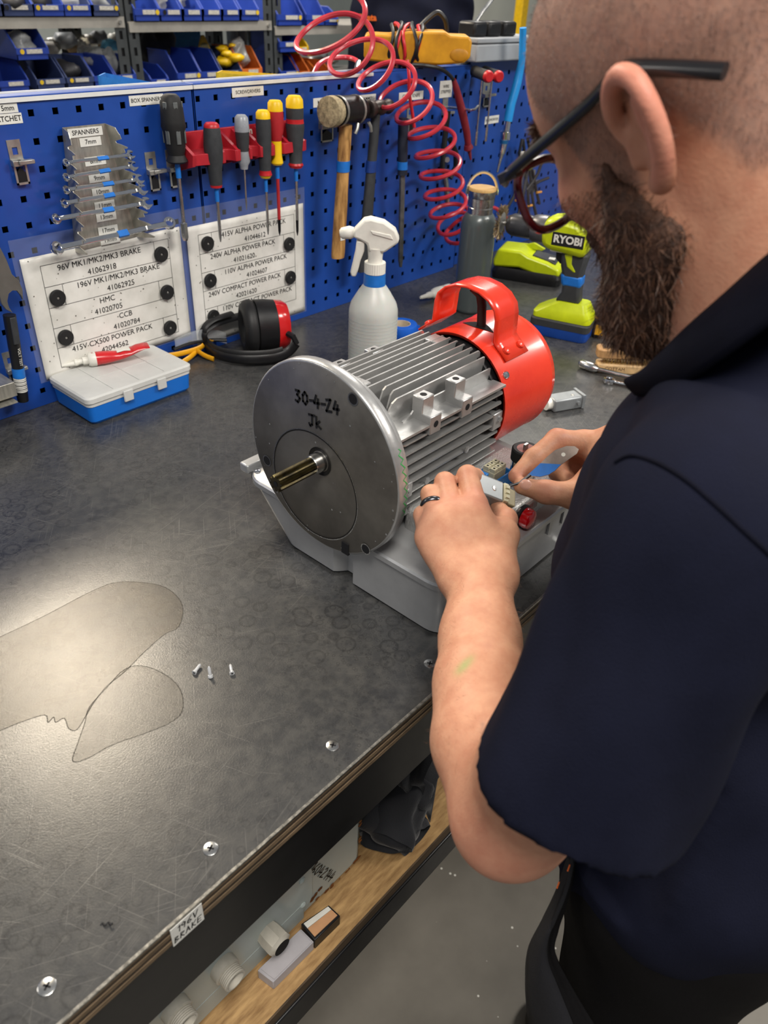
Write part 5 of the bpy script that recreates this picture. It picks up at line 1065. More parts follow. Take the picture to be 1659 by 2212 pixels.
for (x0, z0, n_, sx, sz) in ((ex1-.003, SHZ+.10, 6, .002, .06), (ex1-.04, SHZ+.006, 10, .045, .004), (ex1-.088, SHZ+.020, 4, .010, .006), (ex1-.085, SHZ+.190, 5, .012, .006)):
    m_ = MB()
    for k in range(n_):
        cx, cz = x0+rr.uniform(-sx, sx), z0+rr.uniform(-sz, sz); R_0 = rr.uniform(.002, .006)
        m_.add([(cx+R_0*rr.uniform(.6, 1.2)*math.cos(q_), ey-.0004-.0001*k, cz+R_0*rr.uniform(.5, 1)*math.sin(q_)) for q_ in np.linspace(0, 2*PI, 9, endpoint=False)], [tuple(range(9))])
    tag(obj('rust_patch', m_, RUST, t), kind='stuff')
n1 = at(676, 1862, 1, ey-.001); n2 = at(735, 1892, 1, ey-.001); MN = frame(n1, n2-n1, (0, -1, 0))
Mn = frame((n1.x, ey-.0005, n1.z), (n2.x-n1.x, 0, n2.z-n1.z), (0, -1, 0))
hw = MB(); stroke(hw, pen('16042144', .006, -.013, .0150, .12), Mn, .0020, .0003); obj('handwriting', hw, INK, t)
GL = mat('ivory_gland', (206, 200, 186), .5, 0, .12, 40)
for k, (u, v, r, ln, plug) in enumerate(((594, 2030, .0145, .026, True), (496, 2104, .0145, .026, False), (392, 2196, .0145, .026, False), (300, 2280, .0145, .026, False))):
    c = at(u, v, 1, ey-.018); c = Vector((c.x, ey-.003, c.z)); g = frame(c, (1, 0, 0), (0, -1, .0))
    gl = obj('cable_gland', MB().lathe([(r*1.15, 0), (r*1.15, .012), (r*.95, .013), (r*.95, ln), (r*.80, ln), (r*.78, ln-.012)] if not plug else [(r*1.05, 0), (r*1.15, .010), (r*1.15, .024), (r*.9, ln), (r*.75, ln+.002)], 8 if plug else 24, g, cap=False), GL, t)
    obj('gland_bore', MB().lathe([(r*.8, ln-.008 if not plug else ln+.0022), (0, ln-.010 if not plug else ln+.0022)], 20, g, cap=False), HOLE if plug else mat('gland_inside', (150, 146, 136), .6), gl)
    if not plug:
        for j in range(5): obj('thread', MB().lathe([(r*.95, .0135+j*.0024), (r*1.0, .0147+j*.0024), (r*.95, .0159+j*.0024)], 24, g, cap=False), GL, gl)
# bits in front of the box
def lowbox(name, label, cat, pix, h, m_, inner=None, bev=.001):
    P = [at(u, v, 2, SHZ+h) for u, v in pix]; c = sum(P, Vector())/4; t = thing(name, label, cat, (c.x, c.y, SHZ)); poly = [(p.x, p.y) for p in P]
    obj('body', MB().prism(poly, SHZ+.0005, SHZ+h, None), m_, t, bevel=bev)
    return t, P, c
t, P, c = lowbox('clear_case', 'small frosted plastic case on the lower shelf below the cable glands', 'case', [(556, 2096), (650, 2006), (678, 2034), (590, 2122)], .020, mat('frosted_case', (196, 192, 196), .4, 0, .06, 30, alpha=.75))
e = [p*.92+c*.08 for p in P]
for k in range(4): obj('lid_line', MB().tube([e[k]+Vector((0, 0, .0002)), e[(k+1) % 4]+Vector((0, 0, .0002))], .0007, 5), MATS['frosted_case'], t)
t, P, c = lowbox('framed_block', 'small black tray holding a tan wood strip and white strip, on the lower shelf', 'tray', [(650, 1996), (710, 1955), (735, 1978), (680, 2032)], .022, BLACKPL)
def lerpq(P, u, v): return (P[0]*(1-u)+P[1]*u)*(1-v)+(P[3]*(1-u)+P[2]*u)*v
for nm, v0, v1, m_ in (('wood_strip', .38, .88, mat('tan_wood', (200, 150, 108), .5, 0, .12, 30)), ('white_strip', .08, .36, WHITEPL)):
    Q = [lerpq(P, .06, v0), lerpq(P, .94, v0), lerpq(P, .94, v1), lerpq(P, .06, v1)]; obj(nm, MB().prism([(q.x, q.y) for q in Q], SHZ+.022, SHZ+.0235), m_, t)
# dark cloth heaps
CLOTH = mat('black_cloth', (26, 27, 32), .85, 0, .15, 60, bump=.3, bscale=500, sheen=.3)
def cloth(label, pix, zs, seed, nm='work_trousers', cat='clothing'):
    c = at(*pix[0], 2, SHZ); t = thing(nm, label, cat, (c.x, c.y, SHZ)); rr = random.Random(seed); k = 0
    for (u0, v0, r0, z0), (u1, v1, r1, z1) in zs:
        a, b = at(u0, v0, 2, SHZ+z0), at(u1, v1, 2, SHZ+z1); d = b-a; n = 22; m_ = 26; up = Vector((0, 0, 1)); s = d.cross(up).normalized(); vs = []
        for i in range(n):
            f = i/(n-1); q = a+d*f; r = r0*(1-f)+r1*f
            for j in range(m_):
                an = 2*PI*j/m_; w = 1+.12*math.sin(3*an+4*f+k)+.08*math.sin(5*an-7*f)+.06*math.sin(9*f+2*an)
                p = q+s*(r*w*math.cos(an))+up*(r*w*.62*math.sin(an)); p.z = max(p.z, SHZ+.001); vs.append(p)
        fs = [(i*m_+j, i*m_+(j+1) % m_, (i+1)*m_+(j+1) % m_, (i+1)*m_+j) for i in range(n-1) for j in range(m_)]+[tuple(range(m_))[::-1]]
        obj('fold', MB().add(vs, fs), CLOTH, t, ang=180); k += 1
    return t
cloth('crumpled black garment with an open sleeve end on the lower shelf', [(840, 1810)], [((840, 1735, .055, .05), (900, 1814, .026, .022)), ((860, 1690, .055, .07), (826, 1822, .036, .03))], 2)
cloth('dark folded trousers on the lower shelf behind the elbow', [(900, 1680)], [((880, 1620, .06, .10), (945, 1680, .060, .05)), ((900, 1580, .07, .12), (960, 1630, .07, .10))], 5)
# ------------------------------------------------------------------ shelving with bins behind the panels
SY = 1.40
POST = mat('dark_grey_slotted_steel', (74, 78, 80), .5, .2, .15, 20)
SHELFM = mat('galvanised_shelf', (176, 172, 164), .5, .3, .15, 12)
def shelving(x0, x1, zs, label, depth=.36):
    t = thing('shelving_unit', label, 'shelving', ((x0+x1)/2, SY+depth/2, 0), group='boltless shelving bays behind the bench')
    for x, s in ((x0, 1), (x1, -1)):
        for y in (SY, SY+depth):
            w = .040; m_ = MB(); n = 26; zt = 1.75
            # slotted face: two strips with bridges between slots
            zz = np.arange(.0, zt, .048); xa, xb = (x, x+s*w) if s > 0 else (x-w, x)
            m_.bb(xa, xa+.014, y-.002, y, 0, zt); m_.bb(xb-.014, xb, y-.002, y, 0, zt)
            for z in zz: m_.bb(xa+.014, xb-.014, y-.002, y, z, z+.024)
            m_.bb((xa if s > 0 else xb-.002), (xa+.002 if s > 0 else xb), y, y+.036, 0, zt)
            p = obj('post', m_, POST, t, smooth=False)
            obj('slot_shadow', MB().bb(xa+.012, xb-.012, y+.003, y+.004, 0, zt), HOLE, p)
    for z in zs:
        s_ = obj('shelf', MB().bb(x0+.002, x1-.002, SY-.004, SY+depth, z-.004, z), SHELFM, t)
        obj('shelf_lip', MB().bb(x0+.004 if x0 > .5 else x0, x1-.004, SY-.006, SY-.003, z-.030, z), SHELFM, s_)
        obj('shelf_bolt', MB().cyl((x1-.022, SY-.012, z-.015), (x1-.022, SY-.003, z-.015), .006, n=8), ZINC, s_)
    return t
shelving(.02, 1.066, (.60, 1.190, 1.383), 'left shelving bay full of blue bins, seen over the spanner rack')
shelving(1.074, 1.700, (.60, 1.178, 1.369), 'middle shelving bay with an orange bin and yellow clips')
shelving(1.708, 2.60, (.60, 1.165, 1.352), 'right shelving bay behind the red coil hose')
BINB = mat('bin_blue', (38, 66, 160), .45, 0, .1, 14); BIND = mat('bin_dusty_navy', (52, 66, 110), .55, 0, .15, 14); BINY = mat('bin_yellow', (228, 186, 24), .45); BINO = mat('bin_orange', (214, 112, 44), .45)
def bin_mesh(w, d, h, th=.002):
    lip = h*.36; cut = d*.34; s = MB()
    side = [(0, 0), (d, 0), (d, h), (cut, h), (.012, lip+.012), (0, lip)]
    MSd = lambda x: Matrix(((0, 0, 1, x), (1, 0, 0, 0), (0, 1, 0, 0), (0, 0, 0, 1)))
    s.prism(side, 0, th, MSd(-w/2)); s.prism(side, 0, th, MSd(w/2-th)); s.bb(-w/2, w/2, 0, d, 0, th); s.bb(-w/2, w/2, d-th, d, 0, h); s.bb(-w/2, w/2, 0, th, 0, lip)
    s.bb(-w/2-.0015, w/2+.0015, -.003, .004, lip*.52, lip+.001)
    rim = [(cut, h), (.012, lip+.012), (0, lip)]
    for sx in (-1, 1):
        for a_, b_ in ((rim[0], rim[1]), (rim[1], rim[2]), ((d, h), (cut, h))): s.cyl((sx*w/2, a_[0], a_[1]), (sx*w/2, b_[0], b_[1]), .0028, n=6)
    return s
LT = mat('bin_label_print', (214, 210, 200), .6, 0, .35, 300, col2=(150, 148, 142), stretch=(.4, 1, 3)); DOT = mat('yellow_dot', (232, 196, 40), .5); DOTK = mat('black_dot', (24, 24, 26), .5)
BAGM = mat('crumpled_clear_bag', (196, 198, 198), .16, 0, .2, 40, alpha=.72)
def lumps(c, r, seed, n=18):
    rr = np.random.RandomState(seed); m_ = MB(); m_.sphere((0, 0, 0), 1., n, n//2); V = np.array(m_.v); dirs = rr.normal(size=(9, 3)); dirs /= np.linalg.norm(dirs, axis=1)[:, None]; am = rr.uniform(-.28, .28, 9)
    k = 1+sum(a_*np.abs(np.sin(3*(V@d_)+j)) for j, (a_, d_) in enumerate(zip(am, dirs))); V = V*k[:, None]*np.array(r)+np.array(c); m_.v = [tuple(v) for v in V]; return m_
BCOUNT = [0]
def add_bin(u, z, w, h, m_, label, dot=1, bag=None, x=None, d=.17, y=SY-.012):
    if x is None: x = at(u, 90, 1, y).x
    t = thing('storage_bin', label, 'bin', (x, y, z), group='plastic picking bins on the shelves'); M = Matrix.Translation((x, y, z)); BCOUNT[0] += 1
    b = bin_mesh(w, d, h); q = MB().add(b.v, b.f, M); obj('shell', q, m_, t, smooth=False)
    lip = h*.36
    obj('card_label', MB().bb(x-w*.20, x+w*.30, y-.0042, y-.0032, z+lip*.58, z+lip*.95), LT, t)
    if dot: obj('dot_sticker', MB().disc((0, 0, 0), lip*.22, 14, frame((x-w*.34 if dot > 0 else x+w*.40, y-.0042, z+lip*.76), (1, 0, 0), (0, -1, 0))), DOT if abs(dot) == 1 else DOTK, t)
    if bag: 
        bg = lumps((x, y+d*.5, z+h*(.46 if bag < 10 else .7)), (w*.40, d*.36, h*(.40 if bag < 10 else .6)), bag); o = obj('contents', bg, BAGM if bag % 3 else mat('dark_contents', (44, 44, 48), .5), t, ang=180)
    return t
AL = [(-14, 1, 0), (52, 2, 3), (117, 1, 6), (181, 1, 7), (236, -1, 5)]
for k, (u, dt, bag) in enumerate(AL): add_bin(u, 1.3835, .100, .084, [BIND, BIND, BINB, BINB, BIND][k], 'blue bin on the top shelf of the left bay, %s from the left' % ['first', 'second', 'third', 'fourth', 'fifth'][k], dt, bag)
AW = [(12, BINB, 0, 0), (94, BIND, 1, 0), (160, BIND, 1, 9), (214, BINB, 0, 0), (262, BINB, 1, 14)]
for k, (u, m_, dt, bag) in enumerate(AW): add_bin(u, 1.1905, .074 if k > 2 else .092, .080, m_, 'lower shelf bin of the left bay, %s' % ['cut by the left frame edge', 'dusty with a yellow dot, below the stacked bin', 'dusty, holding dark parts', 'dark one behind the blue carton', 'holding a clear plastic bag by the post'][k], dt, bag)
add_bin(66, 1.2715, .100, .086, BINB, 'blue bin stacked on top of others on the left bay lower shelf', 1, 8)
BU = [(325, 1, 12), (378, 2, 11), (421, 0, 13), (463, 0, 0), (503, 0, 0), (541, 1, 0)]
for k, (u, dt, bag) in enumerate(BU): add_bin(u, 1.3695, .094, .096, BINB, 'blue bin on the top shelf of the middle bay, %s from the left' % ['first', 'second', 'third', 'fourth', 'fifth', 'sixth'][k], dt if dt != 1 else -1, bag)
add_bin(336, 1.1785, .070, .060, BINB, 'small blue bin with a green board beside the left post of the middle bay', 0, 0)
add_bin(402, 1.1785, .098, .100, BINB, 'large blue bin on the lower shelf of the middle bay, left of its twin', -1, 0); add_bin(450, 1.1785, .086, .100, BINB, 'large blue bin on the lower shelf of the middle bay, right of its twin', -1, 0)
add_bin(497, 1.1785, .090, .100, BIND, 'dusty bin overflowing with yellow clips on the middle bay', 0, 0); add_bin(541, 1.1785, .095, .105, BINO, 'orange bin with a white bag on the middle bay', 0, 16)
for k, (u, z, w, h, m_, lb) in enumerate(((628, 1.3525, .125, .10, BINB, 'pale blue bin on the top shelf behind the hose loops'), (682, 1.3525, .10, .10, BINB, 'blue bin behind the upper red hose loops, right of the pale one'), (716, 1.3525, .075, .06, BINB, 'small blue bin right of the hose loops'), (624, 1.1655, .095, .098, BINB, 'lower of two stacked blue bins behind the red hose'), (624, 1.2645, .095, .098, BINB, 'upper of two stacked blue bins behind the red hose'), (655, 1.2560, .050, .070, BINY, 'small yellow bin beside the stacked blue bins'), (655, 1.1655, .060, .085, BINO, 'orange bin beside the stacked blue bins'), (700, 1.1655, .075, .060, BINO, 'small orange bin half hidden by the hose return loop'))):
    add_bin(u, z, w, h, m_, lb, -1 if m_ is BINB else 0, 0)
# loose shelf goods
def vis(u, v, y): return at(u, v, 1, y)
p = vis(493, 118, SY+.03); t = thing('safety_clips', 'bright yellow plastic clips piled in a bin on the middle bay', 'clips', p)
for k in range(6): obj('clip', lumps((p.x+.03*math.cos(k*2.1)*.7, p.y+.02*math.sin(k*1.7), p.z+.030-.013*k), (.024, .018, .011), 40+k, 10), YELLOW, t, ang=180)
p = vis(440, 100, SY+.12); t = thing('dial_gauge', 'yellow triangular gauge with dark dial behind the clips', 'gauge', p)
Mg = frame(p, (1, -.3, 0), (-.3, -1, .1))
obj('face', MB().prism([(-.032, -.026), (.032, -.026), (.006, .036), (-.006, .036)], -.006, .006, Mg), mat('old_yellow', (196, 156, 30), .5, 0, .2, 30), t, bevel=.003); obj('dial', MB().lathe([(.018, .006), (.018, .008), (0, .009)], 18, Mg @ Matrix.Translation((0, -.006, 0)), cap=False), mat('olive_dial', (96, 86, 34), .5), t)
p = vis(388, 95, SY+.26); t = thing('parts_case', 'light blue plastic case at the back of the middle bay', 'case', (p.x, p.y, 1.179))
obj('body', MB().bb(p.x-.095, p.x+.105, p.y, p.y+.10, 1.180, 1.325), mat('sky_blue_case', (70, 150, 214), .5), t, bevel=.006); obj('drawer_line', MB().bb(p.x-.0, p.x+.09, p.y-.002, p.y, 1.262, 1.266), mat('blue_shadow_line', (40, 96, 150), .5), t); obj('card_label', MB().bb(p.x+.02, p.x+.055, p.y-.003, p.y-.001, 1.225, 1.242), LABEL, t)
p = vis(330, 98, SY+.22); t = thing('dark_coat', 'dark navy cloth lump at the back of the middle bay', 'clothing', p); obj('cloth', lumps((p.x, p.y, 1.275), (.070, .06, .075), 77, 20), CLOTH, t, ang=180)
for k, u in enumerate((503, 522, 545)):
    p = vis(u, 90, SY+.30); t = thing('grey_pipe', 'grey upright pipe %s at the back of the middle bay' % ['left of three', 'in the middle of three', 'right of three'][k], 'pipe', (p.x, p.y, 1.18), group='grey pipes standing on the middle bay')
    obj('tube', MB().lathe([(.024, 1.1785), (.024, 1.33), (.021, 1.33), (.021, 1.30)], 18, Matrix.Translation((p.x, p.y, 0)), cap=False), mat('grey_pvc', (140, 152, 162), .45), t)
p = vis(218, 118, SY+.16); t = thing('clear_bag', 'crumpled clear bag with a blue glove in the left bay', 'bag', p)
obj('film', lumps((p.x, p.y, p.z-.012), (.075, .07, .035), 31, 20), BAGM, t, ang=180); obj('glove', lumps((p.x+.03, p.y-.02, p.z+.028), (.034, .02, .018), 33, 14), mat('blue_glove', (110, 190, 222), .5), t, ang=180)
for k, (u, v, lb) in enumerate(((140, 90, 'left of the rear post'), (215, 82, 'right of the rear post'), (700, 128, 'behind the hose'))):
    p = vis(u, v, SY+.33); t = thing('parts_heap', 'jumble of pale parts at the back of the shelf, '+lb, 'parts', p)
    for j in range(5): obj('part', lumps((p.x+.035*(j-2), p.y+.015*(j % 2), p.z+.012*((j*7) % 3)-.02), (.035, .03, .022), 60+5*k+j, 10), [mat('pale_part', (200, 196, 188), .5), ZINC, GREYE, mat('tan_card', (176, 150, 116), .7), WHITEPL][j], t, ang=180)
# trays peeking over the panel
def tray(name, label, pts, z0, z1, m_, th=.003):
    P = [Vector(p) for p in pts]; c = sum(P, Vector())/len(P); t = thing(name, label, 'tray', (c.x, c.y, TZ))
    n = len(P)
    obj('tray_base', MB().prism([(p.x, p.y) for p in P], z0, z0+.003), m_, t)
    for k in range(n):
        a, b = P[k], P[(k+1) % n]; d = (b-a); d.z = 0; d.normalize(); s = Vector((-d.y, d.x, 0))*th
        obj('side_panel', MB().add([(a.x, a.y, z0), (b.x, b.y, z0), (b.x, b.y, b.z), (a.x, a.y, a.z), (a.x+s.x, a.y+s.y, z0), (b.x+s.x, b.y+s.y, z0), (b.x+s.x, b.y+s.y, b.z), (a.x+s.x, a.y+s.y, a.z)], [(0, 1, 2, 3), (7, 6, 5, 4), (3, 2, 6, 7), (0, 3, 7, 4), (1, 5, 6, 2)]), m_, t, smooth=False)
    return t
tag(obj('rear_bench', MB().bb(-1.3, 2.6, .04, .75, TZ-.03, TZ), BENCH), 'second dark workbench on the far side of the blue tool panels', 'workbench')
for x in (-1.2, 2.5):
    for y in (.08, .70): o_ = obj('bench_leg', MB().bb(x-.03, x+.03, y-.03, y+.03, 0, TZ-.031), BLKSTEEL, bpy.data.objects['rear_bench'])
tray('blue_tray', 'light blue open box showing above the left panel', [at(212, 163, 1, .10), at(330, 187, 1, .10), at(340, 180, 1, .30), at(225, 157, 1, .30)], TZ, 1.4, mat('light_blue_card', (40, 120, 200), .5))
tray('yellow_tray', 'yellow open box showing above the panel under the orange bin', [at(468, 156, 1, .10), at(602, 168, 1, .10), at(602, 160, 1, .28), at(478, 152, 1, .28)], TZ, 1.4, mat('yellow_card', (214, 184, 52), .5))
# far cabinet and post
p = at(1062, 60, 1, 2.6); t = thing('pale_cabinet', 'tall pale cabinet far behind the junction box', 'cabinet', (p.x, 2.9, 0))
PC = mat('pale_cabinet_paint', (214, 216, 206), .45, 0, .05, 4)
ca, cb = at(1004, 60, 1, 2.6).x, at(1180, 60, 1, 2.6).x
obj('body', MB().bb(ca, cb, 2.6, 3.1, 0, 2.1), PC, t, bevel=.01); obj('door_gap', MB().bb((ca+cb)/2+.1, (ca+cb)/2+.106, 2.597, 2.6, .05, 2.05), HOLE, t); obj('door_handle', MB().bb((ca+cb)/2+.13, (ca+cb)/2+.15, 2.57, 2.598, 1.0, 1.15), STEEL, t)
p = at(1124, 40, 1, 2.1); t = thing('yellow_post', 'yellow safety post beside the forehead in the background', 'post', (p.x, 2.1, 0))
obj('upright', MB().bb(p.x-.035, p.x+.035, 2.07, 2.13, 0, 2.2), mat('safety_yellow', (244, 196, 14), .4), t, bevel=.004); obj('base_plate', MB().bb(p.x-.09, p.x+.09, 2.0, 2.2, 0, .012), MATS['safety_yellow'], t)
# ------------------------------------------------------------------ people: implicit surfaces meshed with surface nets
def V3(p): return np.array(p, float)
def cone(a, b, ra, rb, k=.01, op='add'):
    a, b = V3(a), V3(b); ab = b-a; L2 = max(ab@ab, 1e-12); m_ = max(ra, rb)
    def f(P):
        t_ = np.clip(((P-a)@ab)/L2, 0, 1); return np.linalg.norm(P-a-t_[..., None]*ab, axis=-1)-(ra+(rb-ra)*t_)
    return f, np.minimum(a, b)-m_, np.maximum(a, b)+m_, k, op
def ell(c, r, B=None, k=.012, op='add'):
    c, r = V3(c), V3(r); B_ = np.eye(3) if B is None else np.asarray(B, float)
    def f(P):
        q = (P-c)@B_; k0 = np.linalg.norm(q/r, axis=-1); k1 = np.linalg.norm(q/(r*r), axis=-1)+1e-9; return k0*(k0-1)/k1
    e = np.abs(B_)@r
    return f, c-e, c+e, k, op
def plane(p, n_, k=.004):                       # keep the side the normal points away from
    p, n_ = V3(p), V3(n_)/np.linalg.norm(n_)
    return (lambda P: (P-p)@n_), None, None, k, 'cut'
def chain(pts, rs, k=.006): return [cone(pts[i], pts[i+1], rs[i], rs[i+1], k) for i in range(len(pts)-1)]
def sdf_mesh(prims, h, warp=None):
    lo = np.min([p[1] for p in prims if p[1] is not None and p[4] == 'add'], axis=0)-4*h; hi = np.max([p[2] for p in prims if p[2] is not None and p[4] == 'add'], axis=0)+4*h
    n = np.ceil((hi-lo)/h).astype(int)+1; D = np.full(n, .05, np.float32)
    ax_ = [lo[i]+h*np.arange(n[i]) for i in range(3)]
    for f, a, b, k, op in prims:
        if a is None: i0, i1 = np.zeros(3, int), n
        else:
            pad = k*1.2+.055*(op == 'add')*0+.03; i0 = np.clip(((a-pad-lo)/h).astype(int), 0, n-1); i1 = np.clip(np.ceil((b+pad-lo)/h).astype(int)+1, 1, n)
        sl = tuple(slice(i0[j], i1[j]) for j in range(3)); P = np.stack(np.meshgrid(*[ax_[j][sl[j]] for j in range(3)], indexing='ij'), -1)
        d = f(P); E_ = D[sl]
        if op == 'add': w = np.maximum(k-np.abs(E_-d), 0)/k; D[sl] = np.minimum(E_, d)-w*w*k*.25
        else:
            if op == 'sub': d = -d
            w = np.maximum(k-np.abs(E_-d), 0)/k; D[sl] = np.maximum(E_, d)+w*w*k*.25
    # surface nets
    s = D < 0; c = [s[i:n[0]-1+i, j:n[1]-1+j, q:n[2]-1+q] for i in (0, 1) for j in (0, 1) for q in (0, 1)]
    sm_ = sum(x.astype(np.int8) for x in c); act = (sm_ > 0) & (sm_ < 8); idx = -np.ones(act.shape, np.int64); I = np.argwhere(act); idx[act] = np.arange(len(I))
    pos = np.zeros((len(I), 3)); cnt = np.zeros(len(I)); cor = [(i, j, q) for i in (0, 1) for j in (0, 1) for q in (0, 1)]
    val = {o: D[I[:, 0]+o[0], I[:, 1]+o[1], I[:, 2]+o[2]] for o in cor}
    for o in cor:
        for a in range(3):
            if o[a] == 0:
                o2 = list(o); o2[a] = 1; v0, v1 = val[o], val[tuple(o2)]; mk = (v0 < 0) != (v1 < 0); t_ = np.where(mk, v0/np.where(mk, v0-v1, 1), 0)
                p = np.tile(np.array(o, float), (len(I), 1)); p[:, a] += t_; pos += p*mk[:, None]; cnt += mk
    V = lo+h*(I+pos/cnt[:, None]); F = []
    for a in range(3):
        b_, c_ = (a+1) % 3, (a+2) % 3; sl0 = [slice(None)]*3; sl1 = [slice(None)]*3; sl0[a] = slice(0, -1); sl1[a] = slice(1, None)
        s0, s1 = s[tuple(sl0)], s[tuple(sl1)]; E_ = np.argwhere(s0 != s1); E_ = E_[(E_[:, b_] > 0) & (E_[:, c_] > 0) & (E_[:, b_] < n[b_]-1) & (E_[:, c_] < n[c_]-1)]
        def g(db, dc):
            q = E_.copy(); q[:, b_] -= db; q[:, c_] -= dc; return idx[q[:, 0], q[:, 1], q[:, 2]]
        Q = np.stack([g(1, 1), g(0, 1), g(0, 0), g(1, 0)], 1); fl = s0[E_[:, 0], E_[:, 1], E_[:, 2]]
        Q[~fl] = Q[~fl][:, ::-1]; F.append(Q)
    F = np.concatenate(F); F = F[(F >= 0).all(1)]
    return V, F
def relax(V, F, it=2, lam=.5):
    e = np.concatenate([F[:, [0, 1]], F[:, [1, 2]], F[:, [2, 3]], F[:, [3, 0]]]); e = np.concatenate([e, e[:, ::-1]])
    for _ in range(it):
        s = np.zeros_like(V); c = np.zeros(len(V)); np.add.at(s, e[:, 0], V[e[:, 1]]); np.add.at(c, e[:, 0], 1); V = V+(s/np.maximum(c, 1)[:, None]-V)*lam
    return V
def normals(V, F):
    fn_ = np.cross(V[F[:, 2]]-V[F[:, 0]], V[F[:, 3]]-V[F[:, 1]]); N = np.zeros_like(V)
    for k in range(4): np.add.at(N, F[:, k], fn_)
    return N/np.maximum(np.linalg.norm(N, axis=1), 1e-12)[:, None]
def np_obj(name, V, F, material, parent, colors=None):
    me = bpy.data.meshes.new(name); me.from_pydata(V.tolist(), [], F.tolist()); me.update(); me.polygons.foreach_set('use_smooth', [True]*len(me.polygons))
    if colors is not None:
        ca_ = me.color_attributes.new('tint', 'FLOAT_COLOR', 'POINT'); ca_.data.foreach_set('color', np.concatenate([colors, np.ones((len(V), 1))], 1).astype(np.float32).ravel())
    me.materials.append(material); return link(name, me, parent)
def skin_mat():
    M = mat('skin', (200, 149, 119), .52, 0, .08, 70, bump=.14, bscale=420, sub=.10, col2=(188, 132, 104), spec=.35); n = M.node_tree.nodes; L = M.node_tree.links; b = n['Principled BSDF']
    a = n.new('ShaderNodeAttribute'); a.attribute_name = 'tint'; sp_ = n.new('ShaderNodeSeparateColor'); L.new(a.outputs['Color'], sp_.inputs[0])
    src = b.inputs['Base Color'].links[0].from_socket
    nz = n.new('ShaderNodeTexNoise'); nz.inputs['Scale'].default_value = 260; nz.inputs['Detail'].default_value = 3; tc = n['Texture Coordinate']; L.new(tc.outputs['Object'], nz.inputs['Vector'])
    ml = n.new('ShaderNodeMath'); ml.operation = 'MULTIPLY'; mr = n.new('ShaderNodeMapRange'); mr.inputs['From Min'].default_value = .35; mr.inputs['From Max'].default_value = .65; mr.inputs['To Min'].default_value = .8; mr.inputs['To Max'].default_value = 1.
    L.new(nz.outputs['Fac'], mr.inputs[0]); L.new(mr.outputs[0], ml.inputs[0]); L.new(sp_.outputs[0], ml.inputs[1])
    for fac, col_ in ((sp_.outputs[1], (.62, .20, .16, 1)), (ml.outputs[0], (.165, .120, .108, 1)), (sp_.outputs[2], (.16, .36, .10, 1))):
        mx = n.new('ShaderNodeMixRGB'); L.new(fac, mx.inputs[0]); L.new(src, mx.inputs[1]); mx.inputs[2].default_value = col_; src = mx.outputs[0]
    L.new(src, b.inputs['Base Color']); return M
SKIN = skin_mat()
NAVY = mat('navy_jersey', (21, 23, 37), .9, 0, .10, 30, bump=.35, bscale=900, spec=.08)
NAVYC = mat('navy_rib_collar', (15, 16, 27), .9, 0, .12, 60, bump=.5, bscale=1400, spec=.08)
BLKT = mat('black_workwear', (18, 17, 18), .9, 0, .15, 40, bump=.4, bscale=1100, spec=.1)
# ---- head frame (x = own left, y = forward, z = up)
HO = V3((-.060, -1.003, 1.4695)); hl = V3((-.958, .165, -.215)); hf = V3((.255, .852, -.463)); hf /= np.linalg.norm(hf); hl -= hf*(hl@hf); hl /= np.linalg.norm(hl); hu = np.cross(hf, hl)
HB_ = np.stack([hl, hf, hu], 1)
def hp(x, y, z): return HO+HB_@V3((x, y, z))
def he(c, r, k=.012, op='add', rot=None): return ell(hp(*c), r, HB_, k, op)
head = [he((0, -.004, .052), (.0765, .098, .084), .02), he((0, .040, .040), (.068, .062, .066), .03), he((0, .035, -.030), (.062, .060, .065), .03),
        cone(hp(.046, .02, -.062), hp(.022, .078, -.092), .022, .018, .025), cone(hp(-.046, .02, -.062), hp(-.022, .078, -.092), .022, .018, .025), he((0, .080, -.088), (.026, .020, .020), .02),
        cone(hp(.034, .088, .030), hp(-.034, .088, .030), .0115, .0115, .014), he((.040, .070, -.016), (.020, .020, .018), .018), he((-.040, .070, -.016), (.020, .020, .018), .018),
        he((.033, .100, .010), (.015, .013, .010), .012, 'sub'), he((-.033, .100, .010), (.015, .013, .010), .012, 'sub'), he((.033, .082, .009), (.0125, .0125, .0125), .004), he((-.033, .082, .009), (.0125, .0125, .0125), .004),
        cone(hp(0, .094, .018), hp(0, .112, -.022), .0075, .0115, .010), he((.011, .102, -.026), (.008, .010, .007), .006), he((-.011, .102, -.026), (.008, .010, .007), .006),
        cone(hp(.018, .090, -.052), hp(-.018, .090, -.052), .006, .006, .008), cone(hp(.015, .089, -.061), hp(-.015, .089, -.061), .0065, .0065, .006),
        cone(hp(0, -.045, -.030), (-.050, -1.105, 1.335), .058, .066, .03), cone(hp(0, -.02, -.05), (-.045, -1.075, 1.32), .052, .058, .03), cone((-.05, -1.10, 1.345), (-.05, -1.10, 1.25), .060, .045, .03)]
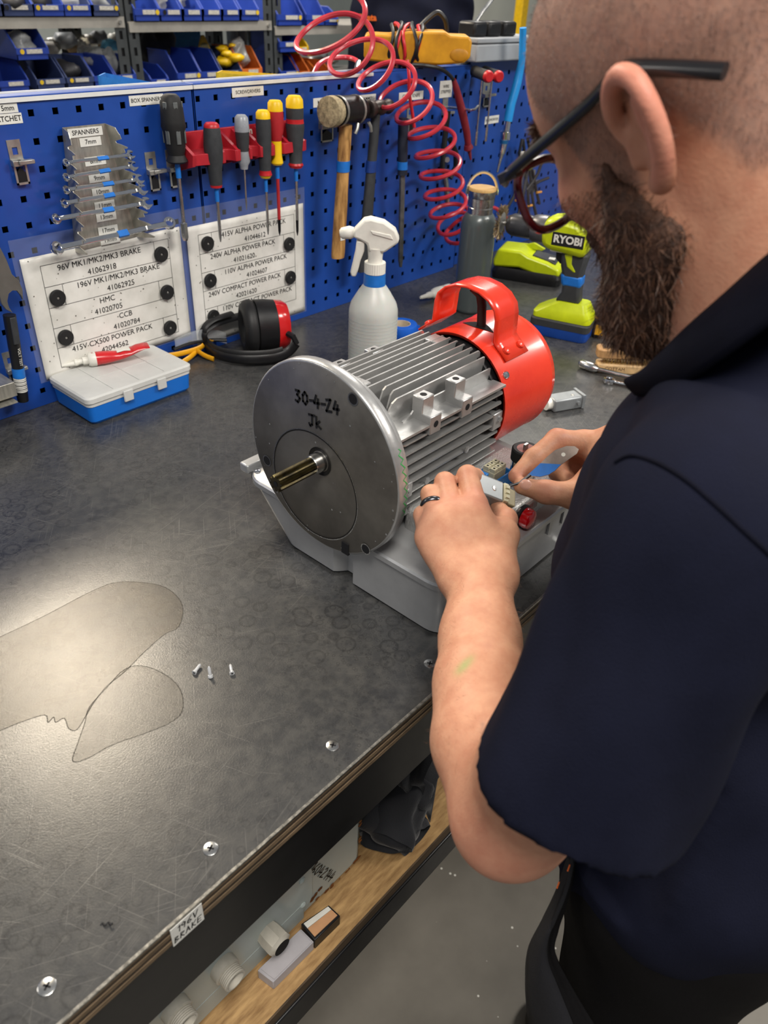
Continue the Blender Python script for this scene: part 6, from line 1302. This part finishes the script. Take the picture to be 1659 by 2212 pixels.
for sx in (1, -1):
    ep = lambda x, y, z: hp(x, y*.92-.012, z*.94+.002)
    hx = [ep(sx*.0735, .012, .004), ep(sx*.0790, .012, .020), ep(sx*.0830, .003, .0335), ep(sx*.0875, -.0105, .0375), ep(sx*.0920, -.0225, .0310), ep(sx*.0935, -.0285, .0160), ep(sx*.0905, -.0270, .0000), ep(sx*.0850, -.0200, -.0150), ep(sx*.0790, -.0095, -.0270), ep(sx*.0745, -.0015, -.0280)]
    hr = np.interp(np.linspace(0, 9, 37), range(10), [.0040, .0046, .0050, .0052, .0052, .0050, .0050, .0055, .0064, .0050]); head += chain(smooth_path(hx, 4), list(hr), .003)
    head += [ell(ep(sx*.0800, -.0110, .0050), (.0035, .0170, .0300), np.stack([hl*math.cos(.42)-sx*hf*-math.sin(.42)*1, hf*math.cos(.42)-sx*hl*math.sin(.42), hu], 1) if sx > 0 else HB_, .004),
             cone(ep(sx*.0840, -.013, .022), ep(sx*.0845, -.0155, -.006), .0042, .0042, .004), cone(ep(sx*.0765, .006, .002), ep(sx*.0770, .005, -.012), .0045, .0050, .005),
             ell(ep(sx*.0870, -.003, -.002), (.0085, .0075, .0110), HB_, .004, 'sub')]
HV, HF_ = sdf_mesh(head, .0024)
HV = relax(HV, HF_, 3)
loc = (HV-HO)@HB_
def sstep(a, b, x): t_ = np.clip((x-a)/(b-a), 0, 1); return t_*t_*(3-2*t_)
hy, hz, hxl = loc[:, 1], loc[:, 2], np.abs(loc[:, 0])
line = np.interp(hy, [-.11, -.06, -.035, -.012, .02, .040, .050, .066, .080, .1], [-.045, -.035, -.004, .030, .012, -.005, .030, .052, .085, .12])   # hairline height along the side
scalp = sstep(-.010, .012, hz-line)*(1-sstep(.080, .088, hxl))
side = sstep(.004, .012, hy)*(1-sstep(.036, .046, hy))*sstep(-.03, -.02, hz)*(1-sstep(.02, .03, hz))*(hxl < .085)
stub = np.clip(np.maximum(scalp, side*.8), 0, 1)*.66
red_ = np.zeros(len(HV)); red_ += .35*sstep(.080, .090, hxl)*(np.abs(hy+.01) < .035); red_ += .22*sstep(.055, .075, hy)*(hz < -.0)+.12
tint = np.stack([stub, np.clip(red_, 0, .6), np.zeros(len(HV))], 1)
# ---- left arm and hand
el_ = pt(1108, 1752, .60); q = lambda u, v, d: V3(pt(u, v, d))
LSH = V3((-.200, -1.120, 1.285))
arm = [cone(LSH, q(1200, 1650, .545), .055, .050, .02), cone(q(1200, 1650, .545), el_, .050, .044, .02), ell(q(1085, 1790, .595), (.030, .030, .030), None, .02),
       cone(el_, q(1052, 1600, .637), .044, .0425, .02), cone(q(1052, 1600, .637), q(1040, 1480, .675), .0425, .0385, .02), cone(q(1040, 1480, .675), q(1037, 1380, .72), .0385, .0345, .02), cone(q(1037, 1380, .72), q(1038, 1262, .765), .0345, .0315, .02)]
wl, wr = q(1003, 1250, .768), q(1072, 1245, .772)
arm += [cone(wl, wr, .020, .020, .015)]
I0, M0_, R0_, P0_ = q(1026, 1090, .806), q(975, 1103, .806), q(940, 1124, .802), q(925, 1160, .796)
for mcp, w_, rw in ((I0, q(1055, 1235, .776), .021), (M0_, q(1035, 1240, .776), .022), (R0_, q(1010, 1240, .774), .021), (P0_, q(985, 1240, .772), .020)): arm += [cone(w_, mcp, rw, .0138, .013)]
arm += [ell(q(992, 1165, .796), (.034, .034, .020), np.stack([CR, CU, CF], 1), .02)]
arm += chain([I0, q(1010, 1027, .838), q(1026, 1030, .868), q(1046, 1050, .890)], [.0128, .0114, .0098, .0084], .003)
arm += chain([M0_, q(961, 1042, .836), q(982, 1050, .866), q(1014, 1074, .884)], [.0130, .0114, .0100, .0086], .003)
arm += chain([R0_, q(930, 1068, .828), q(950, 1080, .856), q(986, 1098, .872)], [.0122, .0106, .0095, .0082], .003)
arm += chain([P0_, q(913, 1112, .818), q(932, 1126, .842), q(962, 1138, .850)], [.0112, .0098, .0088, .0076], .003)
arm += [cone(q(1062, 1235, .776), q(1086, 1156, .806), .023, .0165, .015)]+chain([q(1086, 1156, .806), q(1092, 1122, .842), q(1076, 1098, .872)], [.0160, .0118, .0095], .008)
AV, AF = sdf_mesh(arm, .0022)
def paint(V, spots):
    r = np.zeros((len(V), 3))
    for c, rad, ch, amt in spots: r[:, ch] = np.maximum(r[:, ch], amt*np.exp(-((V-c)**2).sum(1)/rad**2))
    return r
gcol = paint(AV, [(I0, .016, 1, .55), (M0_, .016, 1, .6), (R0_, .014, 1, .4), (q(1006, 1030, .83), .010, 1, .3), (q(960, 1045, .83), .010, 1, .3), (q(1080, 1820, .58), .045, 1, .30), (q(1092, 1122, .83), .012, 1, .25)])
an_ = normals(AV, AF); vd_ = (AV-CAM); vd_ /= np.linalg.norm(vd_, axis=1)[:, None]; facing = ((an_*vd_).sum(1) < -.05)
def raydist(u_, v_): r_ = ray(u_, v_); r_ = r_/np.linalg.norm(r_); return np.linalg.norm(np.cross(AV-CAM, r_), axis=1)
for s_ in np.linspace(0, 1, 9): gcol[:, 2] = np.maximum(gcol[:, 2], facing*.6*math.sin(.25+2.6*s_)*np.exp(-(raydist(985+37*s_, 1456-38*s_)/.0036)**2))
def pix(P):
    d = P-CAM; z = d@CF; return IW/2+FPX*(d@CR)/z, IH/2-FPX*(d@CU)/z
# tattoo lines near the sleeve
tat = [[(1042, 1565), (1047, 1620), (1052, 1680), (1060, 1685), (1062, 1640)], [(1072, 1660), (1082, 1700), (1087, 1715), (1092, 1690)], [(1115, 1725), (1130, 1755), (1138, 1775), (1150, 1770)]]
for ln in tat:
    for k in range(len(ln)-1):
        for s_ in np.linspace(0, 1, 8):
            u_ = ln[k][0]*(1-s_)+ln[k+1][0]*s_; v_ = ln[k][1]*(1-s_)+ln[k+1][1]*s_; gcol[:, 0] = np.maximum(gcol[:, 0], facing*.42*np.exp(-(raydist(u_, v_)/.0017)**2))
# ---- right arm and hand
RSH = V3((.135, -1.075, 1.275)); rel = V3((.27, -1.10, 1.06)); rw_ = q(1345, 975, .935)
ra = [cone(RSH, rel, .052, .044, .02), cone(rel, rw_, .044, .030, .02)]
Ri, Rm_, Rr_, Rp_ = q(1262, 958, .945), q(1276, 975, .972), q(1288, 992, .985), q(1296, 1010, .99)
for mcp in (Ri, Rm_, Rr_, Rp_): ra += [cone(rw_, mcp, .026, .0165, .018)]
ra += chain([Ri, q(1203, 950, .935), q(1152, 990, .918), q(1114, 1028, .905)], [.0155, .0130, .0112, .0090], .006)
ra += chain([Rm_, q(1222, 985, .985), q(1205, 1020, .965), q(1228, 1040, .948)], [.0145, .0128, .0110, .0092], .006)
ra += chain([Rr_, q(1240, 1008, .99), q(1225, 1040, .972), q(1248, 1055, .955)], [.0138, .0122, .0104, .0088], .006)
ra += chain([Rp_, q(1258, 1030, .985), q(1245, 1055, .968), q(1262, 1065, .955)], [.0120, .0105, .0092, .0080], .006)
ra += [cone(rw_, q(1245, 1070, .905), .024, .0170, .018)]+chain([q(1245, 1070, .905), q(1180, 1063, .897), q(1128, 1050, .892)], [.0165, .0128, .0100], .008)
RV, RF_ = sdf_mesh(ra, .0024); rcol = paint(RV, [(q(1203, 945, .93), .014, 1, .3), (q(1180, 1060, .89), .012, 1, .3), (q(1114, 1028, .90), .010, 1, .35)])
# ---- hidden trunk under the clothes, coarse
tr = [ell((-.02, -1.11, 1.17), (.11, .06, .12), None, .05), ell((-.01, -1.15, .98), (.12, .08, .16), None, .05), cone((-.09, -1.175, .88), (-.09, -1.19, .48), .082, .058, .04), cone((-.09, -1.19, .48), (-.09, -1.20, .10), .058, .042, .03), cone((.09, -1.175, .88), (.09, -1.19, .48), .082, .058, .04), cone((.09, -1.19, .48), (.09, -1.20, .10), .058, .042, .03), cone((-.05, -1.12, 1.27), LSH+V3((.03, 0, -.03)), .04, .04, .03), cone((-.05, -1.12, 1.27), RSH+V3((0, 0, -.03)), .04, .04, .03)]
TV, TF = sdf_mesh(tr, .012)
Vs, Fs, Cs = [], [], []; off = 0
for V, F, c_ in ((HV, HF_, tint), (AV, AF, gcol), (RV, RF_, rcol), (TV, TF, np.zeros((len(TV), 3)))): Vs.append(V); Fs.append(F+off); Cs.append(c_); off += len(V)
man = thing('person', 'bearded man in navy polo shirt and glasses bending over the motor, holding a connector', 'person', (-.02, -1.17, 0))
np_obj('body', np.concatenate(Vs), np.concatenate(Fs), SKIN, man, np.concatenate(Cs))
# nails
NAIL = mat('finger_nail', (222, 168, 148), .3, 0, .05, 60)
for c, d_, nrm, w_ in ((q(1136, 1047, .8825), q(1128, 1050, .892)-q(1180, 1063, .897), -V3(ray(1136, 1047)), .0062),):
    obj('thumb_nail', MB().sphere((0, 0, 0), (.0075, w_, .0016), 14, 6, frame(c, d_, nrm)), NAIL, man)
fm = facing & (AV[:, 2] < 1.06) & ((AV-V3(el_))@(q(1038, 1262, .765)-V3(el_)) > .004)
sv0 = AV[fm]; sn0 = an_[fm]; 
# ring on the left ring finger
rdir = q(930, 1068, .828)-R0_; rc = R0_+rdir*.55
obj('wedding_ring', torus_oval(MB(), frame(rc, Vector(rdir).orthogonal(), rdir), .0122, .0122, .0014, .0030, 0, 32, 8), mat('gunmetal_ring', (92, 92, 96), .25, 1.), man)
# ---- beard and cropped hair
def strands(V, N, n_, ln, gd, seed, w=.00035, lift=.5, jit=.5):
    rr = np.random.RandomState(seed); i = rr.choice(len(V), n_); P = V[i]+rr.normal(size=(n_, 3))*.0008; d = N[i]*lift+gd+rr.normal(size=(n_, 3))*jit*.5; d /= np.linalg.norm(d, axis=1)[:, None]
    L = ln*rr.uniform(.5, 1.2, n_)[:, None]; s = np.cross(d, rr.normal(size=(n_, 3))); s /= np.linalg.norm(s, axis=1)[:, None]; bend = gd*.35+rr.normal(size=(n_, 3))*.25
    m1 = P+d*L*.5; m2 = P+d*L+bend*L*.35; vs = np.stack([P-s*w, P+s*w, m1+s*w*.8, m1-s*w*.8, m2], 1).reshape(-1, 3); b = np.arange(n_)[:, None]*5
    return vs, [tuple(x) for x in (b+np.array([0, 1, 2, 3])).tolist()]+[tuple(x) for x in (b+np.array([3, 2, 4])).tolist()]
bd = [cone(hp(.064, .020, -.030), hp(.059, -.003, -.062), .006, .008, .015), cone(hp(-.064, .020, -.030), hp(-.059, -.003, -.062), .006, .008, .015), cone(hp(.060, -.004, -.056), hp(.038, .026, -.118), .006, .020, .02), cone(hp(-.060, -.004, -.056), hp(-.038, .026, -.118), .006, .020, .02), he((0, .076, -.108), (.040, .036, .036), .03), cone(hp(.058, .030, -.040), hp(.040, .066, -.100), .012, .022, .025), cone(hp(-.058, .030, -.040), hp(-.040, .066, -.100), .012, .022, .025), cone(hp(.054, .018, -.070), hp(.020, .070, -.118), .014, .026, .025), cone(hp(-.054, .018, -.070), hp(-.020, .070, -.118), .014, .026, .025),
      cone(hp(.066, .026, -.005), hp(.060, .030, -.045), .004, .010, .012), cone(hp(-.066, .026, -.005), hp(-.060, .030, -.045), .004, .010, .012), cone(hp(.028, .086, -.045), hp(0, .100, -.040), .006, .006, .010), cone(hp(-.028, .086, -.045), hp(0, .100, -.040), .006, .006, .010), cone(hp(.028, .084, -.048), hp(.028, .076, -.09), .008, .011, .012), cone(hp(-.028, .084, -.048), hp(-.028, .076, -.09), .008, .011, .012)]
BV, BF = sdf_mesh(bd, .003)
bn = normals(BV, BF); BVn = BV+bn*(np.sin(BV[:, :1]*900)*np.sin(BV[:, 1:2]*800+1)*np.sin(BV[:, 2:]*700))*.0016
BEARD = mat('brown_beard', (86, 58, 44), .75, 0, .35, 120, col2=(48, 32, 24), bump=.8, bscale=420)
bo = np_obj('beard', BVn, BF, BEARD, man)
hb_ = -hu*.5-hf*.15
sv, sf = strands(BV, bn, 10000, .011, hb_, 4, .00026, .45, .7)
HAIRS = mat('beard_hair', (112, 78, 58), .5, 0, .3, 200, col2=(58, 40, 30))
tag(obj('beard_strands', MB().add(sv.tolist(), sf), HAIRS, bo, smooth=False), kind='stuff')
# thin stubble running from beard into the cheek, and the cropped scalp
hn = normals(HV, HF_); msk = stub > .30
sv, sf = strands(HV[msk], hn[msk], 22000, .0042, -hu*.5-hf*.3, 8, .00011, .5, .35)
hair = obj('cropped_hair', MB().add(sv.tolist(), sf), mat('dark_brown_hair', (104, 82, 74), .6, 0, .3, 200), man, smooth=False); tag(hair, kind='stuff')
lb = loc; cm = (lb[:, 2] < -.012) & (lb[:, 1] > .012) & (lb[:, 1] < .085) & (lb[:, 2] > -.085) & (np.abs(lb[:, 0]) > .03)
sv, sf = strands(HV[cm], hn[cm], 4200, .006, hb_, 9, .00016, .5, .6)
tag(obj('cheek_stubble', MB().add(sv.tolist(), sf), HAIRS, bo, smooth=False), kind='stuff')
ebv = (lb[:, 2] > .026) & (lb[:, 2] < .040) & (lb[:, 1] > .082) & (np.abs(lb[:, 0]) > .014) & (np.abs(lb[:, 0]) < .056)
sv, sf = strands(HV[ebv], hn[ebv], 1500, .008, hl*.0-hu*.2, 10, .00028, .5, .8)
tag(obj('eyebrows', MB().add(sv.tolist(), sf), HAIRS, man, smooth=False), kind='stuff')
sv, sf = strands(sv0, sn0, 1500, .006, (q(1038, 1262, .765)-V3(el_))*-1.5+V3((.2, -.2, 0)), 21, .00005, .25, .5)
tag(obj('arm_hair', MB().add(sv.tolist(), sf), mat('fine_arm_hair', (120, 84, 58), .6, 0, .2, 200), man, smooth=False), kind='stuff')
# ---- eyeglasses
FRM = mat('black_acetate', (20, 19, 22), .32, 0, .1, 40, coat=.3); FRR = mat('dark_red_acetate', (74, 12, 20), .22, 0, .2, 60, coat=.5)
gl = bpy.data.objects.new('eyeglasses', None); COL.objects.link(gl); gl.parent = man; gl.matrix_parent_inverse = root_matrix(man).inverted()
for sx in (1, -1):
    pts = [hp(sx*.0735, .108, .014), hp(sx*.0765, .096, .018), hp(sx*.0775, .050, .026), hp(sx*.0775, .012, .033), hp(sx*.0785, -.014, .0395), hp(sx*.0780, -.034, .0330), hp(sx*.0765, -.072, .0150)]
    obj('temple_arm', MB().tube(smooth_path(pts, 5), .0050, 10, sq=(1.0, .55) if False else (.95, .6)), FRM, gl)
    obj('hinge', MB().box((0, 0, 0), (.018, .0075, .008), frame(hp(sx*.0750, .100, .0165), hf, hl)), STEEL if False else mat('pewter_hinge', (92, 88, 88), .35, .8), gl, bevel=.001)
    rim = []
    for a_ in np.linspace(0, 2*PI, 28, endpoint=False):
        cx, cz = math.cos(a_), math.sin(a_); ex = abs(cx)**.75*np.sign(cx); ez = abs(cz)**.75*np.sign(cz); rim.append(hp(sx*(.0385+.0310*ex), .1150-.010*((.0385+.031*ex)/.07)**2, -.006+.0235*ez))
    obj('rim', MB().tube(rim, .0032, 8, closed=True), FRR, gl)
    ln = MB(); ln.add([hp(sx*.0385, .1130, -.006)]+rim, [(0, 1+k, 1+(k+1) % 28) for k in range(28)]); obj('lens', ln, mat('spectacle_lens', (236, 240, 240), .03, 0, .01, 10, alpha=.08), gl)
obj('bridge', MB().tube([hp(.010, .1140, .004), hp(0, .1170, .008), hp(-.010, .1140, .004)], .0030, 8), FRR, gl)
# ---- shirt
hemc = q(1240, 1708, .515); sax = (hemc-LSH); sax /= np.linalg.norm(sax)
sh = [ell((-.020, -1.085, 1.195), (.165, .102, .145), None, .05), ell((-.010, -1.120, 1.04), (.160, .120, .18), None, .05), ell((-.020, -1.165, .90), (.185, .140, .17), None, .06),
      cone((-.050, -1.105, 1.290), LSH+V3((.02, 0, -.015)), .070, .068, .04), cone((-.045, -1.10, 1.290), RSH+V3((0, 0, 0)), .060, .070, .04), ell((.015, -1.010, 1.125), (.115, .055, .105), None, .04), ell((-.03, -1.070, 1.25), (.09, .050, .05), None, .04),
      cone(LSH+V3((.01, 0, -.01)), hemc+sax*.02, .066, .074, .035), plane((-.02, -1.17, .785), (0, -.28, -1), .004)]
def hemcut(P): return np.maximum((P-hemc)@sax, np.linalg.norm(np.cross(P-hemc, sax), axis=-1)-.13)
# cut the sleeve open: plane cut only around the sleeve axis, then hollow it
rad_ = lambda P: np.linalg.norm(np.cross(P-hemc, sax), axis=-1)
sh.append((lambda P: np.maximum(-((P-hemc)@sax+.0), rad_(P)-.135), hemc-.15, hemc+.15, .004, 'sub'))
sh.append(cone(LSH+sax*.08, hemc+sax*.06, .050, .069, .006, 'sub'))
rhem = RSH+(rel-RSH)*.72; rax = (rel-RSH)/np.linalg.norm(rel-RSH)
sh.append(cone(RSH, rhem, .076, .074, .03)); sh.append(ell((-.03, -1.135, 1.21), (.14, .085, .12), None, .04)); sh.append(cone((-.05, -1.128, 1.33), (-.05, -1.12, 1.26), .056, .075, .03)); sh.append(cone(q(1560, 880, .50), q(1780, 780, .46), .036, .042, .03))
sh.append((cone((-.05, -1.075, 1.36), hp(0, -.03, -.02), .050, .056)[0], V3((-.2, -1.3, 1.25)), V3((.1, -.9, 1.6)), .006, 'sub'))
SV, SF = sdf_mesh(sh, .0050); SV = relax(SV, SF, 2)
sn = normals(SV, SF)
def fold(P):
    w = np.zeros(len(P))
    a = (P-LSH)@sax; ang_ = np.arctan2((P-LSH)@np.cross(sax, [0, 0, 1.]), (P-LSH)@np.cross(sax, np.cross(sax, [0, 0, 1.])))
    slv = np.exp(-np.maximum(0, np.linalg.norm(np.cross(P-LSH, sax), axis=1)-.09)**2/.0006)
    w += slv*(.0026*np.sin(ang_*3+a*26)+.0016*np.sin(ang_*5-a*40+1.))*sstep(.0, .10, a)
    w += .0022*np.sin(P[:, 2]*34+P[:, 0]*18+2*np.sin(P[:, 1]*21))*(1-slv)+.0014*np.sin(P[:, 2]*70-P[:, 1]*45)*(1-slv)
    return w
SV = SV+sn*fold(SV)[:, None]
shirt = np_obj('polo_shirt', SV, SF, NAVY, man)
# seams: armhole seam and sleeve hem stitch
def on_shirt(u, v):
    """first hit of the view ray with the shirt"""
    return None
from mathutils.bvhtree import BVHTree
bvh = BVHTree.FromPolygons([tuple(v) for v in SV.tolist()], [tuple(f_) for f_ in SF.tolist()])
def hit(u, v, off=.0005):
    r_ = Vector(ray(u, v)).normalized(); h_ = bvh.ray_cast(Vector(CAM), r_); return None if h_[0] is None else h_[0]+h_[1]*off
sm = [hit(u, v) for u, v in ((1330, 1000), (1365, 985), (1420, 1000), (1480, 1035), (1540, 1085), (1600, 1140), (1660, 1195), (1720, 1260))]; sm = [p for p in sm if p is not None]
if len(sm) > 3: obj('armhole_seam', MB().tube(smooth_path(sm, 6), .0013, 6), NAVYC, shirt)
# collar, draped from the nape round to the left point
top = [(1790, 470, .40), (1720, 510, .415), (1659, 556, .430), (1570, 636, .455), (1480, 716, .490), (1412, 785, .525), (1384, 822, .548)]
bot = [(1800, 600, .385), (1730, 655, .395), (1659, 705, .408), (1570, 770, .435), (1495, 822, .470), (1440, 858, .508), (1376, 850, .556)]
mir = lambda P: V3((-.104-P[0], P[1], P[2]))
def ring_path(ps):
    L_ = [q(*p) for p in ps]; nape = (L_[0]+mir(L_[0]))/2+V3((0, -.016, -.022)); return smooth_path([mir(p) for p in L_[::-1]]+[nape]+L_, 6)
tp = ring_path(top); bt = ring_path(bot)
def colf(u, v):
    a, b = V3(tp[round(u*(len(tp)-1))]), V3(bt[round(u*(len(bt)-1))]); m_ = a*(1-v)+b*v; o_ = m_-V3((-.052, -1.075, m_[2])); o_ /= max(np.linalg.norm(o_), 1e-6)
    return tuple(m_+o_*.010*math.sin(PI*v)+V3((0, 0, .004*math.sin(PI*v))))
cl = obj('collar', MB().grid(colf, len(tp), 8), NAVYC, shirt, solid=.004, ang=180)
tin = ring_path([(p[0]-4, p[1]+6, p[2]+.010) for p in top]); bin_ = ring_path([(p[0]-10, p[1]+10, p[2]+.032) for p in bot])
obj('collar_stand', MB().grid(lambda u, v: tuple(V3(tin[round(u*(len(tin)-1))])*(1-v)+V3(bin_[round(u*(len(bin_)-1))])*v), len(tin), 5), NAVYC, shirt, solid=.003, ang=180)
# ---- trousers with holster pocket
tz = [ell((-.020, -1.165, .86), (.170, .125, .14), None, .05), cone((-.09, -1.175, .86), (-.09, -1.19, .48), .100, .080, .05), cone((-.09, -1.19, .48), (-.09, -1.20, .06), .080, .072, .03), cone((.085, -1.175, .86), (.09, -1.19, .48), .100, .080, .05), cone((.09, -1.19, .48), (.09, -1.20, .06), .080, .072, .03), plane((0, -1.17, .90), (0, 0, 1), .004), plane((0, 0, .03), (0, 0, -1), .004)]
PV, PF = sdf_mesh(tz, .008); pn = normals(PV, PF); PV = PV+pn*(.003*np.sin(PV[:, 2]*45+PV[:, 0]*30)*np.sin(PV[:, 1]*38+1))[:, None]
tro = np_obj('trousers', PV, PF, BLKT, man)
fo = smooth_path([q(*p) for p in ((1228, 1850, .690), (1205, 1920, .700), (1172, 1990, .712), (1143, 2050, .722), (1137, 2120, .735), (1142, 2190, .75), (1160, 2290, .77))], 6)
fr = smooth_path([q(*p) for p in ((1236, 1848, .672), (1226, 1905, .676), (1204, 1965, .682), (1184, 2020, .690), (1182, 2070, .694), (1205, 2130, .700), (1250, 2240, .71))], 6)
fi = smooth_path([q(*p) for p in ((1244, 1860, .678), (1236, 1910, .684), (1222, 1960, .692), (1206, 2010, .700), (1200, 2060, .704), (1240, 2140, .710), (1300, 2240, .715))], 6)
strip = lambda A, B, nv, bulge: MB().grid(lambda u, v: tuple(V3(A[round(u*(len(A)-1))])*(1-v)+V3(B[round(u*(len(B)-1))])*v-V3(CF)*bulge*math.sin(PI*v)), len(A), nv)
hol = obj('holster_pocket', strip(fo, fr, 6, .012), mat('navy_black_canvas', (16, 16, 22), .8, 0, .12, 50, bump=.4, bscale=1000), tro, solid=.003, ang=180)
obj('pocket_lining', strip(fr, fi, 5, -.004), BLKT, hol, solid=.003, ang=180) if False else obj('pocket_lining', strip(fr, fi, 5, -.004), BLKT, tro, solid=.003, ang=180)
for p in ((1231, 1868, .667), (1208, 1905, .680)):
    a = q(*p); b = q(p[0]-5, p[1]+14, p[2]); obj('orange_stitch', MB().tube([a, b], .0007, 6), mat('orange_thread', (226, 104, 30), .6), tro)
kp = [q(1375, 2010, .60), q(1425, 2080, .60), q(1455, 2085, .595), q(1420, 2150, .61), q(1375, 2100, .62)]
for sx, x in (('l', -.09), ('r', .09)):
    obj('work_boot', MB().add(*stack([(rrect(x-.05, x+.05, -1.30, -1.04, .045, 6), .0005), (rrect(x-.052, x+.052, -1.305, -1.035, .046, 6), .03), (rrect(x-.048, x+.048, -1.30, -1.06, .044, 6), .075), (rrect(x-.045, x+.045, -1.29, -1.16, .04, 6), .13)])), mat('black_boot_leather', (24, 22, 22), .45), man, ang=50)
# ---- what the hands hold
t = thing('held_connector', 'grey and beige plug connector held in the left hand', 'connector', q(1070, 1068, .868))
ca_, cb_ = q(1030, 1052, .862), q(1101, 1080, .884); MKc = frame(ca_, cb_-ca_, -V3(ray(1065, 1060))*.75+V3((0, 0, .7))); Lc = float(np.linalg.norm(cb_-ca_))
obj('metal_hood', MB().bb(-.006, Lc*.62, -.0125, .0125, -.011, .011, MKc), HG, t, bevel=.002); obj('hood_screw', MB().lathe([(.0034, 0), (.0028, .0008), (0, .001)], 12, MKc @ Matrix.Translation((Lc*.34, .0, .011)), cap=False), STEEL, t)
obj('cream_collar', MB().bb(Lc*.62, Lc*.76, -.0115, .0115, -.010, .0125, MKc), CREAM, t, bevel=.001); obj('beige_insert', MB().bb(Lc*.76, Lc*1.06, -.0105, .0105, -.0105, .0070, MKc), mat('khaki_insert', (158, 148, 118), .5), t, bevel=.0015)
for j in (-.006, .0, .006): obj('terminal', MB().bb(Lc*.64, Lc*.74, j-.0018, j+.0018, .0125, .0150, MKc), CREAM, t)
t = thing('flat_blade_tool', 'flat steel tool with blue tape and rounded drilled end, held in the right hand', 'hand tool', q(1160, 1010, .89))
zp = [(930, 462), (985, 412), (1040, 362), (1090, 312), (1150, 262), (1240, 230), (1305, 232), (1335, 256), (1322, 288), (1262, 330), (1200, 374), (1150, 420), (1100, 452), (1030, 470)]
pl_ = [q(880+x/3.607, 900+y/3.607, .8845) for x, y in zp]; cpl = sum(pl_)/len(pl_); e1 = pl_[6]-pl_[0]; e1 /= np.linalg.norm(e1)
MTl = frame(cpl, e1, -CF*.9+CU*.3)
def flat(ps):  # pixel outline -> the tool's own plane
    out = []
    for x, y in ps:
        r_ = ray(880+x/3.607, 900+y/3.607); nn = np.array(MTl.to_3x3() @ Vector((0, 0, 1))); d_ = ((cpl-CAM)@nn)/(r_@nn); w = MTl.inverted() @ Vector(CAM+r_*d_); out.append((w.x, w.y))
    return out
obj('blade', MB().prism(flat(zp), -.0007, .0007, MTl), mat('worn_tool_steel', (152, 140, 132), .32, .9, .25, 30), t)
obj('blue_tape', MB().prism(flat([(935, 458), (985, 412), (1036, 365), (1196, 374), (1150, 421), (1100, 453), (1030, 470)]), -.0012, .0012, MTl), TAPE, t)
hc_ = flat([(1215, 297)])[0]; obj('drilled_hole', MB().disc((hc_[0], hc_[1], .0009), .0024, 14, MTl), WHITEPL, t)
tp_ = [MTl @ Vector((*flat([(960, 455)])[0], 0)), Vector(q(880+870/3.607, 900+520/3.607, .886)), Vector(q(1094, 1052, .886))]
obj('point', MB().tube(tp_, [.0022, .0020, .0007], 8), STEEL, t)
# ------------------------------------------------------------------ man in the background
bx = at(888, 90, 1, 1.12); X0, Y0 = bx.x, bx.y
b2 = thing('person', 'man in dark navy top with orange logo standing behind the panels, head cropped off', 'person', (X0, Y0, 0))
R2 = np.stack([V3(Rh), V3(Fh), V3((0, 0, 1))], 1); w2 = lambda x, y, z: V3((X0, Y0, 0))+R2@V3((x, y, z))
fr_ = [ell(w2(0, 0, 1.33), (.185, .115, .20), R2, .06), ell(w2(0, 0, 1.10), (.175, .12, .20), R2, .06), cone(w2(0, 0, 1.50), w2(-.15, 0, 1.47), .06, .065, .04), cone(w2(0, 0, 1.50), w2(.15, 0, 1.47), .06, .065, .04), cone(w2(-.180, 0, 1.45), w2(-.205, -.02, 1.18), .058, .052, .02), cone(w2(.180, 0, 1.45), w2(.205, -.02, 1.18), .058, .052, .02), cone(w2(-.205, -.02, 1.18), w2(-.14, -.20, 1.02), .052, .040, .02), cone(w2(.205, -.02, 1.18), w2(.12, -.20, 1.02), .052, .040, .02)]
V, F = sdf_mesh(fr_, .008); n_ = normals(V, F); V = V+n_*(.005*np.sin(V[:, 2]*46+V[:, 0]*34)+.003*np.sin(V[:, 2]*20-V[:, 1]*60))[:, None]; sw = np_obj('navy_top', V, F, NAVY, b2)
sk = [ell(w2(0, -.01, 1.70), (.076, .098, .115), R2, .03), cone(w2(0, 0, 1.62), w2(0, 0, 1.48), .055, .06, .03), ell(w2(-.125, -.23, .995), (.04, .05, .03), R2, .02), ell(w2(.105, -.23, .995), (.04, .05, .03), R2, .02)]
V, F = sdf_mesh(sk, .010); np_obj('body', V, F, SKIN, b2, np.zeros((len(V), 3)))
lg = [cone(w2(-.09, 0, .92), w2(-.10, 0, .06), .10, .07, .04), cone(w2(.09, 0, .92), w2(.10, 0, .06), .10, .07, .04), ell(w2(0, 0, .92), (.17, .12, .10), R2, .05), plane((0, 0, .02), (0, 0, -1))]
V, F = sdf_mesh(lg, .014); np_obj('trousers', V, F, BLKT, b2)
bv2 = BVHTree.FromPolygons([tuple(v.co) for v in sw.data.vertices], [tuple(p.vertices) for p in sw.data.polygons])
def hit2(u, v):
    h_ = bv2.ray_cast(Vector(CAM), Vector(ray(u, v)).normalized()); return h_[0], h_[1]
c0_, n0_ = hit2(794, 37)
if c0_ is not None:
    obj('chest_logo', text_mb('Drata', .030, frame(c0_+n0_*.012, Vector((CR[0], CR[1], 0)), n0_) @ Matrix.Rotation(.03, 4, 'Z'), bold=.0012), mat('orange_thread', (226, 104, 30), .6), sw)
